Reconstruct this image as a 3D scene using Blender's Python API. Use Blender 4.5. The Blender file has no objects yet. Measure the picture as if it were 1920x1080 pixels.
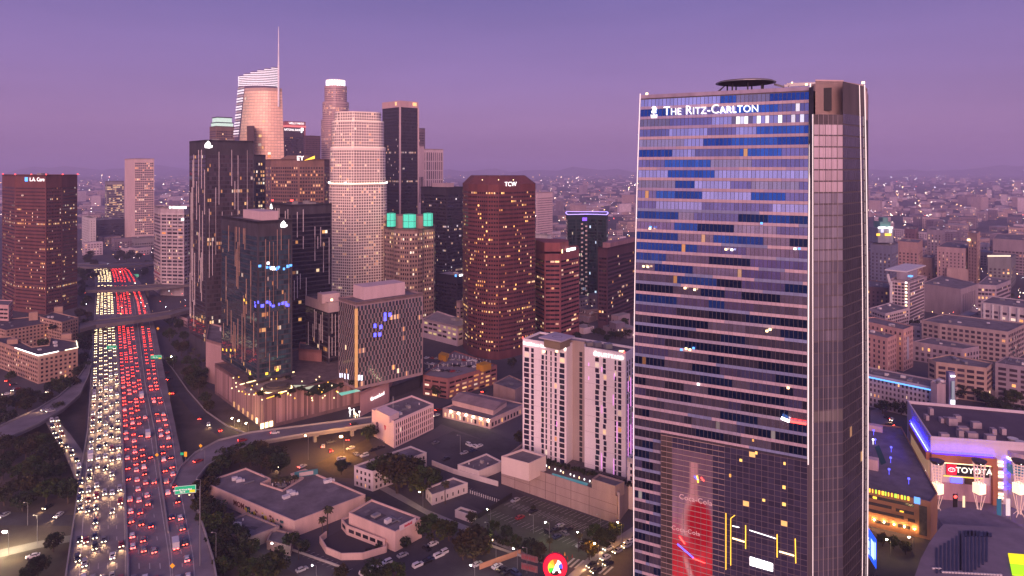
import bpy, math, random
from mathutils import Vector, Matrix
C = bpy.context.scene.collection
RAD = math.radians
# ------------------------------------------------------------------ camera, world, sun, exposure
F, HY, CX, H = 1300.0, 315.0, 960.0, 160.0          # focal length and horizon in photo pixels, eye height in metres
cam = bpy.data.cameras.new('camera'); camo = bpy.data.objects.new('camera', cam); C.objects.link(camo)
camo.location = (0, 0, H); camo.rotation_euler = (RAD(90), 0, 0)
cam.sensor_width = 36; cam.lens = 36 * F / 1920; cam.shift_y = -(540 - HY) / 1920
cam.clip_start = 1; cam.clip_end = 90000
S = bpy.context.scene
S.camera = camo
S.view_settings.view_transform = 'Standard'; S.view_settings.look = 'None'
S.view_settings.exposure = 0.40; S.view_settings.gamma = 1.0
S.render.engine = 'CYCLES'
S.cycles.use_denoising = True
S.cycles.max_bounces = 5; S.cycles.diffuse_bounces = 2; S.cycles.glossy_bounces = 3
S.cycles.volume_bounces = 1; S.cycles.sample_clamp_indirect = 3.0; S.cycles.caustics_reflective = False
S.cycles.caustics_refractive = False

SUN_EL, SUN_AZ = 11.5, 183.0                          # the afterglow: low, behind the camera, a little to the left
sd = Vector((math.sin(RAD(SUN_AZ)) * math.cos(RAD(SUN_EL)), math.cos(RAD(SUN_AZ)) * math.cos(RAD(SUN_EL)), math.sin(RAD(SUN_EL))))
sl = bpy.data.lights.new('sun', 'SUN'); sl.energy = 3.7; sl.angle = RAD(46); sl.color = (1, .50, .46)
so = bpy.data.objects.new('sun', sl); C.objects.link(so)
so.rotation_euler = (-sd).to_track_quat('-Z', 'Y').to_euler()

W = bpy.data.worlds.new('World'); S.world = W; W.use_nodes = True
nt = W.node_tree; N = nt.nodes; L = nt.links; N.clear()
out = N.new('ShaderNodeOutputWorld'); add = N.new('ShaderNodeAddShader')
bg1 = N.new('ShaderNodeBackground'); bg2 = N.new('ShaderNodeBackground')
sky = N.new('ShaderNodeTexSky'); sky.sky_type = 'NISHITA'; sky.sun_disc = False
sky.sun_elevation = RAD(SUN_EL); sky.sun_rotation = RAD(SUN_AZ); sky.dust_density = 3; sky.ozone_density = 4
L.new(sky.outputs[0], bg1.inputs[0]); bg1.inputs[1].default_value = 0.006
tc = N.new('ShaderNodeTexCoord'); sx = N.new('ShaderNodeSeparateXYZ'); L.new(tc.outputs['Generated'], sx.inputs[0])
def wramp(stops):
    r = N.new('ShaderNodeValToRGB'); L.new(sx.outputs[2], r.inputs[0]); e = r.color_ramp.elements
    while len(e) < len(stops): e.new(.5)
    for k, (p, c) in zip(e, stops): k.position = p; k.color = (*c, 1)
    return r
east = wramp([(0.0, (.215, .118, .25)), (.06, (.27, .15, .315)), (.13, (.225, .137, .33)), (.26, (.135, .104, .30)), (.6, (.075, .07, .22)), (1, (.06, .06, .18))])
west = wramp([(0.0, (.55, .25, .26)), (.05, (.58, .32, .38)), (.12, (.46, .36, .56)), (.28, (.34, .32, .60)), (.45, (.20, .20, .44)), (.7, (.09, .09, .26)), (1, (.06, .06, .18))])
az = N.new('ShaderNodeMapRange'); L.new(sx.outputs[1], az.inputs[0])
az.inputs[1].default_value = 0.25; az.inputs[2].default_value = -0.7; az.interpolation_type = 'SMOOTHSTEP'
mx = N.new('ShaderNodeMix'); mx.data_type = 'RGBA'; L.new(az.outputs[0], mx.inputs[0])
L.new(east.outputs[0], mx.inputs[6]); L.new(west.outputs[0], mx.inputs[7])
sn = N.new('ShaderNodeTexNoise'); sn.inputs['Scale'].default_value = 2.2; sn.inputs['Detail'].default_value = 5; smp = N.new('ShaderNodeMapping'); smp.inputs['Scale'].default_value = (1, 1, 7)
L.new(tc.outputs['Generated'], smp.inputs[0]); L.new(smp.outputs[0], sn.inputs[0]); smr = N.new('ShaderNodeMapRange'); smr.inputs[1].default_value = .3; smr.inputs[2].default_value = .7; smr.inputs[3].default_value = .93; smr.inputs[4].default_value = 1.07; L.new(sn.outputs[0], smr.inputs[0]); L.new(smr.outputs[0], bg2.inputs[1])
L.new(mx.outputs[2], bg2.inputs[0])
L.new(bg1.outputs[0], add.inputs[0]); L.new(bg2.outputs[0], add.inputs[1]); L.new(add.outputs[0], out.inputs[0])

# ------------------------------------------------------------------ helpers
def G(px, py, z=0.0):
    Y = F * (H - z) / (py - HY); return Vector(((px - CX) * Y / F, Y, z))
def P(px, py, Y):
    return Vector(((px - CX) * Y / F, Y, H - (py - HY) * Y / F))
def ZT(py, Y): return H - (py - HY) * Y / F
def XP(px, Y): return Vector(((px - CX) * Y / F, Y))
WL = {}
class MB:
    def __init__(s): s.v = []; s.f = []; s.m = []; s.c = []
    def face(s, pts, m=0, c=(0, 0, 0, 0)):
        n = len(s.v); s.v += [tuple(p) for p in pts]; s.f.append(tuple(range(n, n + len(pts)))); s.m.append(m); s.c.append(c)
    def prism(s, poly, z0, z1, m=0, mt=None, poly2=None, top=True, bot=False):
        q = poly2 or poly; n = len(poly)
        for i in range(n):
            a, b = poly[i], poly[(i + 1) % n]; c, d = q[(i + 1) % n], q[i]
            s.face([(a[0], a[1], z0), (b[0], b[1], z0), (c[0], c[1], z1), (d[0], d[1], z1)], m)
        if top: s.face([(p[0], p[1], z1) for p in q], m if mt is None else mt)
        if bot: s.face([(p[0], p[1], z0) for p in reversed(poly)], m)
    def box(s, c, sx, sy, z0, z1, ang=0.0, m=0, mt=None):
        ca, sa = math.cos(ang), math.sin(ang)
        p = [(c[0] + ca * x - sa * y, c[1] + sa * x + ca * y) for x, y in ((-sx/2, -sy/2), (sx/2, -sy/2), (sx/2, sy/2), (-sx/2, sy/2))]
        s.prism(p, z0, z1, m, mt, bot=True)
    def bar(s, a, b, r, m=0, n=4, r2=None, up=None):
        a = Vector(a); b = Vector(b); d = (b - a).normalized(); t = Vector((0, 0, 1)) if abs(d.z) < .9 else Vector((1, 0, 0))
        u = d.cross(t).normalized(); w = d.cross(u); r2 = r if r2 is None else r2; o = math.pi / n
        ra = [a + (u * math.cos(o + 2*math.pi*k/n) + w * math.sin(o + 2*math.pi*k/n)) * r for k in range(n)]
        rb = [b + (u * math.cos(o + 2*math.pi*k/n) + w * math.sin(o + 2*math.pi*k/n)) * r2 for k in range(n)]
        for k in range(n): s.face([ra[k], ra[(k+1) % n], rb[(k+1) % n], rb[k]], m)
        s.face(ra[::-1], m); s.face(rb, m)
    def ring(s, poly, t, z0, z1, m=0):
        q = inset(poly, t); n = len(poly)
        for i in range(n):
            j = (i + 1) % n; a, b, c, d = poly[i], poly[j], q[j], q[i]
            s.face([(*a[:2], z0), (*b[:2], z0), (*b[:2], z1), (*a[:2], z1)], m)
            s.face([(*a[:2], z1), (*b[:2], z1), (*c[:2], z1), (*d[:2], z1)], m)
            s.face([(*c[:2], z0), (*d[:2], z0), (*d[:2], z1), (*c[:2], z1)], m)
    def build(s, name, mats, parent=None, attr=False, smooth=False):
        if not isinstance(mats, (list, tuple)): mats = [mats]
        o3 = WL.get(parent, Vector((0, 0, 0))) if parent else Vector((0, 0, 0))
        me = bpy.data.meshes.new(name)
        me.from_pydata([(p[0]-o3.x, p[1]-o3.y, p[2]-o3.z) for p in s.v], [], s.f)
        for m in mats: me.materials.append(m)
        if len(mats) > 1: me.polygons.foreach_set('material_index', s.m)
        if attr:
            a = me.attributes.new('wc', 'FLOAT_COLOR', 'FACE'); a.data.foreach_set('color', [x for c in s.c for x in c])
        if smooth: me.polygons.foreach_set('use_smooth', [True] * len(s.f))
        o = bpy.data.objects.new(name, me); C.objects.link(o)
        if parent: o.parent = parent; WL[o] = o3
        else: WL[o] = Vector((0, 0, 0))
        return o
def inset(poly, t):
    n = len(poly); A = sum(poly[i][0]*poly[(i+1) % n][1] - poly[(i+1) % n][0]*poly[i][1] for i in range(n)); sg = 1 if A > 0 else -1; r = []
    for i in range(n):
        a, b, c = Vector(poly[i-1][:2]), Vector(poly[i][:2]), Vector(poly[(i+1) % n][:2])
        d1 = (b - a).normalized(); d2 = (c - b).normalized()
        n1 = Vector((-d1.y, d1.x)) * sg; n2 = Vector((-d2.y, d2.x)) * sg; h = (n1 + n2)
        h = h / max(.35, h.dot(n1)) if h.length > 1e-6 else n1
        r.append(tuple(b + h * t))
    return r
def scale(poly, k):
    c = cen(poly); return [(c[0] + (p[0]-c[0])*k, c[1] + (p[1]-c[1])*k) for p in poly]
def cen(poly): return (sum(p[0] for p in poly)/len(poly), sum(p[1] for p in poly)/len(poly))
def ccw(poly):
    n = len(poly); A = sum(poly[i][0]*poly[(i+1) % n][1] - poly[(i+1) % n][0]*poly[i][1] for i in range(n))
    return [tuple(p[:2]) for p in (poly if A > 0 else poly[::-1])]
def tag(o, label=None, cat=None, group=None, kind=None):
    if label: o['label'] = label
    if cat: o['category'] = cat
    if group: o['group'] = group
    if kind: o['kind'] = kind
    return o
def empty(name, loc, label, cat, group=None):
    o = bpy.data.objects.new(name, None); C.objects.link(o); o.location = loc; WL[o] = Vector(loc)
    return tag(o, label, cat, group)
def struct(mb, name, m): return tag(mb.build(name, m), kind='structure')
def rectf(xl, xm, xr, Y, vp):
    """Rectangle whose near corner stands at photo column xm, depth Y; sides run to vanishing points vp and its perpendicular."""
    B = XP(xm, Y); vl = CX - F*F/(vp - CX)
    d2 = Vector(((vp-CX)/F, 1)).normalized(); d1 = Vector(((vl-CX)/F, 1)).normalized()
    def hit(d, px):
        k = (px-CX)/F; return (k*B.y - B.x) / (d.x - k*d.y)
    a = max(2., min(90, hit(d1, xl))); c = max(2., min(90, hit(d2, xr)))
    return ccw([B + d1*a, B, B + d2*c, B + d1*a + d2*c])
def frontf(pts, depth):
    """Footprint from its visible front outline [(photo column, depth)], closed behind."""
    f = [XP(x, y) for x, y in pts]; m = sum(f, Vector((0, 0)))/len(f); d = m.normalized()*depth
    return ccw([tuple(p) for p in f] + [tuple(f[-1]*.98 + d), tuple(f[0]*.98 + d)])
def pg(pts, z): return ccw([tuple(G(x, y, z))[:2] for x, y in pts])
def circ(c, r, n=28, a0=0): return [(c[0]+r*math.cos(a0+2*math.pi*k/n), c[1]+r*math.sin(a0+2*math.pi*k/n)) for k in range(n)]

# ------------------------------------------------------------------ materials
MC = {}
def mat(name, col, rough=.8, metal=0., spec=.3, emit=None, es=0., noise=.18, ns=.08, bump=0., sample=False, alpha=None):
    if name in MC: return MC[name]
    m = bpy.data.materials.new(name); m.use_nodes = True; t = m.node_tree; b = t.nodes['Principled BSDF']
    b.inputs['Base Color'].default_value = (*col, 1); b.inputs['Roughness'].default_value = rough
    b.inputs['Metallic'].default_value = metal; b.inputs['Specular IOR Level'].default_value = spec
    if noise:
        tcn = t.nodes.new('ShaderNodeTexCoord'); n1 = t.nodes.new('ShaderNodeTexNoise'); mpn = t.nodes.new('ShaderNodeMapping'); mpn.inputs['Scale'].default_value = (1, 1, .22 if name.startswith('wall_') else 1); t.links.new(tcn.outputs['Object'], mpn.inputs[0])
        n1.inputs['Scale'].default_value = ns; n1.inputs['Detail'].default_value = 8
        n1.inputs['Roughness'].default_value = .65
        t.links.new(mpn.outputs[0], n1.inputs[0])
        mr = t.nodes.new('ShaderNodeMapRange'); mr.inputs[1].default_value = .3; mr.inputs[2].default_value = .7
        mr.inputs[3].default_value = 1-noise; mr.inputs[4].default_value = 1+noise; t.links.new(n1.outputs[0], mr.inputs[0])
        vm = t.nodes.new('ShaderNodeVectorMath'); vm.operation = 'SCALE'; vm.inputs[0].default_value = col; t.links.new(mr.outputs[0], vm.inputs['Scale'])
        t.links.new(vm.outputs[0], b.inputs['Base Color'])
    if emit:
        b.inputs['Emission Color'].default_value = (*emit, 1); b.inputs['Emission Strength'].default_value = es
        if not sample: m.cycles.emission_sampling = 'NONE'
    MC[name] = m; return m
def attrmat(name, rough, metal, spec, kem=1.0, coat=False):
    m = bpy.data.materials.new(name); m.use_nodes = True; t = m.node_tree; b = t.nodes['Principled BSDF']
    a = t.nodes.new('ShaderNodeAttribute'); a.attribute_name = 'wc'
    t.links.new(a.outputs['Color'], b.inputs['Base Color']); b.inputs['Roughness'].default_value = rough
    b.inputs['Metallic'].default_value = metal; b.inputs['Specular IOR Level'].default_value = spec
    t.links.new(a.outputs['Color'], b.inputs['Emission Color'])
    k = t.nodes.new('ShaderNodeMath'); k.operation = 'MULTIPLY'; k.inputs[1].default_value = kem; t.links.new(a.outputs['Alpha'], k.inputs[0]); t.links.new(k.outputs[0], b.inputs['Emission Strength'])
    # panes are never perfectly flat: a faint waviness breaks the mirror image up
    tcn = t.nodes.new('ShaderNodeTexCoord'); nz = t.nodes.new('ShaderNodeTexNoise'); nz.inputs['Scale'].default_value = .35; bp = t.nodes.new('ShaderNodeBump')
    bp.inputs['Strength'].default_value = .05; bp.inputs['Distance'].default_value = .3
    t.links.new(tcn.outputs['Object'], nz.inputs[0]); t.links.new(nz.outputs[0], bp.inputs['Height']); t.links.new(bp.outputs[0], b.inputs['Normal'])
    m.cycles.emission_sampling = 'NONE'; return m
GLASS = attrmat('window_glass', .12, 0, .7)
COAT = attrmat('coated_glass', .1, .85, .6)
PANEL = attrmat('painted_panel', .5, 0, .3)
ROOF = mat('roof_gravel', (.165, .145, .155), .95, noise=.4, ns=.12)
ROOFP = mat('roof_pale', (.33, .30, .31), .9, noise=.2, ns=.12)
CONC = mat('concrete', (.30, .28, .27), .85, noise=.2)
STEEL = mat('grey_metal', (.28, .28, .30), .45, .5, noise=.1)
DARKM = mat('dark_metal', (.035, .033, .04), .5, .3, noise=.1)
WHITEP = mat('white_paint', (.62, .60, .60), .6, noise=.08)
EMW = mat('white_light', (.9, .9, .9), emit=(1, .97, .95), es=2.6, noise=0)
EMWARM = mat('warm_light', (.9, .7, .4), emit=(1, .72, .36), es=2.6, noise=0)
EMRED = mat('red_light', (.7, .05, .05), emit=(1, .06, .05), es=3.5, noise=0)
EMBLUE = mat('blue_light', (.05, .05, .6), emit=(.10, .10, 1), es=2.4, noise=0)
EMCY = mat('sky_blue_light', (.05, .3, .8), emit=(.12, .38, 1), es=1.5, noise=0)
EMGRN = mat('green_lantern', (.05, .4, .3), emit=(.07, .62, .42), es=.8, noise=0)
EMYEL = mat('yellow_light', (.8, .5, .05), emit=(1, .55, .05), es=1.6, noise=0)
def wallm(c, k=.2): return mat('wall_%d_%d_%d' % tuple(int(x*1000) for x in c), c, .8, noise=k*1.35, ns=.16)
WARM = [(1, .52, .16), (1, .62, .24), (1, .74, .42), (.95, .85, .65), (.8, .45, .18)]
# ------------------------------------------------------------------ the tower builder
def row(poly_a, poly_b, za, zb, bay, wf, mg, R, lit, dark, ems, skip=(), off=.07, cols=None, pat=None, fl=0, gv=(.45, 1.5)):
    mb = MB(); n = len(poly_a); cx, cy = cen(poly_a)
    for i in range(n):
        if i in skip: continue
        a0, a1 = Vector(poly_a[i][:2]), Vector(poly_a[(i+1) % n][:2]); b0, b1 = Vector(poly_b[i][:2]), Vector(poly_b[(i+1) % n][:2])
        d = a1 - a0; ln = d.length
        if ln < .8: continue
        d.normalize(); nn = Vector((d.y, -d.x)); mid = (a0+a1)/2
        if nn.dot(-mid) < -.12*mid.length: continue
        mgi = min(mg, ln*.2); nb = max(1, round((ln-2*mgi)/bay)); w = (ln-2*mgi)/nb
        if pat: spans = pat(i, nb, R, fl)
        else: spans = [(k+.5-wf/2, k+.5+wf/2) for k in range(nb)]
        run = 0
        for k0, k1 in spans:
            t0 = (mgi + k0*w)/ln; t1 = (mgi + k1*w)/ln
            q = [a0.lerp(a1, t0), a0.lerp(a1, t1), b0.lerp(b1, t1), b0.lerp(b1, t0)]
            o = nn*off
            if R.random() < lit or (run and R.random() < .45):
                run = 1 - run if R.random() < .5 else run
                sh = R.uniform(0, .35); sw = R.uniform(.45, 1) if k1-k0 < .97 or R.random() < .5 else 1; q = [q[0].lerp(q[1], sh*(1-sw)*2), q[0].lerp(q[1], min(1, sh*(1-sw)*2+sw)), q[3].lerp(q[2], min(1, sh*(1-sw)*2+sw)), q[3].lerp(q[2], sh*(1-sw)*2)]
                cc = R.choice(cols or WARM); e = ems*R.uniform(.28, 1.3)**2; c = (*cc, e)
            else:
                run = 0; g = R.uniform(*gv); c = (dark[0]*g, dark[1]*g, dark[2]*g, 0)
            mb.face([(q[0].x+o.x, q[0].y+o.y, za), (q[1].x+o.x, q[1].y+o.y, za), (q[2].x+o.x, q[2].y+o.y, zb), (q[3].x+o.x, q[3].y+o.y, zb)], 0, c)
    return mb
def tower(name, label, cat, foot, zt, fh=4., bay=3., wf=.6, hf=.5, wall=None, lit=.06, dark=(.02, .018, .028), ems=.55, z0=0., base=6., top=5., mg=1., seed=1,
          skip=(), group=None, roof=ROOF, parapet=1.2, units=3, gl=None, cols=None, pat=None, wrow=None, sil=.25, hot=0., uc=None, gv=(.45, 1.5), ind=False):
    R = random.Random(seed); fn = foot if callable(foot) else (lambda z: foot)
    c = cen(fn(z0)); r = empty(name, (c[0], c[1], z0), label, cat, group)
    wall = wall or CONC
    mb = MB()
    if callable(foot):
        K = 24
        for k in range(K): 
            za = z0 + (zt-z0)*k/K; zb = z0 + (zt-z0)*(k+1)/K
            mb.prism(fn(za), za, zb, 0, poly2=fn(zb), top=False)
    else: mb.prism(foot, z0, zt-.01, 0, top=False)
    mb.build('wall', wall, r)
    tp = fn(zt); mb = MB(); mb.face([(p[0], p[1], zt-parapet) for p in tp]); mb.build('roof', roof, r)
    if parapet > .3:
        mb = MB(); mb.ring(tp, -.05, zt-parapet-.6, zt+.02); mb.ring(inset(tp, -.05), .55, zt-parapet-.6, zt+.02); mb.build('parapet', uc or wall, r)
    nf = int((zt-top-z0-base)/fh); hotf = {f: R.uniform(.2, .6) for f in range(nf) if R.random() < hot}
    for f in range(nf):
        za = z0 + base + f*fh + fh*sil; zb = za + fh*hf
        m = row(fn(za), fn(zb), za, zb, bay, wf, mg, R, hotf.get(f, lit*R.uniform(.4, 1.6)), dark, ems, skip, .07, cols, pat, f, gv)
        if ind: one = (one if f else []) + [m]; continue
        if m.f: m.build(wrow or 'window_row', gl or GLASS, r, attr=True)
    if ind:
        allf = [(q, k) for q in one for k in range(len(q.f))]; rest = MB()
        for j, (q, k) in enumerate(allf):
            o = MB() if j < 100 else rest; o.face([q.v[i] for i in q.f[k]], 0, q.c[k])
            if j < 100: o.build('window', gl or GLASS, r, attr=True)
        if rest.f: rest.build('upper_windows', gl or GLASS, r, attr=True)['kind'] = 'stuff'
    for k in range(units):
        if len(tp) == 4:
            u, v = R.uniform(.2, .8), R.uniform(.2, .8); a = Vector(tp[0]).lerp(Vector(tp[1]), u); b = Vector(tp[3]).lerp(Vector(tp[2]), u); p = a.lerp(b, v)
            sz = (Vector(tp[0])-Vector(tp[1])).length; d = Vector(tp[1])-Vector(tp[0])
        else:
            p = Vector(cen(tp)) + Vector((R.uniform(-1, 1), R.uniform(-1, 1)))*8; sz = 30; d = Vector((1, -.5))
        s = min(6, sz*.18)
        mb = MB(); mb.box(p, s*R.uniform(.5, 1.3), s*R.uniform(.4, .9), zt-parapet-.05, zt-parapet+R.uniform(1.2, 3.2), math.atan2(d.y, d.x)); mb.build('roof_unit', R.choice([CONC, STEEL, WHITEP]), r)
    return r
def text(s, parent, pos, right, size, m, up=(0, 0, 1), ext=.12, bold=0., align='CENTER', sx=1., name='sign_lettering', caps=None):
    cu = bpy.data.curves.new(name, 'FONT'); cu.body = s; cu.size = size; cu.align_x = align; cu.align_y = 'CENTER'; cu.extrude = ext; cu.offset = bold; cu.space_character = 1.05
    cu.resolution_u = 3
    if caps:
        cu.small_caps_scale = caps
        for i, ch in enumerate(s):
            if ch.islower(): cu.body_format[i].use_small_caps = True
    cu.materials.append(m); o = bpy.data.objects.new(name, cu); C.objects.link(o)
    x = Vector(right).normalized(); y = Vector(up).normalized(); z = x.cross(y).normalized(); y = z.cross(x)
    M = Matrix(((x.x*sx, y.x, z.x, pos[0]), (x.y*sx, y.y, z.y, pos[1]), (x.z*sx, y.z, z.z, pos[2]), (0, 0, 0, 1)))
    if parent: o.parent = parent; o.matrix_local = Matrix.Translation(-WL[parent]) @ M
    else: o.matrix_world = M
    return o
def facept(foot, px, py, off=.4):
    """Where the sight line through a photo point meets the nearest wall of a footprint; returns point, wall direction."""
    k = (px-CX)/F; best = None; n = len(foot)
    for i in range(n):
        a, b = Vector(foot[i][:2]), Vector(foot[(i+1) % n][:2]); d = b-a; den = d.x - k*d.y
        if abs(den) < 1e-9: continue
        t = (k*a.y - a.x)/den
        if -.02 <= t <= 1.02:
            p = a + d*t
            if best is None or p.y < best[0].y: best = (p, d.normalized())
    p, d = best
    if d.x < 0: d = -d
    nn = Vector((d.y, -d.x)); p = p + nn*off
    return Vector((p.x, p.y, H-(py-HY)*p.y/F)), Vector((d.x, d.y, 0))
EMTX = mat('sign_light', (.9, .9, .9), emit=(1, .97, .95), es=1.25, noise=0)
def split_faces(mbs, parent, name, m, limit=100):
    n = sum(len(q.f) for q in mbs)
    if n <= limit:
        for q in mbs:
            for f, c in zip(q.f, q.c):
                o = MB(); o.face([q.v[i] for i in f], 0, c); o.build(name, m, parent, attr=True)
    else:
        for q in mbs:
            if q.f: q.build(name + '_row', m, parent, attr=True)
def beacon(parent, p, m=EMRED, r=.5):
    mb = MB(); mb.box((p[0], p[1]), r*2, r*2, p[2], p[2]+r*2); mb.build('beacon_light', m, parent)
# ------------------------------------------------------------------ ground and roads
ASPH = mat('asphalt', (.062, .057, .066), .9, noise=.4, ns=.06)
FWY = mat('worn_concrete_road', (.19, .17, .18), .75, noise=.35, ns=.05)
SOIL = mat('dry_soil', (.085, .07, .058), .95, noise=.5, ns=.03)
mb = MB(); mb.face([(-29000, -7500, -.02), (29000, -7500, -.02), (29000, 41000, -.02), (-29000, 41000, -.02)])
gm = mat('city_ground', (.085, .075, .085), .95, noise=.5, ns=.004)
struct(mb, 'ground', gm)
def strip(up, lo, z, name, m, thick=0, rail=None, railm=None, railh=.9):
    a = [G(x, y, z) for x, y in up]; b = [G(x, y, z) for x, y in lo]
    mb = MB(); n = len(a)
    for i in range(n-1):
        mb.face([b[i], b[i+1], a[i+1], a[i]])
        if thick:
            k = Vector((0, 0, -thick)); mb.face([b[i]+k, b[i+1]+k, b[i+1], b[i]]); mb.face([a[i+1]+k, a[i]+k, a[i], a[i+1]]); mb.face([a[i]+k, a[i+1]+k, b[i+1]+k, b[i]+k])
    o = tag(mb.build(name, m), kind='structure')
    return a, b
def polyline_box(pts, w, z0, h, mb):
    for a, b in zip(pts, pts[1:]):
        d = Vector((b[0]-a[0], b[1]-a[1], 0)); 
        if d.length < .01: continue
        d.normalize(); s = Vector((-d.y, d.x, 0))*w/2; e = d*.0
        q = [Vector(a)-s-e, Vector(b)-s+e, Vector(b)+s+e, Vector(a)+s-e]
        lo = [Vector((p.x, p.y, p.z+z0)) for p in q]; hi = [Vector((p.x, p.y, p.z+z0+h)) for p in q]
        for i in range(4): mb.face([lo[i], lo[(i+1) % 4], hi[(i+1) % 4], hi[i]])
        mb.face(hi)
DZ = 6.0
FL = [(118, 1110), (127, 1050), (134, 1000), (143, 940), (153, 870), (163, 810), (169, 720), (174, 620), (178, 565), (179, 530), (176, 512), (165, 502), (140, 494)]
FR = [(412, 1110), (401, 1050), (386, 1000), (366, 940), (344, 870), (331, 810), (313, 720), (292, 620), (277, 565), (264, 530), (250, 512), (230, 500), (190, 490)]
A, B = strip(FL, FR, DZ, 'road', FWY, thick=DZ)
def interp(tab, y):
    t = sorted(tab)
    if y <= t[0][0]: return t[0][1] + (t[1][1]-t[0][1])*(y-t[0][0])/(t[1][0]-t[0][0])
    for (y0, x0), (y1, x1) in zip(t, t[1:]):
        if y <= y1: return x0 + (x1-x0)*(y-y0)/(y1-y0)
    (y0, x0), (y1, x1) = t[-2:]; return x1 + (x1-x0)*(y-y1)/(y1-y0)
LY = (1085, 1040, 900, 810, 720, 620, 565, 522, 508, 499)
LANES = [
 ('S', 'leftmost southbound lane', (157, 160, 167, 173, 178, 180, 184, 186, 180, 160)),
 ('S', 'second southbound lane', (174, 177, 182, 186, 189, 189, 191, 192, 188, 168)),
 ('S', 'third southbound lane', (192, 194, 197, 198, 199, 197, 197.5, 197, 194, 176)),
 ('S', 'fourth southbound lane', (210, 211, 210, 209, 208, 205, 204, 202.5, 200, 182)),
 ('S', 'southbound lane by the median', (227, 228, 224, 221, 219, 212, 210, 207, 205, 188)),
 ('N', 'northbound lane by the median', (251, 250, 241, 236, 231, 224, 221, 215, 211, 198)),
 ('N', 'second northbound lane', (272, 270, 257, 250, 241, 232, 228, 221, 216, 204)),
 ('N', 'third northbound lane', (292, 289, 272, 263, 251, 240, 235, 227, 222, 210)),
 ('N', 'fourth northbound lane', (312, 308, 288, 276, 261, 248, 242, 233, 228, 216)),
 ('N', 'left collector lane', (334, 331, 311, 301, 281, 268, 258, 241, 234, 222)),
 ('N', 'right collector lane', (353, 350, 325, 314, 292, 279, 267, 250, 241, 228)),
]
lanes = [(k, n, list(zip(LY, xs))) for k, n, xs in LANES]
def lanept(tab, y): return G(interp(tab, y), y, DZ)
mk = MB(); 
def dashes(f, y0, y1, w, on, offd, mb):
    ys = [y0 + (y1-y0)*i/160 for i in range(161)]; pts = [f(y) for y in ys]; acc = 0
    for a, b in zip(pts, pts[1:]):
        d = (b-a).length; 
        if offd == 0 or (acc % (on+offd)) < on:
            dd = (b-a).normalized(); s = Vector((-dd.y, dd.x, 0))*w/2; u = Vector((0, 0, .004))
            mb.face([a-s+u, b-s+u, b+s+u, a+s+u])
        acc += d
for (ka, na, ta), (kb, nb_, tb) in zip(lanes, lanes[1:]):
    if ka == kb and nb_.startswith('left') is False:
        dashes(lambda y: (lanept(ta, y)+lanept(tb, y))/2, 1095, 525, .28, 4, 7, mk)
for i, dx in ((0, -8), (4, 7), (5, -8), (8, 8), (9, -9), (10, 11)):
    dashes(lambda y: G(interp(lanes[i][2], y)+dx*(y-HY)/700, y, DZ), 1095, 525, .3, 1, 0, mk)
struct(mk, 'road_marking', mat('faded_paint', (.45, .43, .40), .8, noise=.3, ns=.3))
def barrier(name, label, f, y0, y1, w, h, m=CONC):
    mb = MB(); polyline_box([f(y0 + (y1-y0)*i/60) for i in range(61)], w, 0.004, h, mb)
    return tag(mb.build(name, m), label, 'barrier')
barrier('median_barrier', 'long low concrete median between white headlights and red tail lights', lambda y: (lanept(lanes[4][2], y)+lanept(lanes[5][2], y))/2, 1095, 505, .7, 1.1)
barrier('road_barrier', 'concrete divider between the northbound lanes and the collector road', lambda y: G(interp(lanes[8][2], y)*.42+interp(lanes[9][2], y)*.58, y, DZ), 1000, 560, .6, .9)
barrier('road_barrier', 'pale concrete parapet along the right edge of the freeway', lambda y: G(interp([(b, a) for a, b in FR], y)-1.5, y, DZ), 1100, 935, .5, 1.1)
barrier('road_barrier', 'concrete parapet along the left edge of the freeway', lambda y: G(interp([(b, a) for a, b in FL], y)+1, y, DZ), 1100, 500, .5, 1.1)
RZ = 7.0
r1u = [(322, 912), (338, 878), (366, 850), (410, 827), (470, 812), (540, 803), (620, 793), (690, 784), (730, 775)]
r1l = [(362, 930), (368, 900), (388, 875), (428, 851), (484, 830), (552, 818), (632, 806), (697, 796), (738, 786)]
A, B = strip(r1u, r1l, RZ, 'road', FWY, thick=1.6)
for nm, pts in (('outer', A), ('inner', B)):
    mb = MB(); polyline_box(pts, .4, 0.004, 1.0, mb); tag(mb.build('ramp_parapet', CONC), 'concrete parapet on the %s edge of the curved right ramp' % nm, 'barrier')
for i, (x, y) in enumerate(((415, 842), (500, 822), (590, 811), (660, 800))):
    p = G(x, y, RZ-1.7); mb = MB(); mb.box(p, 1.6, 2.6, 0, p.z, .6); mb.box(p, 2.2, 8, p.z-1.2, p.z, .6); tag(mb.build('ramp_pier', CONC), '%s concrete pier under the curved right ramp' % ('first', 'second', 'third', 'last')[i], 'pier')
r2u = [(300, 668), (322, 695), (350, 735), (385, 775), (425, 803), (470, 820)]
r2l = [(293, 676), (310, 705), (336, 745), (370, 788), (412, 820), (450, 838)]
strip(r2u, r2l, .05, 'road', ASPH)
mb = MB(); polyline_box([G(x+2, y-2, 0) for x, y in r2u], .4, .06, 1.0, mb); tag(mb.build('street_parapet', CONC), 'pale low parapet along the curving street below the glass podium', 'barrier')
r3u = [(-30, 815), (30, 786), (70, 768), (110, 744), (140, 718), (160, 690), (171, 655)]
r3l = [(-30, 846), (30, 815), (75, 794), (118, 768), (150, 740), (166, 705), (174, 668)]
A, B = strip(r3u, r3l, RZ, 'road', FWY, thick=1.5)
for nm, pts in (('far', A), ('near', B)):
    mb = MB(); polyline_box(pts, .4, .004, 1.0, mb); tag(mb.build('ramp_parapet', CONC), 'concrete parapet on the %s edge of the left flyover' % nm, 'barrier')
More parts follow.
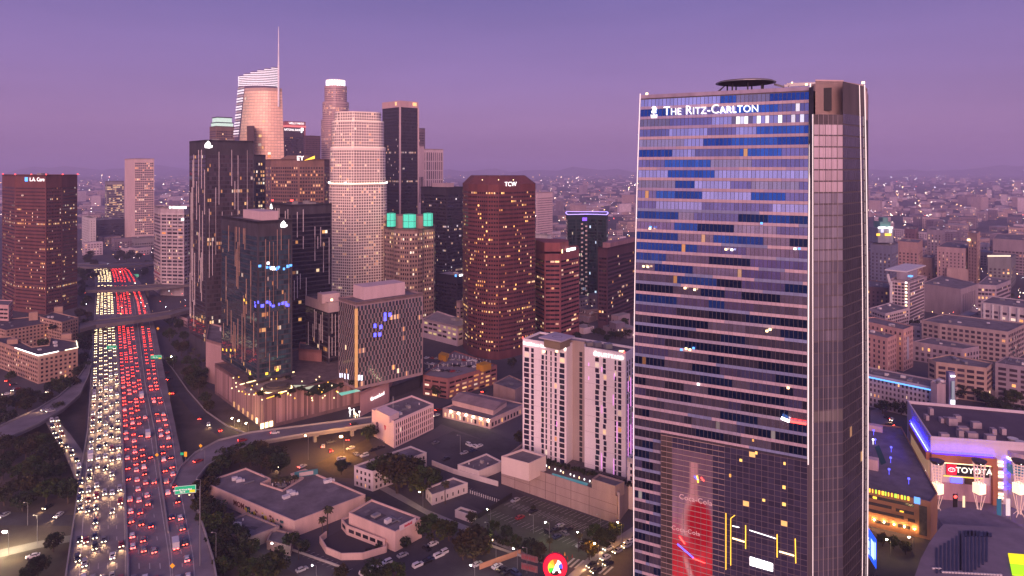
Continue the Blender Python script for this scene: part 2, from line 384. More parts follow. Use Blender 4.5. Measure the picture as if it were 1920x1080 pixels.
r4u = [(84, 785), (110, 815), (132, 848), (148, 880), (158, 915)]; r4l = [(100, 780), (130, 812), (152, 842), (163, 870), (164, 890)]
strip(r4l, [(86, 790), (104, 820), (122, 850), (137, 885), (146, 925)], DZ-.3, 'road', FWY, thick=1.2)
strip([(-20, 958), (60, 962), (140, 966)], [(-20, 985), (60, 985), (136, 986)], .05, 'road', ASPH)
strip([(-20, 1035), (70, 1015), (134, 1003)], [(-20, 1050), (70, 1028), (131, 1016)], .05, 'road', mat('pale_path', (.2, .19, .18), .9))
# dirt slopes
mb = MB(); mb.face([G(x, y, .02) for x, y in ((-60, 1200), (125, 1200), (140, 960), (160, 800), (165, 720), (100, 780), (-60, 860))]); struct(mb, 'terrain', SOIL)
mb = MB(); mb.face([G(x, y, .02) for x, y in ((420, 1200), (385, 990), (345, 860), (300, 700), (320, 660), (400, 735), (495, 812), (470, 840), (390, 900), (430, 1000), (560, 1080), (560, 1200))]); struct(mb, 'terrain', SOIL)
# streets on the ground, right of the freeway
strip([(640, 840), (760, 790), (830, 762), (930, 712), (985, 690)], [(690, 862), (800, 815), (845, 782), (940, 728), (990, 705)], .03, 'road', ASPH)
strip([(560, 880), (640, 845), (700, 820)], [(600, 905), (690, 868), (740, 842)], .034, 'road', ASPH)
strip([(690, 905), (800, 965), (930, 1020), (1085, 1085)], [(660, 915), (760, 985), (900, 1045), (1040, 1120)], .038, 'road', ASPH)
strip([(820, 768), (900, 800), (985, 835)], [(800, 785), (880, 815), (985, 855)], .042, 'road', ASPH)
strip([(1040, 1120), (1130, 1040), (1195, 1000), (1330, 935)], [(1200, 1180), (1210, 1110), (1260, 1065), (1400, 990)], .046, 'road', mat('asphalt_lamp_warm', (.085, .07, .06), .85, noise=.3, ns=.1))  # warmer, paler asphalt: orange street light put into the road colour
strip([(1030, 1110), (1120, 1030), (1190, 985)], [(1040, 1120), (1130, 1040), (1195, 1000)], .15, 'pavement', CONC, thick=.15)
strip([(700, 897), (800, 955), (930, 1008), (1030, 1050)], [(690, 905), (800, 965), (930, 1020), (1025, 1060)], .15, 'pavement', CONC, thick=.15)
strip([(1632, 770), (1650, 765), (1690, 830), (1765, 960)], [(1632, 790), (1640, 800), (1690, 870), (1765, 1010)], .05, 'plaza', mat('plaza_paving', (.16, .14, .2), .6))
strip([(1745, 930), (1930, 930)], [(1745, 1010), (1930, 1010)], .055, 'plaza', mat('plaza_paving', (.16, .14, .2), .6))
strip([(1600, 1010), (1760, 1005)], [(1600, 1120), (1780, 1120)], .06, 'road', ASPH)
mb = MB()
for k in range(9): mb.face([G(x, y, .051) for x, y in ((1075+k*9, 1046+k*2), (1079+k*9, 1047+k*2), (1062+k*9, 1062+k*2), (1058+k*9, 1061+k*2))])
struct(mb, 'road_marking', mat('road_white', (.5, .48, .46), .8))
# car parks
def lot(pts, z, name='car_park', m=None):
    mb = MB(); mb.face([G(x, y, z) for x, y in pts]); struct(mb, name, m or ASPH)
LOT2 = mat('asphalt_lamp_green', (.085, .085, .065), .9, noise=.35, ns=.08)  # greenish lamplight of the lot put into the asphalt colour
lot([(905, 958), (985, 930), (1160, 985), (1150, 1030), (1090, 1065), (940, 1010)], .035, m=LOT2)
lot([(815, 870), (860, 850), (940, 905), (985, 930), (905, 958), (830, 925)], .03, m=ASPH)
lot([(800, 830), (850, 808), (985, 850), (940, 880), (850, 860)], .045, m=ASPH)
lot([(590, 870), (690, 822), (720, 880), (700, 900), (630, 895)], .05, m=mat('asphalt_brown', (.09, .07, .05), .9, noise=.4, ns=.1))
lot([(620, 1085), (760, 1010), (870, 1010), (1000, 1085), (980, 1200), (560, 1200)], .05, m=ASPH)
mb = MB()
def stalls(a, b, n, ln, z, skew):
    a = G(*a, z); b = G(*b, z)
    for k in range(n):
        p = a.lerp(b, k/(n-1)); d = Vector((skew[0], skew[1], 0)).normalized(); s = Vector((-d.y, d.x, 0))*.08
        mb.face([p-s, p+d*ln-s, p+d*ln+s, p+s])
stalls((915, 965), (1090, 1030), 22, 5, .04, (.75, .66)); stalls((945, 948), (1120, 1005), 22, 5, .04, (.75, .66)); stalls((960, 940), (1135, 992), 22, 5, .04, (-.75, -.66))
stalls((985, 930), (1160, 985), 22, 5, .04, (-.75, -.66)); stalls((560, 1040), (640, 1075), 10, 5, .055, (.75, .66)); stalls((838, 905), (905, 935), 14, 4, .035, (.75, .66))
struct(mb, 'parking_marking', mat('faded_paint', (.45, .43, .40), .8))

# ------------------------------------------------------------------ bridges over the freeway
def bridge(label, near, far, z, th, piers, m=CONC):
    r = empty('overpass_bridge', G(*near[0], z), label, 'bridge')
    a = [G(x, y, z) for x, y in near]; b = [G(x, y, z) for x, y in far]
    mb = MB()
    for i in range(len(a)-1):
        k = Vector((0, 0, -th)); mb.face([a[i], a[i+1], b[i+1], b[i]]); mb.face([a[i]+k, a[i+1]+k, a[i+1], a[i]]); mb.face([b[i+1]+k, b[i]+k, b[i], b[i+1]]); mb.face([a[i]+k, b[i]+k, b[i+1]+k, a[i+1]+k])
    mb.build('deck', m, r)
    for pts in (a, b):
        mb = MB(); polyline_box(pts, .4, .01, 1.1, mb); mb.build('parapet', m, r)
    for t in piers:
        i = int(t*(len(a)-1)); f = t*(len(a)-1)-i; p = (a[i].lerp(a[min(i+1, len(a)-1)], f)+b[i].lerp(b[min(i+1, len(b)-1)], f))/2
        mb = MB(); mb.box(p, 1.5, 6, 0, z-th, .9); mb.build('pier', m, r)
BZ = 14
bridge('nearer concrete bridge crossing the freeway at a slant below the brown tower', [(150, 619), (180, 611), (250, 603), (320, 592), (365, 580)], [(150, 608), (180, 602), (250, 594), (320, 584), (365, 572)], BZ, 2.2, (.3, .55, .8), mat('bridge_concrete', (.16, .14, .14), .85))
bridge('farther flat bridge crossing where the headlights run together', [(160, 546), (230, 545), (300, 540), (360, 534)], [(160, 539), (230, 538), (300, 533), (360, 527)], BZ, 2, (.3, .55), mat('bridge_concrete', (.16, .14, .14), .85))
bridge('farthest thin bridge over the bend of the freeway', [(120, 500), (190, 502), (265, 498), (300, 494)], [(120, 495), (190, 497), (265, 493), (300, 489)], 15, 2, (.4,), mat('bridge_concrete', (.16, .14, .14), .85))

# ------------------------------------------------------------------ cars
R0 = random.Random(7)
def paint_mat():
    m = bpy.data.materials.new('car_paint'); m.use_nodes = True; t = m.node_tree; b = t.nodes['Principled BSDF']
    oi = t.nodes.new('ShaderNodeObjectInfo'); t.links.new(oi.outputs['Color'], b.inputs['Base Color']); b.inputs['Roughness'].default_value = .3; b.inputs['Coat Weight'].default_value = .6
    return m
PAINT = paint_mat(); TYRE = mat('tyre_rubber', (.015, .015, .015), .9, noise=0)
CARGL = mat('car_glass', (.01, .01, .014), .08, spec=.8, noise=0)
HEAD = mat('headlight', (.9, .9, .9), emit=(1, .80, .50), es=16, noise=0, sample=False)
TAIL = mat('tail_light', (.5, .02, .02), emit=(1, .04, .025), es=24, noise=0, sample=True)
TAILD = mat('tail_light_dim', (.3, .01, .01), emit=(1, .04, .02), es=3.0, noise=0)
def loft(mb, secs, m=0):
    for s0, s1 in zip(secs, secs[1:]):
        for i in range(len(s0)): j = (i+1) % len(s0); mb.face([s0[i], s0[j], s1[j], s1[i]], m)
    mb.face(secs[0][::-1], m); mb.face(secs[-1], m)
def sec(x, w, z0, z1, ch=.12): return [(x, -w, z0), (x, w, z0), (x, w, z1-ch), (x, w-ch, z1), (x, -w+ch, z1), (x, -w, z1-ch)]
def car_meshes(kind):
    K = 1.08; b = MB(); g = MB()
    if kind == 'sedan':
        loft(b, [sec(-2.25, .82, .35, .95), sec(-2.1, .9, .25, 1.0), sec(-1.2, .93, .22, 1.02), sec(.9, .93, .22, .98), sec(1.9, .9, .25, .82), sec(2.25, .78, .35, .7)])
        loft(b, [sec(-1.75, .72, .95, 1.0), sec(-1.1, .66, .98, 1.42), sec(.2, .66, .98, 1.45), sec(1.05, .74, .9, .97)])
        prof = [(-1.7, 1.03), (-1.08, 1.38), (.2, 1.41), (.98, 1.0)]; wy = .80
    elif kind == 'suv':
        loft(b, [sec(-2.3, .85, .4, 1.1), sec(-2.2, .95, .3, 1.15), sec(.9, .96, .28, 1.15), sec(2.0, .94, .3, 1.02), sec(2.3, .85, .4, .85)])
        loft(b, [sec(-2.25, .82, 1.1, 1.2), sec(-2.05, .76, 1.1, 1.74), sec(.1, .76, 1.1, 1.76), sec(.95, .84, 1.05, 1.16)])
        prof = [(-2.2, 1.2), (-2.0, 1.68), (.1, 1.70), (.9, 1.18)]; wy = .86
    else:
        loft(b, [sec(-3.6, 1.15, .7, 3.3, .05), sec(1.5, 1.15, .7, 3.3, .05)]); loft(b, [sec(1.55, 1.05, .4, 2.4), sec(2.5, 1.05, .4, 2.2), sec(3.2, 1.0, .4, 1.3), sec(3.5, .95, .5, 1.1)])
        prof = [(1.7, 1.5), (1.8, 2.1), (2.4, 2.1), (3.0, 1.4)]; wy = 1.04
    for x in ((-1.45, 1.45) if kind != 'truck' else (-2.4, 2.3)):
        for y in (-1, 1):
            s = .86 if kind != 'truck' else 1.0
            b.bar((x, y*s-.1*y, .34), (x, y*s+.06*y, .34), .34, 1, 10)
    for y in (-1, 1): g.face([(x, y*(wy - (z-prof[0][1])*.18)+.02*y, z) for x, z in prof])
    g.face([(prof[3][0]+.05, -.6, prof[3][1]+.02), (prof[3][0]+.05, .6, prof[3][1]+.02), (prof[2][0]+.05, .56, prof[2][1]+.0), (prof[2][0]+.05, -.56, prof[2][1]+.0)])
    if kind != 'truck': g.face([(prof[0][0]-.04, .6, prof[0][1]), (prof[0][0]-.04, -.6, prof[0][1]), (prof[1][0]-.05, -.56, prof[1][1]), (prof[1][0]-.05, .56, prof[1][1])])
    xf = {'sedan': 2.27, 'suv': 2.33, 'truck': 3.53}[kind]; xb = {'sedan': -2.27, 'suv': -2.33, 'truck': -3.63}[kind]
    lamps = {}
    for nm, x, z, hw, hh, yy in (('headlight', xf, .66, .17, .09, .60), ('tail_light', xb, .82, .25, .12, .58)):
        for sgn in (-1, 1):
            m = MB(); m.box((x, sgn*yy), .06, hw*2, z-hh, z+hh); lamps[nm, sgn] = m
    sc = lambda mm: [setattr(mm, 'v', [(p[0]*K, p[1]*K, p[2]*K) for p in mm.v])]
    for mm in [b, g] + list(lamps.values()): sc(mm)
    return b, g, lamps
PROTO = {}
for kd in ('sedan', 'suv', 'truck'):
    b, g, lm = car_meshes(kd); mes = {}
    def me(mb, nm, mats):
        m = bpy.data.meshes.new(nm); m.from_pydata(mb.v, [], mb.f); [m.materials.append(x) for x in mats]
        if len(mats) > 1: m.polygons.foreach_set('material_index', mb.m)
        return m
    mes['body'] = me(b, 'car', [PAINT, TYRE]); mes['glass'] = me(g, 'window_glass', [CARGL])
    for s in (-1, 1):
        mes['h', s] = me(lm['headlight', s], 'headlight', [HEAD]); mes['t', s] = me(lm['tail_light', s], 'tail_light', [TAIL]); mes['d', s] = me(lm['tail_light', s], 'tail_light', [TAILD])
    PROTO[kd] = mes
PAINTS = [('white', (.62, .62, .62)), ('white', (.55, .55, .57)), ('silver', (.32, .32, .34)), ('grey', (.12, .12, .13)), ('black', (.012, .012, .014)), ('black', (.02, .02, .022)), ('dark blue', (.02, .03, .08)), ('red', (.25, .02, .02)), ('silver', (.28, .27, .27))]
def car(p, ang, kind, paint, label, lights, group, nm='car', cat='car'):
    ms = PROTO[kind]; o = bpy.data.objects.new(nm, ms['body']); C.objects.link(o); o.location = p; o.rotation_euler = (0, 0, ang); o.color = (*paint, 1); tag(o, label, cat, group)
    ch = [('window_glass', ms['glass'])] + ([('headlight', ms['h', s]) for s in (-1, 1)] if 'h' in lights else []) + ([('tail_light', ms['t' if 't' in lights else 'd', s]) for s in (-1, 1)] if ('t' in lights or 'd' in lights) else [])
    for n, m in ch:
        c = bpy.data.objects.new(n, m); C.objects.link(c); c.parent = o
    if 'h' in lights:
        c = bpy.data.objects.new('headlight_beam', BEAM); C.objects.link(c); c.parent = o; c.location = (2.7, 0, .75); c.rotation_euler = (0, RAD(-82), 0)
    return o
BEAM = bpy.data.lights.new('headlight_beam', 'SPOT'); BEAM.energy = 1700; BEAM.color = (1, .55, .26); BEAM.spot_size = RAD(75); BEAM.spot_blend = .8; BEAM.shadow_soft_size = .3
ORD = 'nearest second third fourth fifth sixth seventh eighth ninth tenth eleventh twelfth thirteenth fourteenth fifteenth sixteenth seventeenth eighteenth nineteenth twentieth'.split()
def ordn(n):
    if n < 20: return ORD[n]
    t = ['', '', 'twenty', 'thirty', 'forty', 'fifty', 'sixty'][(n+1)//10]; u = (n+1) % 10
    return t + ('-' + ['', 'first', 'second', 'third', 'fourth', 'fifth', 'sixth', 'seventh', 'eighth', 'ninth'][u] if u else 'th').replace('tyth', 'tieth')
allc = []
GAPS = [11, 9.5, 17, 15, 15, 10.5, 9.5, 9.5, 14, 11, 11]
for li, (kd, nm, tab) in enumerate(lanes):
    y = 1092.0 - R0.random()*10; n = 0
    if li == 8: y = 905
    while y > 500:
        p = lanept(tab, y); q = lanept(tab, y-2); d = (q-p).normalized()
        if not (535 > y > 529 or 612 > y > 590): allc.append((p.y, p, d, kd, nm, n, li))
        n += 1
        gap = GAPS[li]*(1.02 if kd == 'N' else 1.12 if y > 760 else .95)*R0.choice((.75, .8, 1, 1.3, 1.1, 1.9 if y > 640 else 1))*(1 if y > 760 else .82 if y > 600 else .72)
        if li >= 9 and 610 < y < 690: gap *= .9
        dyd = F*(H-DZ)/(y-HY)**2; y -= gap/dyd
ramp_cars = [(97, 790), (107, 789), (98, 801), (109, 799), (101, 812), (113, 808), (106, 820), (117, 817), (113, 830), (124, 838), (133, 845), (134, 853), (143, 864), (148, 876), (147, 889), (151, 905), (152, 922), (149, 938), (150, 952), (149, 1014), (145, 1050)]
tr = [(y, x) for x, y in ramp_cars]
for n, (x, y) in enumerate(sorted(ramp_cars, key=lambda a: -a[1])):
    p = G(x, y, DZ); d = (G(x-7, y-14, DZ)-p).normalized() if y < 870 else (G(x-1, y-8, DZ)-p).normalized(); allc.append((p.y-200, p, d, 'S', 'left slip lane', n, 20))
allc.sort(key=lambda a: a[0])
NEAR = allc[:232]; REST = allc[232:]
for _, p, d, kd, nm, n, li in NEAR:
    pn, pc = R0.choice(PAINTS); ty = R0.choice(('sedan', 'suv', 'sedan', 'suv', 'sedan')); a = math.atan2(d.y, d.x)
    big = (li, n) in ((0, 8), (9, 1), (8, 5), (8, 2))
    w = {'S': 'with headlights', 'N': 'with tail lights'}[kd]; o = ordn(n)
    if big: ty = 'truck'; pn, pc = 'white', (.6, .6, .62)
    lab = '%s %s %s, %s from bottom in %s' % (pn, 'box truck' if big else 'suv' if ty == 'suv' else 'saloon', w, 'first' if o == 'nearest' else o, nm)
    car(p + Vector((0, 0, .01)), a + (math.pi if kd == 'S' else 0), ty, pc, lab, 'h' if kd == 'S' else 't', 'cars queuing on the freeway' if not big else None, 'box_truck' if big else 'car', 'truck' if big else 'car')
EMH = mat('far_headlight', (.9, .9, .9), emit=(1, .70, .36), es=9, noise=0, sample=True); EMT = mat('far_tail_light', (.6, .03, .03), emit=(1, .04, .03), es=8, noise=0, sample=False)
mb = MB(); s_ = 1.05
for _, p, d, kd, nm, n, li in REST:
    s = Vector((-d.y, d.x, 0)); a = math.atan2(d.y, d.x); m = R0.choice((0, 0, 1, 2))
    mb.box(p, 4.4, 1.8, p.z+.3, p.z+.95, a, m); mb.box((p.x-d.x*.2, p.y-d.y*.2), 2.3, 1.5, p.z+.95, p.z+1.45, a, 2)
    for k in (-.6, .6):
        q = p - d*2.25 + s*k; mb.box((q.x, q.y), .1, .5, p.z+.55, p.z+.92, a, 3 if kd == 'S' else 4)
tag(mb.build('distant_traffic', [mat('far_car_white', (.5, .5, .5), .4, noise=0), mat('far_car_grey', (.1, .1, .11), .4, noise=0), mat('far_car_black', (.012, .012, .015), .3, noise=0), EMH, EMT]), 'dense queue of far cars merging into white and red light', 'traffic', kind='stuff')
def lit_bar(par, p, d, w, h, m=None, name='sign_panel'):
    mb = MB(); mb.box(p, w, .4, p.z-h/2, p.z+h/2, math.atan2(d.y, d.x)); return mb.build(name, m or EMW, par)
# ------------------------------------------------------------------ the downtown towers
PINK = wallm((.46, .40, .38)); WHITEW = wallm((.60, .56, .54), .1); REDB = wallm((.155, .058, .05)); REDB2 = wallm((.30, .12, .10)); BROWN = wallm((.20, .13, .10)); DKW = wallm((.05, .045, .055)); GREYW = wallm((.24, .22, .23)); TAN = wallm((.34, .25, .19))
DKBR = wallm((.11, .06, .065)); NAVY = wallm((.03, .035, .06))
# brown-red tower at the left edge
fa = frontf([(4, 815), (28, 775), (86, 757), (116, 775), (145, 800)], 40)
ta = tower('office_tower', 'dark red-brown tower at the left edge with white lettering on top', 'tower', fa, ZT(328, 757), 3.9, 1.9, .6, .42, REDB, .055, seed=3, top=10, ems=.7, hot=.06, base=3)
p, d = facept(fa, 70, 335); text('L.A. Care', ta, p + Vector((0, 0, -1)), d, 5.8, EMTX, bold=.03)
p, d = facept(fa, 50, 335); mb = MB(); mb.box(p, 4.6, .3, p.z-3, p.z+1.6, math.atan2(d.y, d.x)); mb.build('sign_emblem', EMCY, ta)
for x in (5, 28, 58, 86, 116, 144): 
    p, d = facept(fa, x, 331); beacon(ta, (p.x, p.y+1, ZT(328, 757)))
for k in range(4):
    mb = MB(); q = [fa[i] for i in range(len(fa))]
# white slab tower with blank left wall
fb = rectf(229, 252, 289, 1400, 2500)
def only_right(i, nb, R, fl): return [(k+.14, k+.86) for k in range(nb)] if edge_r(fb, i) else []
def edge_r(f, i):
    a, b = Vector(f[i]), Vector(f[(i+1) % len(f)]); d = (b-a).normalized(); return Vector((d.y, -d.x)).x > .3
tw = tower('apartment_tower', 'pale pink slab tower with a blank left wall and gridded windows', 'tower', fb, ZT(297, 1400), 4.6, 3.4, .7, .6, wallm((.66, .50, .46), .1), .10, (.05, .04, .05), seed=5, pat=only_right, top=8, base=24, ems=.6, hot=.1, units=1)
fb2 = rectf(197, 200, 233, 1650, 2500)
tower('office_block', 'dim banded block half hidden behind the pale pink slab tower', 'building', fb2, ZT(340, 1650), 4.6, 4, 1, .5, GREYW, .35, seed=6, ems=.35, cols=[(.9, .7, .3), (.8, .75, .4)])
fb3 = rectf(247, 252, 292, 1330, 2500)
tower('office_block', 'low grey block at the foot of the pale pink slab tower', 'building', fb3, ZT(446, 1330), 5, 4, .6, .5, GREYW, .02, seed=7)
fb4 = rectf(148, 168, 180, 1380, 2500)
tower('office_block', 'pair of slim white slabs standing over a dark roof by the freeway bend', 'building', fb4, ZT(408, 1380), 5, 4, .2, .5, WHITEW, .0, seed=8)
fb5 = rectf(120, 180, 236, 1480, 2500)
tower('office_block', 'long dark flat block with a pink edge behind the freeway bend', 'building', fb5, ZT(413, 1480), 5, 4, .8, .4, DKW, .03, seed=9)
# postmodern office with white bands
fc = frontf([(289, 905), (301, 872), (345, 866), (358, 885)], 40)
def trip(i, nb, R, fl): return [(k+.14+j*.26, k+.14+j*.26+.2) for k in range(nb) for j in range(3)] if fl % 4 != 3 else [(k+.1, k+.9) for k in range(nb)]
tc_ = tower('office_tower', 'mid-height office with white bands and grouped windows, white sign on top', 'tower', fc, ZT(389, 866), 4.4, 8.5, .8, .55, wallm((.42, .36, .38)), .07, seed=10, pat=trip, ems=.6, base=10, top=8)
p, d = facept(fc, 337, 389); lit_bar(tc_, p, d, 19, 2.6); lit_bar(tc_, p - d*13, d, 2.6, 2.8)
mb = MB(); p, d = facept(fc, 345, 411); mb.box(p, 12, .5, p.z-1.4, p.z+1.4, math.atan2(d.y, d.x)); mb.build('glow_strip', EMW, tc_)
for k in range(7):
    mb = MB(); z = 22+k*13.2; mb.ring(inset(fc, -.7), 1.2, z, z+2.2); mb.build('cornice_band', wallm((.5, .44, .45)), tc_)
# glass condominium towers with vertical white lines
CURT = wallm((.055, .05, .06), .3)
FIN = mat('white_fin', (.68, .62, .62), .5, noise=.05)
def fins(par, foot, zt, z0, R, n, run=(12, 40), w=.35, m=FIN):
    for k in range(n):
        vis = [i for i in range(len(foot)) if (lambda d, mid: Vector((d.y, -d.x)).dot(-mid) > 0)(Vector(foot[(i+1) % len(foot)])-Vector(foot[i]), (Vector(foot[(i+1) % len(foot)])+Vector(foot[i]))/2)]
        i = R.choice(vis); a, b = Vector(foot[i]), Vector(foot[(i+1) % len(foot)]); ln = (b-a).length; t = round(R.uniform(.04, .96)*ln/2.6)*2.6/ln; t = min(max(t, .03), .97)
        p = a.lerp(b, t); d = (b-a).normalized(); p = p + Vector((d.y, -d.x))*.2; za = R.uniform(z0, zt-run[0]); zb = min(zt, za + R.uniform(*run))
        mb = MB(); mb.box(p, w, .5, za, zb, math.atan2(d.y, d.x)); mb.build('facade_fin', m, par)
def leaf_logo(par, foot, px, py, s):
    p, d = facept(foot, px, py); mb = MB(); u = d; q = lambda x, z: (p.x+u.x*x*s, p.y+u.y*x*s, p.z+z*s)
    mb.face([q(-1, -.9), q(.2, -1), q(.9, -.8), q(1, -.2), q(.3, -.3), q(.5, .3), q(-.1, 1), q(-.6, .5), q(-1, 0)]); k = Vector((d.y, -d.x, 0))*.25
    mb.v = [tuple(Vector(v)+k) for v in mb.v]; n = len(mb.v); mb.v += [tuple(Vector(v)-k*2) for v in mb.v]; m_ = n
    mb.f.append(tuple(range(2*n-1, n-1, -1))); mb.m.append(0); mb.c.append((0, 0, 0, 0))
    for i in range(n): j = (i+1) % n; mb.f.append((i, n+i, n+j, j)); mb.m.append(0); mb.c.append((0, 0, 0, 0))
    mb.build('sign_emblem', EMW, par)
RF = random.Random(11)
fd = rectf(355, 386, 476, 570, 2450); zd = ZT(262, 570)
td = tower('condo_tower', 'tallest dark glass condominium with vertical white lines left of the leaf logo', 'tower', fd, zd, 3.6, 1.8, .9, .7, CURT, .03, (.09, .07, .08), seed=12, ems=.4, hot=.03, base=16, top=9, gl=attrmat('dark_curtain_glass', .08, .4, .8), units=2)
DCG = bpy.data.materials['dark_curtain_glass']
fins(td, fd, zd-8, 10, RF, 46, (20, 60)); leaf_logo(td, fd, 391, 271, 3.0)
fd2 = rectf(474, 478, 498, 690, 2450)
tower('office_tower', 'narrow dark tower with scattered lit rooms in the gap behind the leaf logo tower', 'tower', fd2, ZT(290, 690), 3.8, 2.4, .8, .6, DKW, .3, seed=13, ems=.6)
fe = rectf(415, 483, 548, 448, 2450); ze = ZT(415, 448)
te = tower('condo_tower', 'greenish glass condominium standing at the front of the podium under a pink penthouse', 'tower', fe, ze, 3.3, 1.7, .92, .75, CURT, .022, (.05, .095, .12), seed=14, ems=.5, base=1, top=8, z0=22, gl=DCG, units=1)
fins(te, fe, ze-6, 26, RF, 50, (10, 34), .28, mat('bronze_fin', (.42, .27, .2), .5)); leaf_logo(te, fe, 532, 420, 2.2)
q = scale(fe, .5); q = [(x+2, y+4) for x, y in q]; mb = MB(); mb.prism(q, ze-1, ze+5, 0); mb.build('penthouse', wallm((.6, .45, .45), .08), te)
for nm, px0, px1, py0, py1, m, n in (('lit_window', 545, 478, 497, 505, EMCY, 9), ('lit_window', 503, 518, 492, 506, EMW, 5), ('lit_window', 478, 546, 566, 574, EMBLUE, 13)):
    for k in range(n):
        x = RF.uniform(min(px0, px1, 545), max(px0, px1)) if k > 2 else px0+(px1-px0)*k/3; p, d = facept(fe, x, RF.uniform(py0, py1), .12); mb = MB(); mb.box(p, RF.uniform(1, 2.1), .1, p.z-RF.uniform(.5, 1.3), p.z+.8, math.atan2(d.y, d.x)); mb.build(nm, m, te)
for x, y in ((418, 655), (425, 656), (433, 656), (441, 656), (458, 562), (462, 567), (500, 700), (520, 693), (469, 700)):
    p, d = facept(fe, x, min(y, 700), .12); mb = MB(); mb.box(p, 1.7, .1, p.z-1, p.z+.6, math.atan2(d.y, d.x)); mb.build('lit_window', EMYEL, te)
ff = rectf(508, 546, 622, 575, 2450); zf = ZT(384, 575)
tf_ = tower('condo_tower', 'dark condominium with broken white vertical lines in front of the brown gridded tower', 'tower', ff, zf, 3.6, 2.7, 1, .7, CURT, .012, (.022, .02, .032), seed=15, ems=.7, top=5, gl=DCG)
fins(tf_, ff, zf-4, 20, RF, 34, (10, 26), .5); leaf_logo(tf_, ff, 509.5, 387, 2.2)
for x in (546, 548, 511): beacon(tf_, (*XP(x, 578), zf+3), r=.6)
fg = rectf(573, 616, 641, 495, 2450); zg = ZT(568, 495)
tg = tower('condo_block', 'lower dark block with white lines and a lit penthouse below the white gridded tower', 'building', fg, zg, 3.6, 2.4, .95, .7, CURT, .03, (.03, .026, .034), seed=16, ems=.7, gl=DCG, units=0)
fins(tg, fg, zg-8, 22, RF, 16, (8, 22), .3)
mb = MB(); mb.box(XP(616, 505), 13, 10, zg-1, zg+5.5, .6); mb.build('penthouse', wallm((.55, .42, .42), .08), tg); mb = MB(); mb.ring(fg, -.2, zg-7, zg); mb.build('cornice_band', wallm((.5, .4, .4), .1), tg)
beacon(tg, (*XP(622, 494), ZT(564, 494)), EMWARM, .7)
# hotel with the staggered checker facade
fh_ = rectf(635, 668, 793, 446, 2450); zh = ZT(567, 446)
def check(i, nb, R, fl): o = .5*(fl % 2); return [(max(0, k-.02+o*.8), min(nb, k+.58+o*.8)) for k in range(nb)]
th = tower('hotel_tower', 'hotel with staggered checkerboard windows, pink roof box and gold corner strip', 'tower', fh_, zh, 3.05, 2.6, .6, .98, wallm((.30, .22, .22), .12), .02, (.035, .05, .055), seed=17, ems=.8, pat=check, ind=True, z0=17, base=2, top=2, sil=.01, mg=.8, units=1)
mb = MB(); p = XP(668, 445.5); mb.box(p, 1.5, 1.5, 19, zh-4, .7); mb.build('corner_strip', mat('gold_strip', (.6, .36, .14), emit=(1, .55, .2), es=.25), th)
mb = MB(); a = scale(fh_, .62); mb.prism([(x-2, y+3) for x, y in a], zh-1, zh+7.5); mb.build('penthouse', wallm((.6, .45, .45), .08), th)
for x, y in ((722, 590), (731, 590), (722, 598), (714, 613), (703, 611), (703, 628), (712, 627)):
    p, d = facept(fh_, x, y, .14); mb = MB(); mb.box(p, 1.9, .1, p.z-1.3, p.z+1.3, math.atan2(d.y, d.x)); mb.build('lit_window', EMBLUE, th)
for x in (638, 642, 647, 653, 673, 678):
    p, d = facept(fh_, x, 705 + (x-640)*.1, .14); mb = MB(); mb.box(p, 1.4, .1, p.z-1.6, p.z+1.8, math.atan2(d.y, d.x)); mb.build('lit_window', mat('pale_light', (.8, .8, .9), emit=(.7, .8, 1), es=1.3, noise=0), th)
# podium
fp = rectf(398, 495, 730, 424, 2451); zp = 21.4
MESH = attrmat('perforated_screen', .6, 0, .3)
tp_ = tower('podium', 'broad pinkish podium of vertical screens below the condominiums with a garden on its roof', 'building', fp, zp, 17, .95, .96, .98, wallm((.22, .14, .13)), 0, (.34, .21, .19), z0=0, base=2, top=.2, seed=18, ems=.25, gl=MESH, roof=mat('roof_terrace', (.16, .12, .11), .9, noise=.4, ns=.2), units=0, wrow='screen', sil=.01)
for nm, pts, z, m in (('terrace_lawn', [(560, 728), (600, 712), (640, 722), (600, 742)], zp-1.1, mat('lawn', (.035, .05, .02), .95, noise=.5, ns=.6)), ('terrace_path', [(455, 730), (545, 700), (556, 704), (470, 738)], zp-1.08, mat('pale_terrace', (.35, .28, .22), .8))):
    mb = MB(); mb.face([G(x, y, z) for x, y in pts]); mb.build(nm, m, tp_)
mb = MB(); p = G(519, 729, zp-1); mb.prism(circ(p, 8.5), p.z, p.z+2.2); mb.prism(circ(p, 6.5), p.z+2.2, p.z+3); mb.build('garden_pavilion', mat('pavilion_roof', (.12, .10, .07), .9), tp_)
mb = MB(); mb.ring(circ(p, 9.4), .7, p.z, p.z+.5); mb.build('glow_strip', EMWARM, tp_)
mb = MB(); polyline_box([G(450, 722, zp-1), G(505, 707, zp-1), G(552, 698, zp-1)], .5, .1, .4, mb); mb.build('glow_strip', EMWARM, tp_)
mb = MB(); polyline_box([G(500, 748, zp-1), G(530, 738, zp-1), G(500, 734, zp-1)], .35, .1, .35, mb); mb.build('glow_strip', EMYEL, tp_)
mb = MB(); mb.face([G(x, y, zp-1) for x, y in ((634, 737), (668, 730), (676, 733), (640, 742))]); mb.build('roof_pool', mat('lit_pool', (.1, .5, .4), .1, emit=(.25, .7, .5), es=.5, noise=0), tp_)
mb = MB(); mb.face([G(x, y, zp-1) for x, y in ((549, 722), (590, 722), (580, 730), (556, 728))]); mb.build('roof_pool', mat('lit_pool2', (.3, .5, .4), .1, emit=(.8, .75, .5), es=.45, noise=0), tp_)
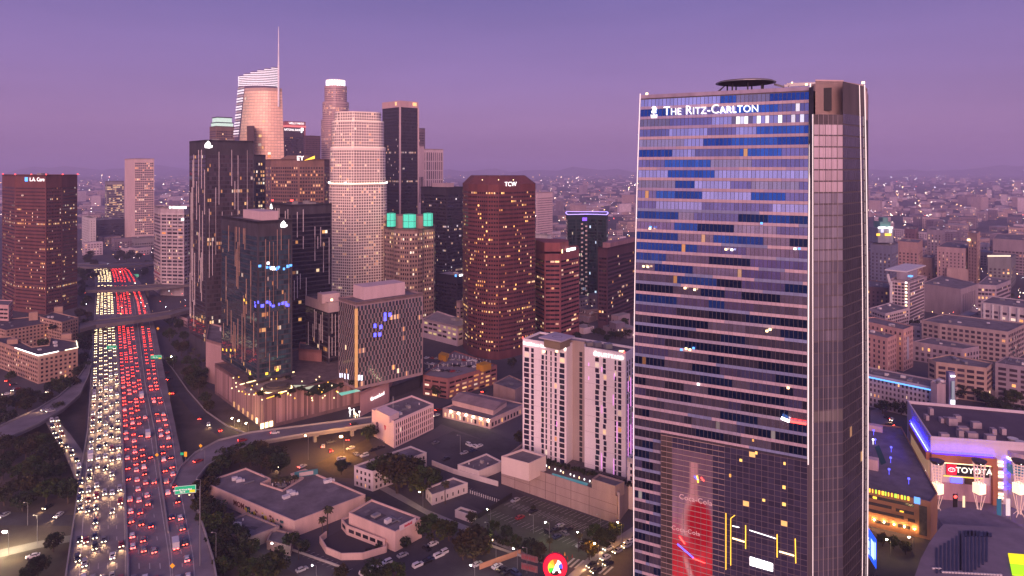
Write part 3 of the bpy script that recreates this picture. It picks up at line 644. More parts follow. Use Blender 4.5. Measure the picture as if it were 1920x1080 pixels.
for k in range(46):
    p = G(RF.uniform(430, 640), RF.uniform(704, 752), zp-.9); mb = MB(); mb.box(p, .5, .5, p.z, p.z+.6); mb.build('terrace_lamp', EMWARM if k % 3 else EMYEL, tp_)
for k in range(9): 
    p, d = facept(fp, 440+k*8.5, 790+k*2.5); mb = MB(); mb.box(p, 2.0, .4, 1, 4.2, math.atan2(d.y, d.x)); mb.build('lit_opening', EMWARM if k > 4 else mat('dim_warm', (.5, .3, .15), emit=(1, .6, .25), es=.4, noise=0), tp_)
fp2 = rectf(676, 678, 729, 431, 2451)
f2 = [tuple(XP(x, y)) for x, y in ((675, 446), (729, 474), (736, 492), (684, 466))]
tq = tower('podium_wing', 'plain pink wall with a white illuminated name beside the screened podium', 'building', ccw(f2), ZT(716, 468), 50, 5, .5, .5, wallm((.62, .36, .33), .08), 0, seed=1, units=0, top=0)
p, d = facept(ccw(f2), 707, 743); text('Greenland', tq, p, d, 3.4, EMTX, bold=.01)
f3 = ccw([tuple(XP(x, y)) for x, y in ((729, 478), (787, 505), (795, 530), (738, 500))])
tower('podium_wing', 'dark glazed wing right of the pink wall under the checkerboard hotel', 'building', f3, ZT(717, 490), 12, 1.4, .8, .8, DKW, .06, (.06, .07, .07), seed=2, units=0, top=2, ems=.3, base=5)
f4 = ccw([tuple(XP(x, y)) for x, y in ((560, 505), (603, 500), (605, 520), (562, 525))])
tower('podium_wing', 'reddish finned box on the podium roof between the condominiums', 'building', f4, ZT(655, 503), 18, 1.2, .5, .95, wallm((.35, .17, .15)), .0, (.5, .22, .2), seed=2, units=1, z0=20, top=1, base=1, gl=MESH)
f5 = ccw([tuple(XP(x, y)) for x, y in ((386, 520), (420, 505), (424, 560), (392, 575))])
tower('podium_wing', 'tall plain pink box between the two leftmost glass condominiums', 'building', f5, ZT(642, 510), 40, 5, .5, .5, wallm((.42, .27, .25), .1), 0, seed=2, units=1)
# brown gridded tower with yellow beam sign
fi = frontf([(498, 845), (508, 822), (560, 808), (608, 818), (618, 840)], 45); zi = ZT(298, 808)
ti = tower('office_tower', 'brown gridded office tower with white letters and a yellow beam on its roof', 'tower', fi, zi, 4.1, 3.1, .68, .58, wallm((.22, .13, .105)), .10, (.045, .035, .04), seed=20, ems=.5, cols=[(.9, .5, .2), (.8, .45, .2), (1, .65, .35)], hot=.12, units=0)
a = scale(fi, .6); mb = MB(); mb.prism(a, zi-1, zi+4.5, 0, poly2=scale(fi, .35)); mb.build('penthouse', BROWN, ti)
p = P(563, 297, 800); text('EY', ti, p, (1, .05, 0), 7.2, EMTX, bold=.12)
mb = MB(); q = lambda x, y: P(x, y, 800); b_ = [q(570, 301), q(590, 297.5), q(590, 292)]; mb.face(b_); mb.v += [tuple(Vector(v)+Vector((0, .4, 0))) for v in b_]; mb.f += [(5, 4, 3), (0, 3, 4, 1), (1, 4, 5, 2), (2, 5, 3, 0)]; mb.m += [0]*4; mb.c += [(0, 0, 0, 0)]*4; mb.build('sign_beam', EMYEL, ti)
mb = MB(); mb.bar(P(563, 301, 801), P(563, 299, 812), .4); mb.bar(P(585, 299, 801), P(585, 299, 812), .4); mb.build('sign_frame', DARKM, ti)
# the white gridded tower
def f777(k, dy=0):
    pts = [(616.5, 735), (616.5, 716), (618.5, 710), (623, 706), (630, 704), (658, 698), (663, 698.5), (714, 712), (719, 715), (723, 719), (725.5, 725), (725.5, 742)]
    f = frontf(pts, 42); return scale(f, k)
W777 = wallm((.93, .82, .70), .03)
t7 = tower('office_tower', 'tall white gridded tower stepping in towards the top with brightly lit shoulders', 'tower', f777(1), ZT(345, 698), 2.85, 2.6, .62, .60, W777, .07, (.15, .085, .085), seed=21, ems=.4, mg=.1, top=1, base=3, units=0, cols=[(1, .62, .25), (1, .75, .4)])
z = ZT(345, 698)
for k, ytop, sd_ in ((.955, 276, 3), (.90, 226, 4), (.80, 208, 5)):
    f = f777(k); z1 = ZT(ytop, 700); mb = MB(); mb.prism(f, z-1.5, z1, 0, top=True); o = mb.build('upper_tier', W777, t7)
    n = max(1, int((z1-z-.5)/2.85)); Rr = random.Random(sd_)
    for i in range(n):
        m = row(f, f, z+.9+i*2.85, z+.9+i*2.85+1.77, 2.6, .62, .1, Rr, .07, (.15, .085, .085), .4)
        if m.f: m.build('window_row', GLASS, t7, attr=True)
    mb = MB(); mb.ring(inset(f777({.955: 1, .90: .955, .80: .90}[k]), .4), 1.0, z-.4, z+.35); mb.build('glow_strip', mat('shoulder_light', (.9, .8, .7), emit=(1, .75, .55), es=7, noise=0, sample=True) if k == .955 else mat('shoulder_dim', (.9, .8, .7), emit=(1, .75, .55), es=.6, noise=0), t7)
    z = z1
for x in (617, 648, 725): beacon(t7, (*XP(x, 697 if x == 648 else 715), ZT(345, 698)+.4), EMW, .8)
# sail-shaped tower with spire
def fsail(z):
    Y = 1000; t = min(1, max(0, (z-100)/(ZT(163, Y)-100))); xl = 436+(459-436)*t; xr = 534+(528.5-534)*t**1.6
    n = 14; pts = [(xl+(xr-xl)*i/n, Y+12-14*math.sin(math.pi*(i/n*.85+.1))) for i in range(n+1)]
    return frontf(pts, 50)
zs = ZT(163, 990)
SAILG = attrmat('sail_glass', .5, .2, .2)
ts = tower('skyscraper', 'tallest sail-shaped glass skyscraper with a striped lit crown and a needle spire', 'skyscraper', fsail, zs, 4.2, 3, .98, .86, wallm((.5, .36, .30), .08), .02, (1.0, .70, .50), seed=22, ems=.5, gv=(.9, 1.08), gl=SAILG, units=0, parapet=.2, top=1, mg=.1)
def crownf(z):
    Y = 1012; t = (z-ZT(258, Y))/(ZT(122, Y)-ZT(258, Y)); xl = 436+(446.5-436)*min(1, t); xr = 523.5
    n = 8; pts = [(xl+(xr-xl)*i/n, Y+14-16*math.sin(math.pi*(i/n*.8+.15))) for i in range(n+1)]; return frontf(pts, 34)
LOUV = mat('lit_louvre', (.8, .78, .8), emit=(.92, .92, 1), es=.5, noise=0)
DLOU = mat('dark_louvre', (.12, .10, .16), .6)
mb = MB(); zz = ZT(262, 1010)
for k in range(9): z0_, z1_ = zz+(ZT(142, 1010)-zz)*k/9, zz+(ZT(142, 1010)-zz)*(k+1)/9; mb.prism(scale(crownf(z0_), .90), z0_, z1_, 0, poly2=scale(crownf(z1_), .90), top=k == 8)
mb.build('crown_core', DLOU, ts)
zc0, zc1 = ZT(160, 1010), ZT(124, 1010)
for k in range(11):
    za = zc0 + (zc1-zc0)*k/11; zb = za + (zc1-zc0)/11*.5; fr = crownf(za); keep = fr[:]
    # the crown is cut on a slant: higher louvres start further right
    cut = 446 + max(0, (k-5.2))*13; Yc = 1012
    xs = [max(cut, 446.3+(523.5-446.3)*i/8) for i in range(9)]; xs = sorted(set(round(x, 2) for x in xs))
    if len(xs) < 2: continue
    pts = [(x, Yc+14-16*math.sin(math.pi*((x-446.3)/77.2*.8+.15))) for x in xs]; f = frontf(pts, 34)
    mb = MB(); mb.prism(f, za, zb, bot=True); mb.build('louvre', LOUV, ts)
    mb = MB(); mb.prism(scale(f, .95), zb, za+(zc1-zc0)/11, top=False); mb.build('louvre_gap', DLOU, ts)
for k in range(19):
    za = ZT(258, 1010) + (ZT(164, 1010)-ZT(258, 1010))*k/19; xl_ = 437+(446-437)*k/19; mb = MB(); mb.prism(frontf([(xl_, 1004), (xl_+3, 996), (xl_+10+3*k/19, 986)], 12), za, za+1.7, bot=True); mb.build('louvre', LOUV if k % 3 else WHITEP, ts)
mb = MB(); mb.bar(P(522.3, 200, 1003), P(522.3, 122, 1003), 1.3, 0, 8); mb.bar(P(522.3, 122, 1003), P(522.3, 50, 1003), 1.1, 0, 8, .35); mb.build('spire', mat('spire_white', (.7, .65, .68), .4, emit=(.8, .7, .8), es=.12), ts)
mb = MB(); mb.prism(ccw([tuple(XP(x, y)) for x, y in ((463, 972), (477, 968), (477, 1000), (463, 1000))]), 0, ZT(236, 970)); mb.build('service_core', mat('dark_bronze', (.09, .06, .06), .4), ts)
# lantern-topped tower left of the sail
fj = rectf(393, 405, 440, 1180, 2450)
tj = tower('office_tower', 'dark brown tower topped by a pale green lit lantern left of the sail skyscraper', 'tower', fj, ZT(236, 1180), 4.2, 3, .7, .5, BROWN, .03, seed=23, units=0)
for k, (sc_, ya, yb) in enumerate(((.88, 236, 229), (.78, 227, 219))):
    mb = MB(); mb.prism(scale(fj, sc_), ZT(ya+2, 1180), ZT(yb, 1180)); mb.build('lantern_tier', mat('lantern_green', (.4, .6, .5), emit=(.6, .85, .72), es=.55, noise=0), tj)
    mb = MB(); mb.ring(scale(fj, sc_+.04), 2, ZT(yb+1.2, 1180), ZT(yb-.6, 1180)); mb.build('lantern_rim', DARKM, tj)
# bank towers between sail and round tower
fk = rectf(531, 536, 573, 1500, 2450)
tk = tower('office_tower', 'distant red-topped tower with white letters on its crown band', 'tower', fk, ZT(227, 1500), 4.2, 3, .6, .5, wallm((.38, .14, .14)), .03, seed=24, units=0, top=30)
p, d = facept(fk, 555, 231.5, 2.5); text('WELLS FARGO', tk, p, d, 6.0, EMTX, bold=.05, sx=.85)
mb = MB(); mb.ring(inset(fk, -.8), 1.5, ZT(238, 1500), ZT(234.5, 1500)); mb.build('glow_strip', mat('red_glow', (.6, .2, .2), emit=(.9, .22, .2), es=.5), tk)
fl_ = rectf(531, 533, 570, 1420, 2450)
tl = tower('office_tower', 'dark bank tower with white letters below the red-topped tower', 'tower', fl_, ZT(239, 1420), 4.2, 3, .8, .5, wallm((.06, .045, .06)), .06, seed=25, units=0, top=16)
p, d = facept(fl_, 548, 243.5, .8); text('NATIONAL BANK', tl, p, d, 6.4, EMTX, bold=.05, sx=.66)
p, d = facept(fl_, 565, 243.5, .8); mb = MB(); mb.box(p, 2.2, .3, p.z-6, p.z+4, math.atan2(d.y, d.x)); mb.box(p + d*3, 1.8, .3, p.z-2, p.z+4, math.atan2(d.y, d.x)); mb.build('sign_emblem', EMW, tl)
fm = rectf(569, 572, 601, 1390, 2450)
tower('office_tower', 'plain brown tower right of the dark bank tower', 'tower', fm, ZT(254, 1390), 4.2, 3, .6, .5, DKBR, .02, seed=26)
# round stepped skyscraper with lit crown
def round_t():
    Y = 1480; c = XP(629.5, Y); r = empty('skyscraper', (c[0], c[1], 0), 'round stepped skyscraper with a bright white crown behind the gridded tower', 'skyscraper')
    w = wallm((.50, .36, .34), .1); R = random.Random(30); tiers = [(26.5/1300*Y, 0, ZT(225, Y)), (24/1300*Y, ZT(225, Y), ZT(192, Y)), (20.5/1300*Y, ZT(192, Y), ZT(162, Y))]
    for rad, z0, z1 in tiers:
        f = circ(c, rad, 24); mb = MB(); mb.prism(f, z0, z1); mb.build('wall', w, r)
        z0 = max(z0, 150)
        for k in range(int((z1-z0)/4.3)):
            hot = R.random() < .1; m = row(f, f, z0+k*4.3+.8, z0+k*4.3+2.8, 2.6, .6, .05, R, .5 if hot else .06, (.08, .05, .06), .5)
            m.build('window_row', GLASS, r, attr=True)
    rad = 16.5/1300*Y; f = circ(c, rad, 24); mb = MB(); mb.prism(f, ZT(162.5, Y), ZT(151, Y)); mb.build('crown_drum', mat('crown_glow', (.7, .6, .55), emit=(1, .82, .7), es=.45), r)
    for k in range(12):
        a = -math.pi/2+(k-5.5)*.27; p = (c[0]+math.cos(a)*(rad+.4), c[1]+math.sin(a)*(rad+.4)); mb = MB(); mb.box(p, 2.2, 1.6, ZT(161.5, Y), ZT(152, Y), a+math.pi/2); mb.build('crown_light', EMW, r)
    mb = MB(); mb.ring(circ(c, 16.8/1300*Y+1, 24), 2, ZT(152.5, Y), ZT(150.5, Y)); mb.build('crown_rim', mat('crown_glow', (.7, .6, .55)), r)
round_t()
# dark slab with pale corner strips
fo = rectf(717, 750, 784, 900, 2300); zo = ZT(189, 900)
to = tower('skyscraper', 'very tall black slab with pale corner strips and a pink top band', 'skyscraper', fo, zo, 4.2, 1.6, .8, .5, wallm((.028, .024, .034)), .02, (.02, .018, .028), seed=31, ems=.35, cols=[(.8, .75, .65), (1, .7, .4)], hot=.06, top=4, units=0)
mb = MB(); mb.ring(inset(fo, -.3), 3, zo-8, zo+.3); mb.build('top_band', wallm((.52, .36, .36), .08), to)
for q in fo:
    if Vector(q).length < 940: mb = MB(); mb.box(q, 1.9, 1.9, 0, zo-8, .6); mb.build('corner_strip', wallm((.55, .42, .42), .08), to)
for x, w_ in ((743, 3), (777, 6)):
    p, d = facept(fo, x, 184.5, .7); mb = MB(); mb.box(p, w_, .4, zo-5.5, zo-1, math.atan2(d.y, d.x)); mb.build('sign_panel', mat('amber_sign', (.8, .5, .2), emit=(1, .6, .25), es=.8, noise=0), to)
tower('office_tower', 'slim dark tower peeping from behind the black slab', 'tower', rectf(783, 784, 797, 1150, 2300), ZT(240, 1150), 4.2, 3, .6, .5, wallm((.16, .12, .15)), .05, seed=32, units=0)
tower('office_tower', 'blank pale pink slab beside the finned white tower', 'tower', rectf(783, 785, 795, 1080, 2300), ZT(273, 1080), 80, 3, .6, .5, wallm((.60, .45, .46), .06), 0, seed=33, units=0)
fq = rectf(795, 798, 831, 1120, 2300); zq = ZT(279, 1120)
def slots(i, nb, R, fl): return [(k+.25, k+.8) for k in range(nb)]
tower('office_tower', 'white tower of tall vertical fins right of the black slab', 'tower', fq, zq, 15, 4.2, .5, .9, wallm((.66, .52, .52), .06), 0, (.22, .16, .18), seed=34, pat=slots, units=1, sil=.05)
# curved tower with green lanterns
fr = frontf([(720, 720), (721, 705), (737, 695), (739, 690), (750, 684), (767, 680), (783, 684), (792, 690), (795, 695), (813, 703), (816, 720)], 40)
zr = ZT(430, 680)
tr_ = tower('office_tower', 'bow-fronted tan tower crowned by glowing green glass lanterns', 'tower', fr, zr, 4.3, 2.6, .58, .5, wallm((.34, .24, .20)), .12, (.04, .03, .04), seed=35, ems=.65, cols=[(1, .75, .4), (1, .9, .7), (.9, .6, .25)], hot=.12, mg=.3, units=0, top=1)
mb = MB(); mb.prism(ccw([tuple(XP(x, y)) for x, y in ((727, 704), (805, 700), (806, 730), (728, 730))]), zr-1, ZT(405, 700)); mb.build('penthouse', wallm((.38, .18, .17)), tr_)
for xa, xb, ya, yb in ((724.5, 741, 400, 427), (755, 779, 402, 429), (793, 811, 400, 426)):
    c = XP((xa+xb)/2, 693); w_ = (xb-xa)/1300*693; f = [(c[0]+w_/2*x, c[1]+y) for x, y in ((-1, 2), (-.8, -2), (0, -3.2), (.8, -2), (1, 2), (0, 6))]
    mb = MB(); mb.prism(ccw(f), ZT(yb, 690), ZT(ya, 690)); l_ = mb.build('glass_lantern', EMGRN, tr_)
    mb = MB(); mb.ring(inset(ccw(f), -.15), .3, ZT(yb, 690), ZT(yb, 690)+1)
    for k in range(6): mb.bar((*inset(ccw(f), -.12)[k], ZT(yb, 690)), (*inset(ccw(f), -.12)[k], ZT(ya, 690)), .16)
    for zz in (.5, 1.0): h_ = ZT(yb, 690)+(ZT(ya, 690)-ZT(yb, 690))*zz; mb.ring(inset(ccw(f), -.15), .3, h_-.2, h_+.1)
    mb.build('lantern_frame', DARKM, l_)
mb = MB(); mb.prism(ccw([tuple(XP(x, y)) for x, y in ((755, 683), (779, 683), (778, 700), (756, 700))]), ZT(466, 684), zr+.1); mb.build('central_bay', mat('dark_bay', (.03, .022, .03), .3), tr_)
# dark block and its lower neighbours
fs = rectf(789, 838, 872, 850, 2000)
tsb = tower('office_tower', 'wide black office block with a pale penthouse behind the lantern tower', 'tower', fs, ZT(351, 850), 4.2, 2, .98, .5, wallm((.03, .025, .035)), .05, (.02, .017, .028), seed=36, ems=.4, cols=[(1, .8, .5), (.8, .8, .8)], hot=.1, units=0)
mb = MB(); mb.prism(scale(fs, .5), ZT(351, 850)-1, ZT(344, 850)); mb.build('penthouse', wallm((.45, .34, .36), .06), tsb)
ft = rectf(815, 857, 885, 735, 2000)
tt = tower('office_block', 'black windowless-looking block with a short blue-white sign at its top corner', 'building', ft, ZT(517, 735), 4, 2.5, .8, .5, wallm((.02, .016, .035)), .01, (.015, .012, .03), seed=37, roof=ROOFP)
p, d = facept(ft, 864, 516); lit_bar(tt, p, d, 5.6, 2.0); p, d = facept(ft, 855, 517); mb = MB(); mb.box(p, 2.4, .3, p.z-1.2, p.z+1.4, math.atan2(d.y, d.x)); mb.build('sign_emblem', EMCY, tt)
tower('office_block', 'small pink-grey block squeezed against the red-brown octagon tower', 'building', rectf(856, 862, 885, 690, 2000), ZT(565, 690), 4, 2.5, .9, .4, wallm((.4, .28, .28)), .02, seed=38)
fu = ccw([tuple(XP(x, y)) for x, y in ((793, 655), (858, 622), (885, 640), (820, 690))])
tower('garage_building', 'white-topped garage with open lit decks left of the red-brown octagon tower', 'building', fu, ZT(612, 622), 4.2, 7, .8, .45, wallm((.62, .50, .52), .06), .5, (.05, .04, .03), seed=39, ems=.35, units=1, roof=ROOFP, base=4, top=1, cols=[(.7, .6, .25), (.8, .65, .3)])
# red-brown octagon with the roof lettering
fv = frontf([(867.5, 645), (869, 615), (878, 598), (895, 587), (915, 580), (935, 578), (962, 587), (1003, 607), (1004, 640)], 45); zv = ZT(346, 580)
tv = tower('office_tower', 'large red-brown faceted tower with three white letters and many lit windows', 'tower', fv, zv, 3.55, 2.1, .66, .42, wallm((.15, .05, .05)), .12, (.02, .014, .02), seed=40, ems=.9, cols=[(1, .55, .14), (1, .62, .2), (1, .7, .35)], top=2.5, mg=.2, units=0, parapet=.2, hot=.04)
mb = MB(); mb.prism(fv, zv-.3, zv+7, 0, poly2=scale(fv, .74)); mb.build('sloped_crown', wallm((.14, .05, .052)), tv)
p, d = facept(fv, 957, 345.5); text('TCW', tv, p, d, 5.2, EMTX, bold=.05)
for x in (905, 935, 962): p, d = facept(fv, x, 338); beacon(tv, p + Vector((0, 0, 0)), EMWARM, .35)
fw = frontf([(1000, 668), (1021, 640), (1051, 640), (1086, 668)], 35); zw = ZT(472, 640)
tw2 = tower('office_tower', 'shorter red ribbon-windowed tower with a bright white sign beside the octagon', 'tower', fw, zw, 4.1, 4.4, .94, .42, wallm((.24, .08, .08)), .13, (.02, .014, .02), seed=41, ems=.7, cols=[(1, .8, .5), (1, .65, .3)], units=0, top=6)
mb = MB(); mb.prism(frontf([(1000, 672), (1021, 642), (1050, 642), (1066, 655)], 28), zw-1, ZT(455, 642)); mb.build('upper_block', wallm((.24, .08, .08)), tw2)
p, d = facept(fw, 1069, 468.5); lit_bar(tw2, p - d*4.2 + Vector((0, 0, .3)), d, 5.4, 2.7); lit_bar(tw2, p + d*4.4 + Vector((0, 0, .5)), d, 9.6, 2.5); p, d = facept(fw, 1053.5, 471); mb = MB(); mb.box(p, 1.3, .3, p.z-1.8, p.z+1.6, math.atan2(d.y, d.x)); mb.build('sign_emblem', EMWARM, tw2)
tower('apartment_tower', 'far white slab with small dark windows right of the octagon', 'tower', rectf(1005, 1007, 1036, 1250, 2000), ZT(361, 1250), 4.2, 3.6, .7, .45, wallm((.66, .50, .50), .06), .0, (.2, .14, .16), seed=42)
tower('domed_building', 'small white building with rows of windows below the far white slab', 'building', rectf(1003, 1026, 1034, 1050, 2000), ZT(440, 1050), 5, 3.4, .5, .5, WHITEW, .03, seed=43)
fx = frontf([(1061, 855), (1064, 822), (1080, 826), (1100, 830), (1120, 826), (1137, 820), (1140, 850)], 40); zx = ZT(402, 828)
tx = tower('condo_tower', 'dark green glass tower outlined by a violet light along its roof', 'tower', fx, zx, 3.7, 2.4, .97, .8, wallm((.02, .035, .035)), .03, (.02, .045, .045), seed=44, ems=.6, gl=DCG, cols=[(.9, .85, .6), (.6, .8, 1)], units=1)
mb = MB(); mb.ring(inset(fx, -.4), .6, zx-.1, zx+.5); mb.build('glow_strip', mat('violet_light', (.4, .3, 1), emit=(.42, .32, 1), es=2.2, noise=0), tx)
p, d = facept(fx, 1096, 411); mb = MB(); mb.box(p, 6, .3, p.z-2, p.z+2, math.atan2(d.y, d.x)); mb.build('light_panel', mat('violet_panel', (.2, .1, .8), emit=(.25, .12, 1), es=.9, noise=0), tx)
for k in range(34): p, d = facept(fx, 1099 if k % 2 else 1091, 420+k*4.3); mb = MB(); mb.box(p, 2.4, .3, p.z-.9, p.z+.9, math.atan2(d.y, d.x)); mb.build('balcony_light', mat('dim_pink', (.45, .3, .32), emit=(.8, .55, .45), es=.18, noise=0), tx)
fy = rectf(1121, 1139, 1215, 690, 1800); zy = ZT(465, 690)
ty = tower('office_tower', 'dark maroon tower with a plain roof box left of the hotel skyscraper', 'tower', fy, zy, 4.1, 2.6, .9, .5, wallm((.07, .03, .042)), .035, (.025, .015, .025), seed=45, ems=.6, units=0)
mb = MB(); mb.prism(scale(fy, .8), zy-1, ZT(455, 700)); mb.build('penthouse', wallm((.26, .15, .17)), ty)
tower('office_block', 'pale low block between the red ribbon tower and the maroon tower', 'building', rectf(1084, 1108, 1122, 720, 2000), ZT(590, 720), 5, 4, .5, .5, wallm((.45, .33, .32)), .1, seed=46)
# ------------------------------------------------------------------ the glass hotel skyscraper
RA = Vector((40.7, 230.0)); RB = Vector((87.2, 205.0)); RU = (RB-RA).normalized(); RN = Vector((RU.y, -RU.x)); RL = (RB-RA).length
RBK = -RN
def bulge(z): return -7.0*max(0, (z-75)/110)**2 - .5*max(0, (70-z)/70)**2
def rp(u, z, o=0): p = RA + RU*u + RN*(bulge(z)+o); return Vector((p.x, p.y, z))
ZTOP = 184.5
rz = empty('hotel_skyscraper', (75, 225, 0), 'huge glass hotel skyscraper of blue and pink panels with white lettering near its top', 'skyscraper')
S0 = RB + RU*1.6 + RBK*2.5; S1 = Vector((99.2, 208.0)) + RBK*.2; S2 = Vector((113.9, 222.7)); S3 = S2 + RBK*26
def s2(z): return S2 - Vector((.72, .69))*(2.9*max(0, (z-85)/100)**2 + 1.5*max(0, (75-z)/75)**2)
A3 = RA + RBK*24 + RU*3
mb = MB(); K = 20
for k in range(K):
    z0, z1 = ZTOP*k/K, ZTOP*(k+1)/K
    mb.face([rp(0, z0), rp(RL, z0), rp(RL, z1), rp(0, z1)])
    mb.face([(*A3, z0), rp(0, z0), rp(0, z1), (*A3, z1)]); mb.face([rp(RL, z0), (*S0, z0), (*S0, z1), rp(RL, z1)])
mb.face([(*S3, 0), (*A3, 0), (*A3, ZTOP), (*S3, ZTOP)])
mb.face([(*S0, 0), (*S1, 0), (*S1, 176), (*S0, 176)])
for k in range(K):
    z0, z1 = 186*k/K, 186*(k+1)/K; mb.face([(*S1, z0), (*s2(z0), z0), (*s2(z1), z1), (*S1, z1)]); mb.face([(*s2(z0), z0), (*S3, z0), (*S3, z1), (*s2(z1), z1)])
mb.build('wall', wallm((.10, .085, .095)), rz)
mb = MB(); mb.face([rp(0, ZTOP-1), rp(RL, ZTOP-1), (*(S0+RBK*6), ZTOP-1), (*(S3), ZTOP-1), (*A3, ZTOP-1)]); mb.face([(*S0, 176), (*S1, 176), (*(S1+RBK*10), 176), (*(S0+RBK*10), 176)]); mb.build('roof', ROOF, rz)
Rz = random.Random(77); FH = 3.42; NF = 53
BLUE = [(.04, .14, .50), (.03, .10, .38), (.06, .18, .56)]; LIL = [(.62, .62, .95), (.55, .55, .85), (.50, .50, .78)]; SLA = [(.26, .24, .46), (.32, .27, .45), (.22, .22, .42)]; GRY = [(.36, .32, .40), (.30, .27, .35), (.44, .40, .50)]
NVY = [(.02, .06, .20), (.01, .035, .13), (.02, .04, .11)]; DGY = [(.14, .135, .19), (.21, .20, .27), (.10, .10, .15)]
def segs(n, lo, hi):
    k = 0; r = []
    while k < n:
        e = min(n, k + Rz.randint(lo, hi)); r.append((k, e)); k = e
    return r
NB = 42; BW = RL/NB
UG = 9.2                                              # the big glass grid starts this far along the lower facade
for f in range(NF):
    z0 = 2 + f*FH; zg0 = z0 + .95; z1 = z0 + FH
    if z1 > ZTOP: z1 = ZTOP
    hi = f/NF; mg = MB(); ms = MB(); low = z1 < 73.5
    lim = NB if not low else int(UG/BW)
    if low:
        sg = [(0, 2), (2, 5), (5, lim)] if f % 2 else [(0, 3), (3, 4), (4, lim)]
    else: sg = segs(NB, 4, 12) if hi > .6 else segs(NB, 2, 9)
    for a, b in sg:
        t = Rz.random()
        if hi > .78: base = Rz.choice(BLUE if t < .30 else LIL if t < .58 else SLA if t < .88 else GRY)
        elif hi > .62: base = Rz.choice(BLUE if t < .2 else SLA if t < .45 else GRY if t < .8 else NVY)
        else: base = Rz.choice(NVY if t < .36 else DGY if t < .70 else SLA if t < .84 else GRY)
        for k in range(a, min(b, lim)):
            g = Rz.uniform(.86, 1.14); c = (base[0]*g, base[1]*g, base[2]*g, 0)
            if Rz.random() < .008: c = (*Rz.choice([(.8, .42, .16), (.7, .45, .25), (.6, .55, .5)]), Rz.uniform(.06, .32))
            if f in (50, 51) and 24 < k < 41 and Rz.random() < (.45 if f == 50 else .12): c = (*Rz.choice([(1, .97, .85), (.9, .75, .55), (.8, .8, .85)]), Rz.uniform(.15, 1.1))
            u0, u1 = k*BW+.07, (k+1)*BW-.07
            mg.face([rp(u0, zg0, .06), rp(u1, zg0, .06), rp(u1, z1-.08, .06), rp(u0, z1-.08, .06)], 0, c)
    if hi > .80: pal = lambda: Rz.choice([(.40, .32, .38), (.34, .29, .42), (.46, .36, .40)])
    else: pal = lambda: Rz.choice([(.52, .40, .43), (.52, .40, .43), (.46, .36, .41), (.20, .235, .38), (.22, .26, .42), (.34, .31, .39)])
    cur = pal()
    for a, b in (segs(NB, 5, 17) if not low else sg):
        cur = pal()
        for k in range(a, min(b, lim)):
            g = Rz.uniform(.93, 1.07); u0, u1 = k*BW+.02, (k+1)*BW-.02
            q0, q1 = rp(u0, z0, .16), rp(u1, z0, .16); r1, r0 = rp(u1, zg0, .16), rp(u0, zg0, .16)
            ms.face([q0, q1, r1, r0], 0, (cur[0]*g, cur[1]*g, cur[2]*g, 0)); ms.face([r0, r1, rp(u1, zg0, .05), rp(u0, zg0, .05)], 0, (cur[0]*g, cur[1]*g, cur[2]*g, 0))
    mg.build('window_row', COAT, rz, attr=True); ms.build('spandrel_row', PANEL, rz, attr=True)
# side volume: grid of grey glass on the setback front and the receding chamfer
SIDEG = attrmat('grey_curtain_glass', .14, .55, .6)
for f in range(int(176/FH)):
    z0 = 2+f*FH; m = MB()
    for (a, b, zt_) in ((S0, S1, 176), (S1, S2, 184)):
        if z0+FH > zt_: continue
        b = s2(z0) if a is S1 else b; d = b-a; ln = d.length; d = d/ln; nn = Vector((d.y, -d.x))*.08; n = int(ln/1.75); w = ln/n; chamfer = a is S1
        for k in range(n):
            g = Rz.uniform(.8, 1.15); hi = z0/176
            c = ((.82, .68, .68) if hi > .86 else (.46, .43, .50) if hi > .74 else (.30, .28, .35) if hi > .60 else (.34, .32, .30) if .47 < hi < .49 else (.17, .165, .22)) if not chamfer else (.13, .115, .14)  # paler, pinker panes with height: evening light put into the glass colour
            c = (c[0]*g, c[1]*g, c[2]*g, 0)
            if Rz.random() < .006: c = (.8, .5, .25, Rz.uniform(.1, .4))
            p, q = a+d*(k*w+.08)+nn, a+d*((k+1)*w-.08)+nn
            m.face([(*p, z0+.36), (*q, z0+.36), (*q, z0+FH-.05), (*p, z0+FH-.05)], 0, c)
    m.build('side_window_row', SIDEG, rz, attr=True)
mb = MB(); q0 = S0+RBK*7; q1 = S1+RBK*8+RU*2
mb.face([(*(S0+RBK*6), 175), (*(S1+RBK*5.5), 175), (*(S1+RBK*5.5), 187), (*(S0+RBK*6), 187)]); mb.prism(ccw([S0+RBK*6, S1+RBK*5.5, s2(186)+RBK*1, S2+RBK*12, S0+RBK*16]), 176, 186.3); mb.build('mechanical_screen', wallm((.60, .45, .42), .15), rz)
mb = MB(); c = S0.lerp(S1, .35)+RBK*5.7; mb.box(c, 3.6, .4, 177.5, 184.5, math.atan2(RU.y, RU.x)); mb.build('louvre_panel', DARKM, rz)
mb = MB(); mb.ring(ccw([S0+RBK*6, S1+RBK*5.5, s2(186)+RBK*1, S2+RBK*12, S0+RBK*16]), .7, 185.6, 186.6); mb.build('coping', wallm((.45, .35, .36)), rz)
beacon(rz, (*s2(186), 186.8), EMWARM, .35); beacon(rz, (*rp(2, ZTOP)[:2], ZTOP+.3), EMWARM, .35)
for k in range(1, 6):
    mb = MB(); p = S0.lerp(S1, k/6)-RBK*.14; mb.box(p, .09, .12, 0, 176, math.atan2(RU.y, RU.x)); mb.build('side_mullion', mat('side_mullion_grey', (.42, .36, .38), .5, noise=0), rz)
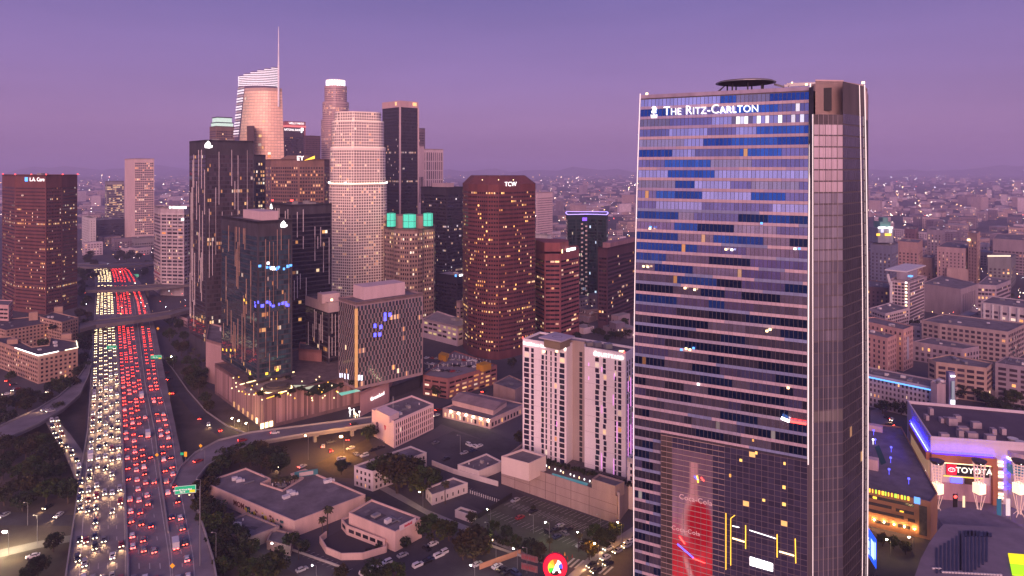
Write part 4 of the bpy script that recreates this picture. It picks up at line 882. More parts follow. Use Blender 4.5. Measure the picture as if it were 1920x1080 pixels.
# lit edge fins
EDGE = mat('lit_edge', (.75, .68, .68), .4, emit=(1, .82, .76), es=.6, noise=0)
def edge(fn, z0, z1, w=.28, nm='edge_fin'):
    mb = MB(); K = 40; P_ = [fn(z0+(z1-z0)*k/K) for k in range(K+1)]
    for a, b in zip(P_, P_[1:]):
        mb.bar(a, b, w, 0, 4)
    mb.build(nm, EDGE, rz)
edge(lambda z: rp(-.25, z, .35), 0, ZTOP+.8, .17); edge(lambda z: rp(RL+.35, z, .35), 72.5, ZTOP+1.2, .22)
edge(lambda z: Vector((*(S0-RU*.2+RN*.3), z)), 0, 176, .14); edge(lambda z: Vector((*(s2(z)+Vector((.4, -.1))), z)), 0, 186.5, .17); edge(lambda z: Vector((*(s2(z)-Vector((2.4, 2.4))+RN*.3), z)), 0, 186, .13)
mb = MB(); q0, q1 = rp(0, ZTOP), rp(RL, ZTOP); polyline_box([rp(0, ZTOP), rp(RL*.5, ZTOP), rp(RL, ZTOP)], .6, -.9, 1.2, mb); mb.build('parapet', wallm((.32, .27, .36)), rz)
# dark slot between the facade and the side volume
mb = MB(); mb.face([(*(RB+RU*.75+RN*-.2), 0), (*(S0-RU*.35+RN*.05), 0), (*(S0-RU*.35+RN*.05), 176), (*(RB+RU*.75-RN*4), 176)]); mb.build('slot_panel', mat('dark_slot', (.03, .03, .035), .3), rz)
# the projecting glass grid low on the facade
ZGR = 74.0
GE = RL + .2
def gp(u, z, o=1.0): p = RA + RU*u + RN*o; return Vector((p.x, p.y, z))
mb = MB(); mb.prism(ccw([tuple(gp(UG, 0, .2)[:2]), tuple(gp(UG, 0, 1.0)[:2]), tuple(gp(GE, 0, 1.0)[:2]), tuple(gp(GE, 0, .2)[:2])]), 0, ZGR); mb.build('atrium_wall', mat('atrium_back', (.05, .04, .05), .5), rz)
GCOL = attrmat('atrium_glass', .06, .12, .6)
nb = 24; gw = (GE-UG)/nb; gh = 1.71; nr = int(ZGR/gh)
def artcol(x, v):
    """reflection of a red soft-drink advertisement, painted as glowing panes; x, v run 0..1 over the painted patch and the grid height"""
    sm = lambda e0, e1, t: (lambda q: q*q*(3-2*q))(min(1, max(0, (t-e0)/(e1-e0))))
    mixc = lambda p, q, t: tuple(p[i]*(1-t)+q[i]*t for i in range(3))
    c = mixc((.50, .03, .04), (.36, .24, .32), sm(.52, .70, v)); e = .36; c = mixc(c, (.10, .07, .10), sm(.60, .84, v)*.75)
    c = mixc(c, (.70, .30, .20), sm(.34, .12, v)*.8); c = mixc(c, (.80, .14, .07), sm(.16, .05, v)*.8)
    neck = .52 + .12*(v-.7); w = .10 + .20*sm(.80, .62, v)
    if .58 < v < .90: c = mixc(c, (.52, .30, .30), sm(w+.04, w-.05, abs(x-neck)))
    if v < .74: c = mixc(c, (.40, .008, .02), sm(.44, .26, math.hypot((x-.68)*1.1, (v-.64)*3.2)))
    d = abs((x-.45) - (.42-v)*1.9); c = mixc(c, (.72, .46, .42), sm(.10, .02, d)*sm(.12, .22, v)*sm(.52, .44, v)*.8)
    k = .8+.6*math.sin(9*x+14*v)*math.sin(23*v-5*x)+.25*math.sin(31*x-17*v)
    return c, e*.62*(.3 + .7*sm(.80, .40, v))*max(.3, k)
for r_ in range(nr):
    z0, z1 = r_*gh+.1, (r_+1)*gh; m = MB()
    for k in range(nb):
        u0, u1 = UG+k*gw+.05, UG+(k+1)*gw-.05; g = Rz.uniform(.75, 1.2)
        if 2 <= k < 9 and z0/ZGR < .93:  # these panes carry the painted reflection of the red advertisement
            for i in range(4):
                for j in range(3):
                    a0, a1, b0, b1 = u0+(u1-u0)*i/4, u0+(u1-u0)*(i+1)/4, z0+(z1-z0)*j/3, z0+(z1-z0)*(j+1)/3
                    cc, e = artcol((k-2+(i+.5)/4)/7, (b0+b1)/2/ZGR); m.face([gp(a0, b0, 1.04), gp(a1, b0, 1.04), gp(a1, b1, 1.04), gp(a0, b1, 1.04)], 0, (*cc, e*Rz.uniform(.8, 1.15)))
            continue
        if k < 10 and r_ < 5 and k > 0: m.face([gp(u0, z0, 1.04), gp(u1, z0, 1.04), gp(u1, z1, 1.04), gp(u0, z1, 1.04)], 0, (.6, .36, .18, Rz.uniform(.1, .5))); continue
        if Rz.random() < .005: c = (.9, .55, .18, .6)
        elif k < 2: c = (.09*g, .07*g, .065*g, 0)
        else: c = (.05*g, .045*g, .085*g, 0)
        if r_ < 5 and k > 8 and Rz.random() < .3: c = (1, .6, .3, Rz.uniform(.1, .4))
        m.face([gp(u0, z0, 1.04), gp(u1, z0, 1.04), gp(u1, z1, 1.04), gp(u0, z1, 1.04)], 0, c)
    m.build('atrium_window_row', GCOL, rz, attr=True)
GRIDM = mat('grid_mullion', (.60, .44, .36), .5, noise=.05)
mb = MB()
for r_ in range(1, nr+1):
    ua = UG + gw*11
    m = MB(); p = gp((UG+ua)/2, 0, 1.12); m.box(p, ua-UG, .16, r_*gh-.05, r_*gh+.05, math.atan2(RU.y, RU.x)); m.v, n0 = m.v, len(m.f); p = gp((ua+GE)/2, 0, 1.12); m.box(p, GE-ua, .16, r_*gh-.035, r_*gh+.035, math.atan2(RU.y, RU.x), 1); m.build('grid_bar', [GRIDM, mat('grid_dim', (.20, .16, .19), .5, noise=0)], rz)  # bar colour painted brighter near the red glow, darker beyond it
for k in range(nb+1):
    m = MB(); m.box(gp(UG+k*gw, 0, 1.1), .07, .12, 0, ZGR, math.atan2(RU.y, RU.x)); m.build('grid_mullion', mat('grid_thin', (.22, .18, .20), .5, noise=0), rz)
text('Coca-Cola', rz, gp(UG+6.1*gw, 55, 1.3), (*RU, 0), 2.3, mat('reflected_ad_white', (.7, .5, .5), emit=(1, .5, .45), es=.14, noise=0), ext=.03, up=(.08, 0, 1))  # letters of the reflected advertisement, set on the panes
text('Coca-Cola', rz, gp(UG+4.4*gw, 44.5, 1.3), (*RU, 0), 2.0, mat('reflected_ad_white', (.7, .5, .5), emit=(1, .5, .45), es=.14, noise=0), ext=.03)
text('Capture', rz, gp(UG+5.0*gw, 22.5, 1.3), (*RU, 0), 2.6, EMW, ext=.03)
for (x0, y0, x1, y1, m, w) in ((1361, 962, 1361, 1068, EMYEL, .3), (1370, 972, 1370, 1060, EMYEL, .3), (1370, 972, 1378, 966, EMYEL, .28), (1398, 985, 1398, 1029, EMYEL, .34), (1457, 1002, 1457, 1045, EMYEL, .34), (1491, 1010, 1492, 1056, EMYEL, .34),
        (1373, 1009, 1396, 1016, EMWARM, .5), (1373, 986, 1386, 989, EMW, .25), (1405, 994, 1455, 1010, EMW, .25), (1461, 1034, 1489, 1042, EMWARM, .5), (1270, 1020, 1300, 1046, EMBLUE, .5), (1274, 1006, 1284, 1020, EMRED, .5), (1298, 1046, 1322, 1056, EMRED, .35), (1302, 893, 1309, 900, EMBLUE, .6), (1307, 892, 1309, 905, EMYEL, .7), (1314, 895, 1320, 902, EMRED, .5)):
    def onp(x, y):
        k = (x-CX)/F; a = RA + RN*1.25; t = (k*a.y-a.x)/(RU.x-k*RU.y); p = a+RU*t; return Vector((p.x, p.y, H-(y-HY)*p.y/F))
    mb = MB(); mb.bar(onp(x0, y0), onp(x1, y1), w*.42); mb.build('glow_strip', m, rz)  # added glowing bars stand in for plaza lights mirrored in the glass
q = [onp(x, y) for x, y in ((1406, 1044), (1449, 1057), (1449, 1072), (1406, 1060))]; mb = MB(); mb.face(q[::-1]); mb.face([Vector(p)-Vector((*RN, 0))*.15 for p in q]); mb.build('glow_panel', EMW, rz)  # added glowing panel stands in for a white screen mirrored in the glass
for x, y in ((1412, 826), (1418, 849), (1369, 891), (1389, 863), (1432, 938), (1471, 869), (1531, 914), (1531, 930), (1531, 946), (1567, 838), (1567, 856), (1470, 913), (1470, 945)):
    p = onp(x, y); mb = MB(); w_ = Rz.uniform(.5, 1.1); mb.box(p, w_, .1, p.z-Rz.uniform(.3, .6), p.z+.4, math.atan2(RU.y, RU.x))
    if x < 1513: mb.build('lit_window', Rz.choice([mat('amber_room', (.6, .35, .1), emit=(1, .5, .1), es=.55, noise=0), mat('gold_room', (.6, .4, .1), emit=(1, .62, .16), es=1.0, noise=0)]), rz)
q = [onp(x, y) for x, y in ((1465, 783), (1480, 788), (1482, 793), (1467, 790))]; mb = MB(); mb.bar(q[0]+Vector((*RN, 0))*.3, onp(1480, 790), .5); mb.build('glow_strip', EMW, rz); mb = MB(); mb.bar(onp(1480, 790), onp(1511, 795), .35); mb.build('glow_strip', EMRED, rz)
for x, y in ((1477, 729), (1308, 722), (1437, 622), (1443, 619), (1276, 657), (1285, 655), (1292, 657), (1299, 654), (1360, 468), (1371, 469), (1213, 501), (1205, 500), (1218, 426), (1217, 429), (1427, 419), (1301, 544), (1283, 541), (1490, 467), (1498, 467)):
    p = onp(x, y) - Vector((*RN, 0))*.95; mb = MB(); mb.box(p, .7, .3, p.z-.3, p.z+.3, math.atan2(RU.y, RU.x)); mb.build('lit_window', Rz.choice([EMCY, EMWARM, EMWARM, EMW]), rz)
mb = MB(); mb.box(gp(4.6, 0, .6), 9, .8, 0, 19, math.atan2(RU.y, RU.x)); mb.build('base_panel', wallm((.62, .42, .42), .08), rz)
# lettering and emblem
sg = rp(0, 181.5, .9); zs_ = lambda y, Y: H-(y-HY)*Y/F
def onf(x, y, o=.7):
    z = 178
    for _ in range(6):
        a = RA + RN*(bulge(z)+o); k = (x-CX)/F; t = (k*a.y-a.x)/(RU.x-k*RU.y); p = a+RU*t; z = H-(y-HY)*p.y/F
    return Vector((p.x, p.y, z))
pc = onf(1244, 209); text('The Ritz-Carlton', rz, pc, (*RU, 0), 4.1, EMTX, bold=-.01, caps=.78, sx=.91, align='LEFT')
e = onf(1226, 210); mb = MB(); q = lambda x, z: (e.x+RU.x*x*.85, e.y+RU.y*x*.85, e.z+z*.9)
for poly in ([(-1.1, -2.2), (1.1, -2.2), (1.3, -.9), (.7, -1.2), (0, -.6), (-.7, -1.2), (-1.3, -.9)], [(-.9, -.4), (.9, -.4), (.8, .6), (1.1, 1.2), (.5, 2.1), (-.2, 2.2), (-.9, 1.7), (-.5, .9), (-1.0, .3)]):
    mb.face([q(*p) for p in poly]); mb.face([Vector(q(*p))-Vector((*RN, 0))*.3 for p in poly][::-1])
    for i in range(len(poly)): a, b = q(*poly[i-1]), q(*poly[i]); mb.face([a, b, Vector(b)-Vector((*RN, 0))*.3, Vector(a)-Vector((*RN, 0))*.3])
mb.build('sign_emblem', EMTX, rz)
# helipad and roof gear
hc = Vector(P(1398, 153.5, 236)); mb = MB(); mb.prism(circ(hc, 9.0, 32), hc.z-.4, hc.z+.1, bot=True, poly2=circ(hc, 9.0, 32)); mb.prism(circ(hc, 7.6, 32), hc.z-.8, hc.z-.4, poly2=circ(hc, 9.0, 32), bot=True); hp = mb.build('helipad', mat('helipad_deck', (.10, .085, .09), .8), rz)
mb = MB(); mb.ring(circ(hc, 9.8, 32), .5, hc.z-.5, hc.z-.25); mb.build('safety_net', STEEL, hp)
for k in range(7): a = k*.9; mb = MB(); mb.bar((hc.x+6*math.cos(a), hc.y+6*math.sin(a), ZTOP-1), (hc.x+6*math.cos(a), hc.y+6*math.sin(a), hc.z-.5), .26, 0, 6); mb.build('helipad_leg', DARKM, hp)
mb = MB(); mb.bar(P(1452, 158, 236), P(1470, 163, 234), .5); mb.bar(P(1470, 161, 234), P(1534, 157, 232), .55); mb.bar(P(1475, 157, 234), P(1530, 155, 232), .25); mb.build('access_ramp', STEEL, rz)
for x in (1480, 1500, 1520): mb = MB(); mb.bar(P(x, 160, 233), P(x, 172, 233), .2); mb.build('ramp_post', STEEL, rz)
mb = MB(); mb.box(P(1532, 160, 232), 3.5, 3, ZTOP-1, ZT(158, 232), .4); mb.build('roof_unit', wallm((.30, .22, .23)), rz)
for x in (1348, 1345): mb = MB(); mb.bar(P(x, 172, 236), P(1360, 160, 236), .18); mb.build('brace', DARKM, hp)
beacon(rz, P(1512, 160, 232), EMWARM, .3); beacon(rz, P(1485, 156, 233), EMWARM, .2)

# ------------------------------------------------------------------ the pale pink hotel with two slabs
CW = wallm((.90, .82, .82), .04); Y0 = 331.0
Bc = XP(1170, Y0); vl = CX-F*F/(1780-CX); cu_ = Vector(((vl-CX)/F, 1)).normalized(); cv = Vector(((1780-CX)/F, 1)).normalized()
def cu(px, back=0.):
    k = (px-CX)/F; o = Bc + cv*back; t = (k*o.y-o.x)/(cu_.x-k*cu_.y); return o + cu_*t
zc = ZT(668, Y0)
foot = ccw([cu(980), cu(1062), cu(1062)+cv*7, cu(1096, 7), cu(1096, 2), Bc+cv*2, Bc+cv*2+cv*13, cu(980)+cv*18])
ht = empty('hotel_tower', (*cen(foot), 0), 'pale pink hotel of two joined slabs with dark window columns beside a pool terrace', 'hotel')
mb = MB(); mb.prism(foot, 0, zc); mb.build('wall', CW, ht)
mb = MB(); mb.ring(foot, .5, zc, zc+1.1); mb.build('parapet', CW, ht)
mb = MB(); mb.face([(*p, zc+.03) for p in inset(foot, .5)]); mb.build('roof', ROOF, ht)
mb = MB(); a, b = cu(1063, 6.7), cu(1096, 6.7); k = -cv*.0; mb.face([(*a, 10), (*b, 10), (*b, zc+2.2), (*a, zc+2.2)]); c2 = a+cv*3; d2_ = b+cv*3; mb.face([(*a, zc+2.2), (*b, zc+2.2), (*d2_, zc+2.2), (*c2, zc+2.2)]); mb.build('recess_wall', wallm((.42, .34, .31), .08), ht)
Rc = random.Random(5); FHc = 2.68; nfl = 22; HW = []
ca = [(983.7, 992), (996, 1001), (1015.6, 1020), (1023, 1025.8), (1032, 1034.6), (1040, 1044), (1050, 1058.5)]; cb = [(1116, 1123), (1130.6, 1136), (1152.5, 1155.6), (1159, 1165)]; cc_ = [(1086.5, 1092)]
for f in range(nfl):
    z0 = zc-2.6-(f+1)*FHc; m = MB()
    def win(pa, pb, nn, col=None):
        nn = nn*.08; c = col or ((*Rc.choice(WARM), Rc.uniform(.1, .5)) if Rc.random() < .035 else (.03*Rc.uniform(.6, 1.5), .025, .05*Rc.uniform(.7, 1.4), 0))
        m.face([(*(pa+nn), z0), (*(pb+nn), z0), (*(pb+nn), z0+2.12), (*(pa+nn), z0+2.12)], 0, c)
    sh = .8 if (f//3) % 2 else 0
    for i, (a, b) in enumerate(ca): win(cu(a-(1.4*sh if i in (0, 2, 6) else 0)), cu(b), -cv)
    for i, (a, b) in enumerate(cb): win(cu(a+(1.6*sh if i in (0, 1) else 0), 2), cu(b+(1.6*sh if i in (0, 1) else 0), 2), -cv)
    for a, b in cc_: win(cu(a, 6.7), cu(b, 6.7), -cv, (.05, .045, .05, 0))
    o = Bc+cv*2
    for t in (1.4, 4.2, 7.6): win(o+cv*t, o+cv*(t+1.1), Vector((cv.y, -cv.x)))
    HW.append(m)
    if f % 3 == 1:
        mb = MB()
        for x0, x1, bk in ((980.3, 1061.5, 0), (1096.5, 1169.5, 2)): a, b = cu(x0, bk)-cv*.05, cu(x1, bk)-cv*.05; mb.face([(*a, z0-.5), (*b, z0-.5), (*b, z0-.42), (*a, z0-.42)])
        mb.build('panel_joint', mat('panel_joint', (.40, .31, .30), .9, noise=0), ht)
split_faces(HW[:7], ht, 'window', GLASS); mb = MB()
for q in HW[7:]:
    n = len(mb.v); mb.v += q.v; mb.f += [tuple(i+n for i in f) for f in q.f]; mb.m += q.m; mb.c += q.c
tag(mb.build('lower_windows', GLASS, ht, attr=True), kind='stuff')
PKL = mat('pink_light', (.9, .3, .7), emit=(.85, .35, 1), es=.7, noise=0)
for x, ya, yb in ((1104, 680, 686), (1128.5, 688, 697), (1128.5, 760, 775), (1104, 706, 712), (1152, 700, 712), (1157, 790, 830), (1150, 740, 760), (1044, 790, 800), (1128, 850, 880), (1151, 860, 890)):
    p = cu(x, 2 if x > 1090 else 0)-cv*.15; mb = MB(); mb.box(p, .22, .2, ZT(yb, p.y), ZT(ya, p.y), .3); mb.build('glow_strip', PKL, ht)
o = Bc+cv*2
for t, za, zb in ((2.8, 20, 46), (6.2, 15, 35), (6.0, 44, 58), (9, 22, 40), (2.9, 52, 57)):
    p = o+cv*t+Vector((cv.y, -cv.x))*.15; mb = MB(); mb.box(p, .25, .25, za, zb); mb.build('glow_strip', PKL, ht)
p = cu(1002, 0)-cv*.3; text('Residence Inn', ht, (*p, zc-1.15), tuple(-cu_)+(0,), 2.5, EMTX, bold=-.005, sx=.9)
p = cu(1141, 2)-cv*.3; text('COURTYARD', ht, (*p, zc-1.6), tuple(-cu_)+(0,), 2.7, EMTX, bold=-.01, sx=.95)
for px, bk, dz in ((1060, 0, 0), (1117, 2, -.6)): p = cu(px, bk)-cv*.2; mb = MB(); mb.box(p, 1.0, .3, zc-1.7+dz, zc+.3+dz, .3); mb.build('flood_light', mat('flood_white', (1, 1, .9), emit=(1, .95, .8), es=3, noise=0, sample=True), ht)
pl = pg([(1010, 632), (1040, 622), (1078, 630), (1052, 640)], zc+5); mb = MB(); mb.prism(pl, zc+4.4, zc+5, bot=True); hp2 = mb.build('helipad', mat('helipad_pale', (.45, .40, .46), .8), ht)
mb = MB(); mb.ring(circ((*cen(pl), 0), 2.6, 24), .35, zc+5, zc+5.03); mb.build('helipad_ring', mat('helipad_mark', (.2, .17, .2), .8), hp2)
mb = MB(); mb.prism(scale(pl, .72), zc, zc+4.4); mb.build('lift_housing', mat('tan_dark', (.22, .17, .12), .8), ht)
for x, y in ((1020, 645), (1044, 649), (1168, 655), (1163, 660)): mb = MB(); p = P(x, y, 338); mb.box(p, 1.2, .8, zc+.1, zc+.9); mb.build('roof_lamp', EMWARM, ht)
for x in (1090, 1105, 1120, 1140): mb = MB(); mb.box(cu(x, 9), 3.5, 3, zc, zc+Rc.uniform(1.2, 2.6), .3); mb.build('roof_unit', Rc.choice([STEEL, CONC, DARKM]), ht)
for x, bk in ((980.5, 0), (1170, 2)): p = cu(x, bk); beacon(ht, (*p, zc+1.1), r=.35)
# low right annex of the hotel and the garage podium with the pool
an = ccw([cu(1176, -4), cu(1215, -4), cu(1215, -4)+cv*8, cu(1176, -4)+cv*8]); 
tower('hotel_annex', 'low pale wing of the pink hotel tucked against the glass skyscraper', 'building', an, 24, 3, 2.2, .5, .6, CW, 0, seed=4, units=0, base=10, top=1)
pod = ccw([tuple(G(940, 907, 0))[:2], tuple(G(1157, 983, 0))[:2], tuple(G(1157, 983, 0)+Vector((16, 30, 0)))[:2], tuple(G(940, 907, 0)+Vector((18, 33, 0)))[:2]])
zpd = 11.5
pd = empty('garage_podium', (*cen(pod), 0), 'long windowless pinkish garage wall with panel joints below the pool terrace', 'building')
mb = MB(); mb.prism(pod, 0, zpd); mb.build('wall', wallm((.40, .30, .27), .12), pd); mb = MB(); mb.ring(pod, .4, zpd, zpd+1.1); mb.build('parapet', wallm((.40, .30, .27), .12), pd)
a, b = G(940, 907, 0), G(1157, 983, 0); nn = Vector(((b-a).y, -(b-a).x, 0)).normalized()
if nn.y > 0: nn = -nn
for t in (.13, .27, .41, .50, .63, .78):
    p = a.lerp(b, t)+nn*.04; mb = MB(); mb.box(p, .22, .1, 0, zpd+1.1, math.atan2((b-a).y, (b-a).x)); mb.build('panel_joint', mat('panel_joint_dark', (.2, .14, .14), .9, noise=0), pd)
for z in (4.2, 8.2): mb = MB(); p = (a+b)/2+nn*.03; mb.box(p, (b-a).length*.99, .08, z, z+.16, math.atan2((b-a).y, (b-a).x)); mb.build('panel_joint', mat('panel_joint_dark', (.2, .14, .14), .9, noise=0), pd)
mb = MB(); mb.face([(*p, zpd+.02) for p in inset(pod, .4)]); mb.build('terrace', mat('pool_deck', (.12, .10, .10), .9, noise=.4, ns=.3), pd)
mb = MB(); mb.face([G(x, y, zpd+.06) for x, y in ((1036, 887), (1103, 906), (1100, 913), (1032, 893))]); mb.build('pool_water', mat('pool_water', (.08, .35, .38), .08, emit=(.1, .55, .6), es=.16, noise=0), pd)
for k in range(16): mb = MB(); p = G(1005+k*9+Rc.uniform(-3, 3), 868+k*3.2, zpd+.1); mb.box(p, .4, .4, p.z, p.z+.7); mb.build('terrace_lamp', EMW if k % 3 else EMWARM, pd)
q = pg([(940, 855), (992, 869), (1024, 854), (980, 841)], 19); mb = MB(); mb.prism(q, zpd-1, 18, mt=0); pe = mb.build('penthouse', wallm((.66, .54, .50), .06), pd); mb = MB(); mb.ring(q, .5, 18, 19); mb.build('parapet', wallm((.66, .54, .50), .06), pe); mb = MB(); mb.face([(*p, 18.03) for p in inset(q, .5)]); mb.build('roof', ROOF, pe)
q = ccw([tuple((a.lerp(b, .80)-nn*.15))[:2], tuple((b-nn*.15-(b-a).normalized()*1))[:2], tuple(b-nn*7)[:2], tuple(a.lerp(b, .8)-nn*7)[:2]]); mb = MB(); mb.prism(q, zpd-.5, 16, 0, 1); pe = mb.build('stair_tower', [wallm((.40, .30, .27), .12), ROOF], pd); mb = MB(); mb.ring(q, .4, 16, 16.8); mb.build('parapet', wallm((.40, .30, .27), .12), pe)
mb = MB(); c = tuple(b + Vector((.7, .8, 0)))[:2]; d_ = Vector(pod[2])-Vector(pod[1]); mb.box(c, .6, 1.2, 0, 14, .3); mb.build('white_pier', wallm((.6, .5, .5)), pd)
# ------------------------------------------------------------------ low buildings traced by their roof outlines
def low(name, label, cat, roof_px, z, wall, roof=ROOF, par=.8, wins=None, units=0, seed=1, z0=0., lit=.04, dark=(.03, .025, .03), bay=3.2, wf=.45, hf=.5, fh=3.4, group=None, ems=.5, skip=(), base=.9):
    f = pg(roof_px, z) if not isinstance(roof_px[0], Vector) else ccw(roof_px); c = cen(f); r = empty(name, (*c, z0), label, cat, group); R = random.Random(seed)
    mb = MB(); mb.prism(f, z0, z-par, top=False); mb.build('wall', wall, r)
    mb = MB(); mb.face([(*p, z-par) for p in f]); mb.build('roof', roof, r)
    mb = MB(); mb.ring(f, .35, z-par-.01, z); mb.ring(inset(f, -.06), .5, z-.16, z+.03); mb.build('parapet', wall, r)
    if wins:
        split_faces([row(f, f, z0+base+k*fh+.3, z0+base+k*fh+.3+fh*hf, bay, wf, .8, R, lit, dark, ems, skip) for k in range(wins)], r, 'window', GLASS)
    n = len(f)
    if units and c[1] < 480:
        ar = abs(sum(f[i][0]*f[(i+1) % n][1]-f[(i+1) % n][0]*f[i][1] for i in range(n)))/2; dd_ = Vector(f[1])-Vector(f[0]); an = math.atan2(dd_.y, dd_.x)
        for k in range(min(12, int(ar/90)+3)):
            i = R.randrange(n); p = Vector(c).lerp(Vector(f[i]).lerp(Vector(f[(i+1) % n]), R.random()), R.uniform(.1, .72)); t = R.random(); mb = MB()
            if t < .34: s = R.uniform(1.5, 4); mb.box(p, s*1.6, s, z-par+.002, z-par+.03+.004*k, an); mb.build('roof_patch', R.choice([mat('roof_patch_dark', (.085, .075, .08), .95), mat('roof_patch_pale', (.22, .195, .20), .9)]), r)
            elif t < .55: mb.box(p, R.uniform(3, 8), .5, z-par+.15, z-par+.7, an + R.choice((0, 1.571))); mb.build('roof_duct', STEEL, r)
            else: mb.bar((*p, z-par), (*p, z-par+R.uniform(.6, 1.3)), R.uniform(.2, .4), 0, 8); mb.build('roof_vent', R.choice([WHITEP, STEEL]), r)
    for k in range(units):
        i = R.randrange(n); p = Vector(c).lerp(Vector(f[i]), R.uniform(.1, .55)); d = Vector(f[1])-Vector(f[0]); mb = MB(); s = R.uniform(1.2, 2.6); mb.box(p, s*1.4, s, z-par, z-par+R.uniform(.8, 1.8), math.atan2(d.y, d.x)); mb.build('roof_unit', R.choice([STEEL, CONC, WHITEP]), r)
    return r, f
PKW = wallm((.62, .44, .38), .12); PWW = wallm((.64, .56, .54), .1)
hl, fh1 = low('warehouse', 'big flat-roofed pink hall with a painted mural along its left wall', 'building', [(381, 904), (461, 877), (508, 897), (490, 905), (530, 918), (568, 895), (545, 888), (572, 879), (685, 927), (552, 977)], 7, PKW, units=2, seed=3)
for x, y in ((543, 925), (612, 905), (617, 903), (548, 928), (448, 903), (440, 900)):
    p = G(x, y, 6.2); mb = MB(); mb.box(p, 2.6, 1.8, 6.1, 7.7, .5); mb.box((p.x+2, p.y+.6), 1.1, 1.3, 6.1, 7.2, .5); mb.build('roof_unit', WHITEP, hl)
mb = MB(); q = [G(x, y, 6.6) for x, y in ((552, 897), (596, 890))]; mb.bar(q[0]+Vector((1, 0, -.6)), q[0]+Vector((1, 0, 1.5)), .12); mb.bar(q[1]+Vector((-1, 0, -.6)), q[1]+Vector((-1, 0, 1.5)), .12); c = (q[0]+q[1])/2; mb.box(c, (q[1]-q[0]).length, .4, 6.9, 9.6, math.atan2((q[1]-q[0]).y, (q[1]-q[0]).x)); bb = mb.build('roof_billboard', mat('teal_paint', (.05, .2, .22), .6), hl)
mb = MB(); d = (q[1]-q[0]).normalized(); nn_ = Vector((d.y, -d.x, 0)); cc2 = c+nn_*.28; mb.box(cc2, (q[1]-q[0]).length*.6, .1, 7.3, 9.1, math.atan2(d.y, d.x)); mb.build('billboard_face', mat('pale_paint', (.55, .45, .42), .7), bb)
# mural letters on the left wall
MUR = [mat('mural_%d' % i, c, .8, noise=.2) for i, c in enumerate(((.12, .04, .03), (.55, .45, .03), (.02, .09, .09), (.08, .06, .08), (.5, .45, .42)))]
Rm = random.Random(9); a, b = G(445, 939, 6), G(533, 976, 6)
pa, pb = Vector(fh1[0]), None
fa_ = [p for p in fh1]; L0 = Vector((*G(381, 904, 7)[:2], 0)); L1 = Vector((*G(552, 977, 7)[:2], 0)); dd = (L1-L0).normalized(); nn_ = Vector((dd.y, -dd.x, 0)); nn_ = nn_ if nn_.y < 0 else -nn_; LL = (L1-L0).length
t = .36
for word, m, s_, zz in (('MOM', 0, 3.4, 3.6),): text(word, hl, L0+dd*(LL*.42)+nn_*.1+Vector((0, 0, zz)), dd, s_, MUR[m], ext=.02, bold=.12, sx=1.0)
for k, tt_ in enumerate((.52, .60, .69, .78, .86)):
    p = L0+dd*(LL*tt_)+nn_*.1; mb = MB()
    for j in range(9):
        x, z = Rm.uniform(-2, 2), Rm.uniform(1.6, 4.6); w, h = Rm.uniform(.5, 1.4), Rm.uniform(.5, 1.3); a_ = Rm.uniform(-.5, .5); qq = p+dd*x+Vector((0, 0, z))
        n_ = 7; mb.face([qq + dd*(w*math.cos(6.283*i/n_+a_)*Rm.uniform(.6, 1)) + Vector((0, 0, h*math.sin(6.283*i/n_+a_)*Rm.uniform(.6, 1))) + nn_*(.004*j) for i in range(n_)], Rm.choice((0, 1, 2, 3) if k % 2 else (2, 3, 4, 1)))
    mb.build('mural_painting', MUR, hl)
low('annex', 'low grey-roofed annex below the mural wall of the big hall', 'building', [(427, 976), (462, 961), (524, 986), (466, 1008), (434, 1003)], 5, wallm((.36, .27, .25)), seed=5, units=1)
low('annex', 'small dark-roofed shed between the annex and the corner of the big hall', 'building', [(512, 990), (552, 1000), (545, 1025), (500, 1012)], 4, wallm((.3, .22, .2)), seed=6)
rs, frs = low('restaurant', 'pink-walled restaurant with a white and red painted name on its far parapet', 'building', [(654, 961), (697, 936), (791, 971), (741, 997)], 8.5, PKW, units=3, seed=7)
p, d = facept(frs, 764, 978, .25); mb = MB(); mb.box(p, 9, .25, 8.0, 10.2, math.atan2(d.y, d.x)); mb.build('sign_panel', wallm((.66, .56, .56), .05), rs); mb = MB(); [mb.box(p + d*(k*.62-1.8) + Vector((d.y, -d.x, 0))*.2, .44, .06, 8.5+.1*(k % 2), 9.4+.25*(k % 3 == 0), math.atan2(d.y, d.x)) for k in range(7)]; mb.build('sign_lettering', mat('red_paint', (.5, .02, .06), .6), rs)
low('restaurant_wing', 'narrow flat-roofed wing with dark openings along the patio', 'building', [(640, 973), (657, 966), (730, 1000), (722, 1012), (650, 985)], 4.2, PKW, seed=8, wins=1, bay=4, wf=.75, hf=.45, base=1.2)
pt = [G(x, y, 0) for x, y in ((612, 1008), (600, 1018), (612, 1038), (640, 1050), (680, 1049), (724, 1036), (728, 1020))]
mb = MB(); polyline_box(pt, .5, 0, 2.8, mb); tag(mb.build('patio_wall', PKW), 'curved pink wall wrapping the sunken restaurant patio', 'wall')
mb = MB(); mb.face([p + Vector((0, 0, .06)) for p in pt] + [G(655, 985, .06)]); struct(mb, 'patio', mat('patio_paving', (.06, .05, .055), .9))
wl, fwl = low('apartment_house', 'white three-storey house with small dark windows behind the big dark tree', 'building', [(664, 873), (699, 884), (760, 862), (800, 848), (770, 836), (722, 852)], 10, PWW, units=3, seed=9, wins=3, bay=2.6, wf=.42, hf=.5, fh=3.0, base=.7)
low('house', 'small white building with a wall lamp beside the palm tree', 'building', [(810, 928), (877, 905), (850, 895), (798, 915)], 5, PWW, seed=10, wins=1, wf=.2)
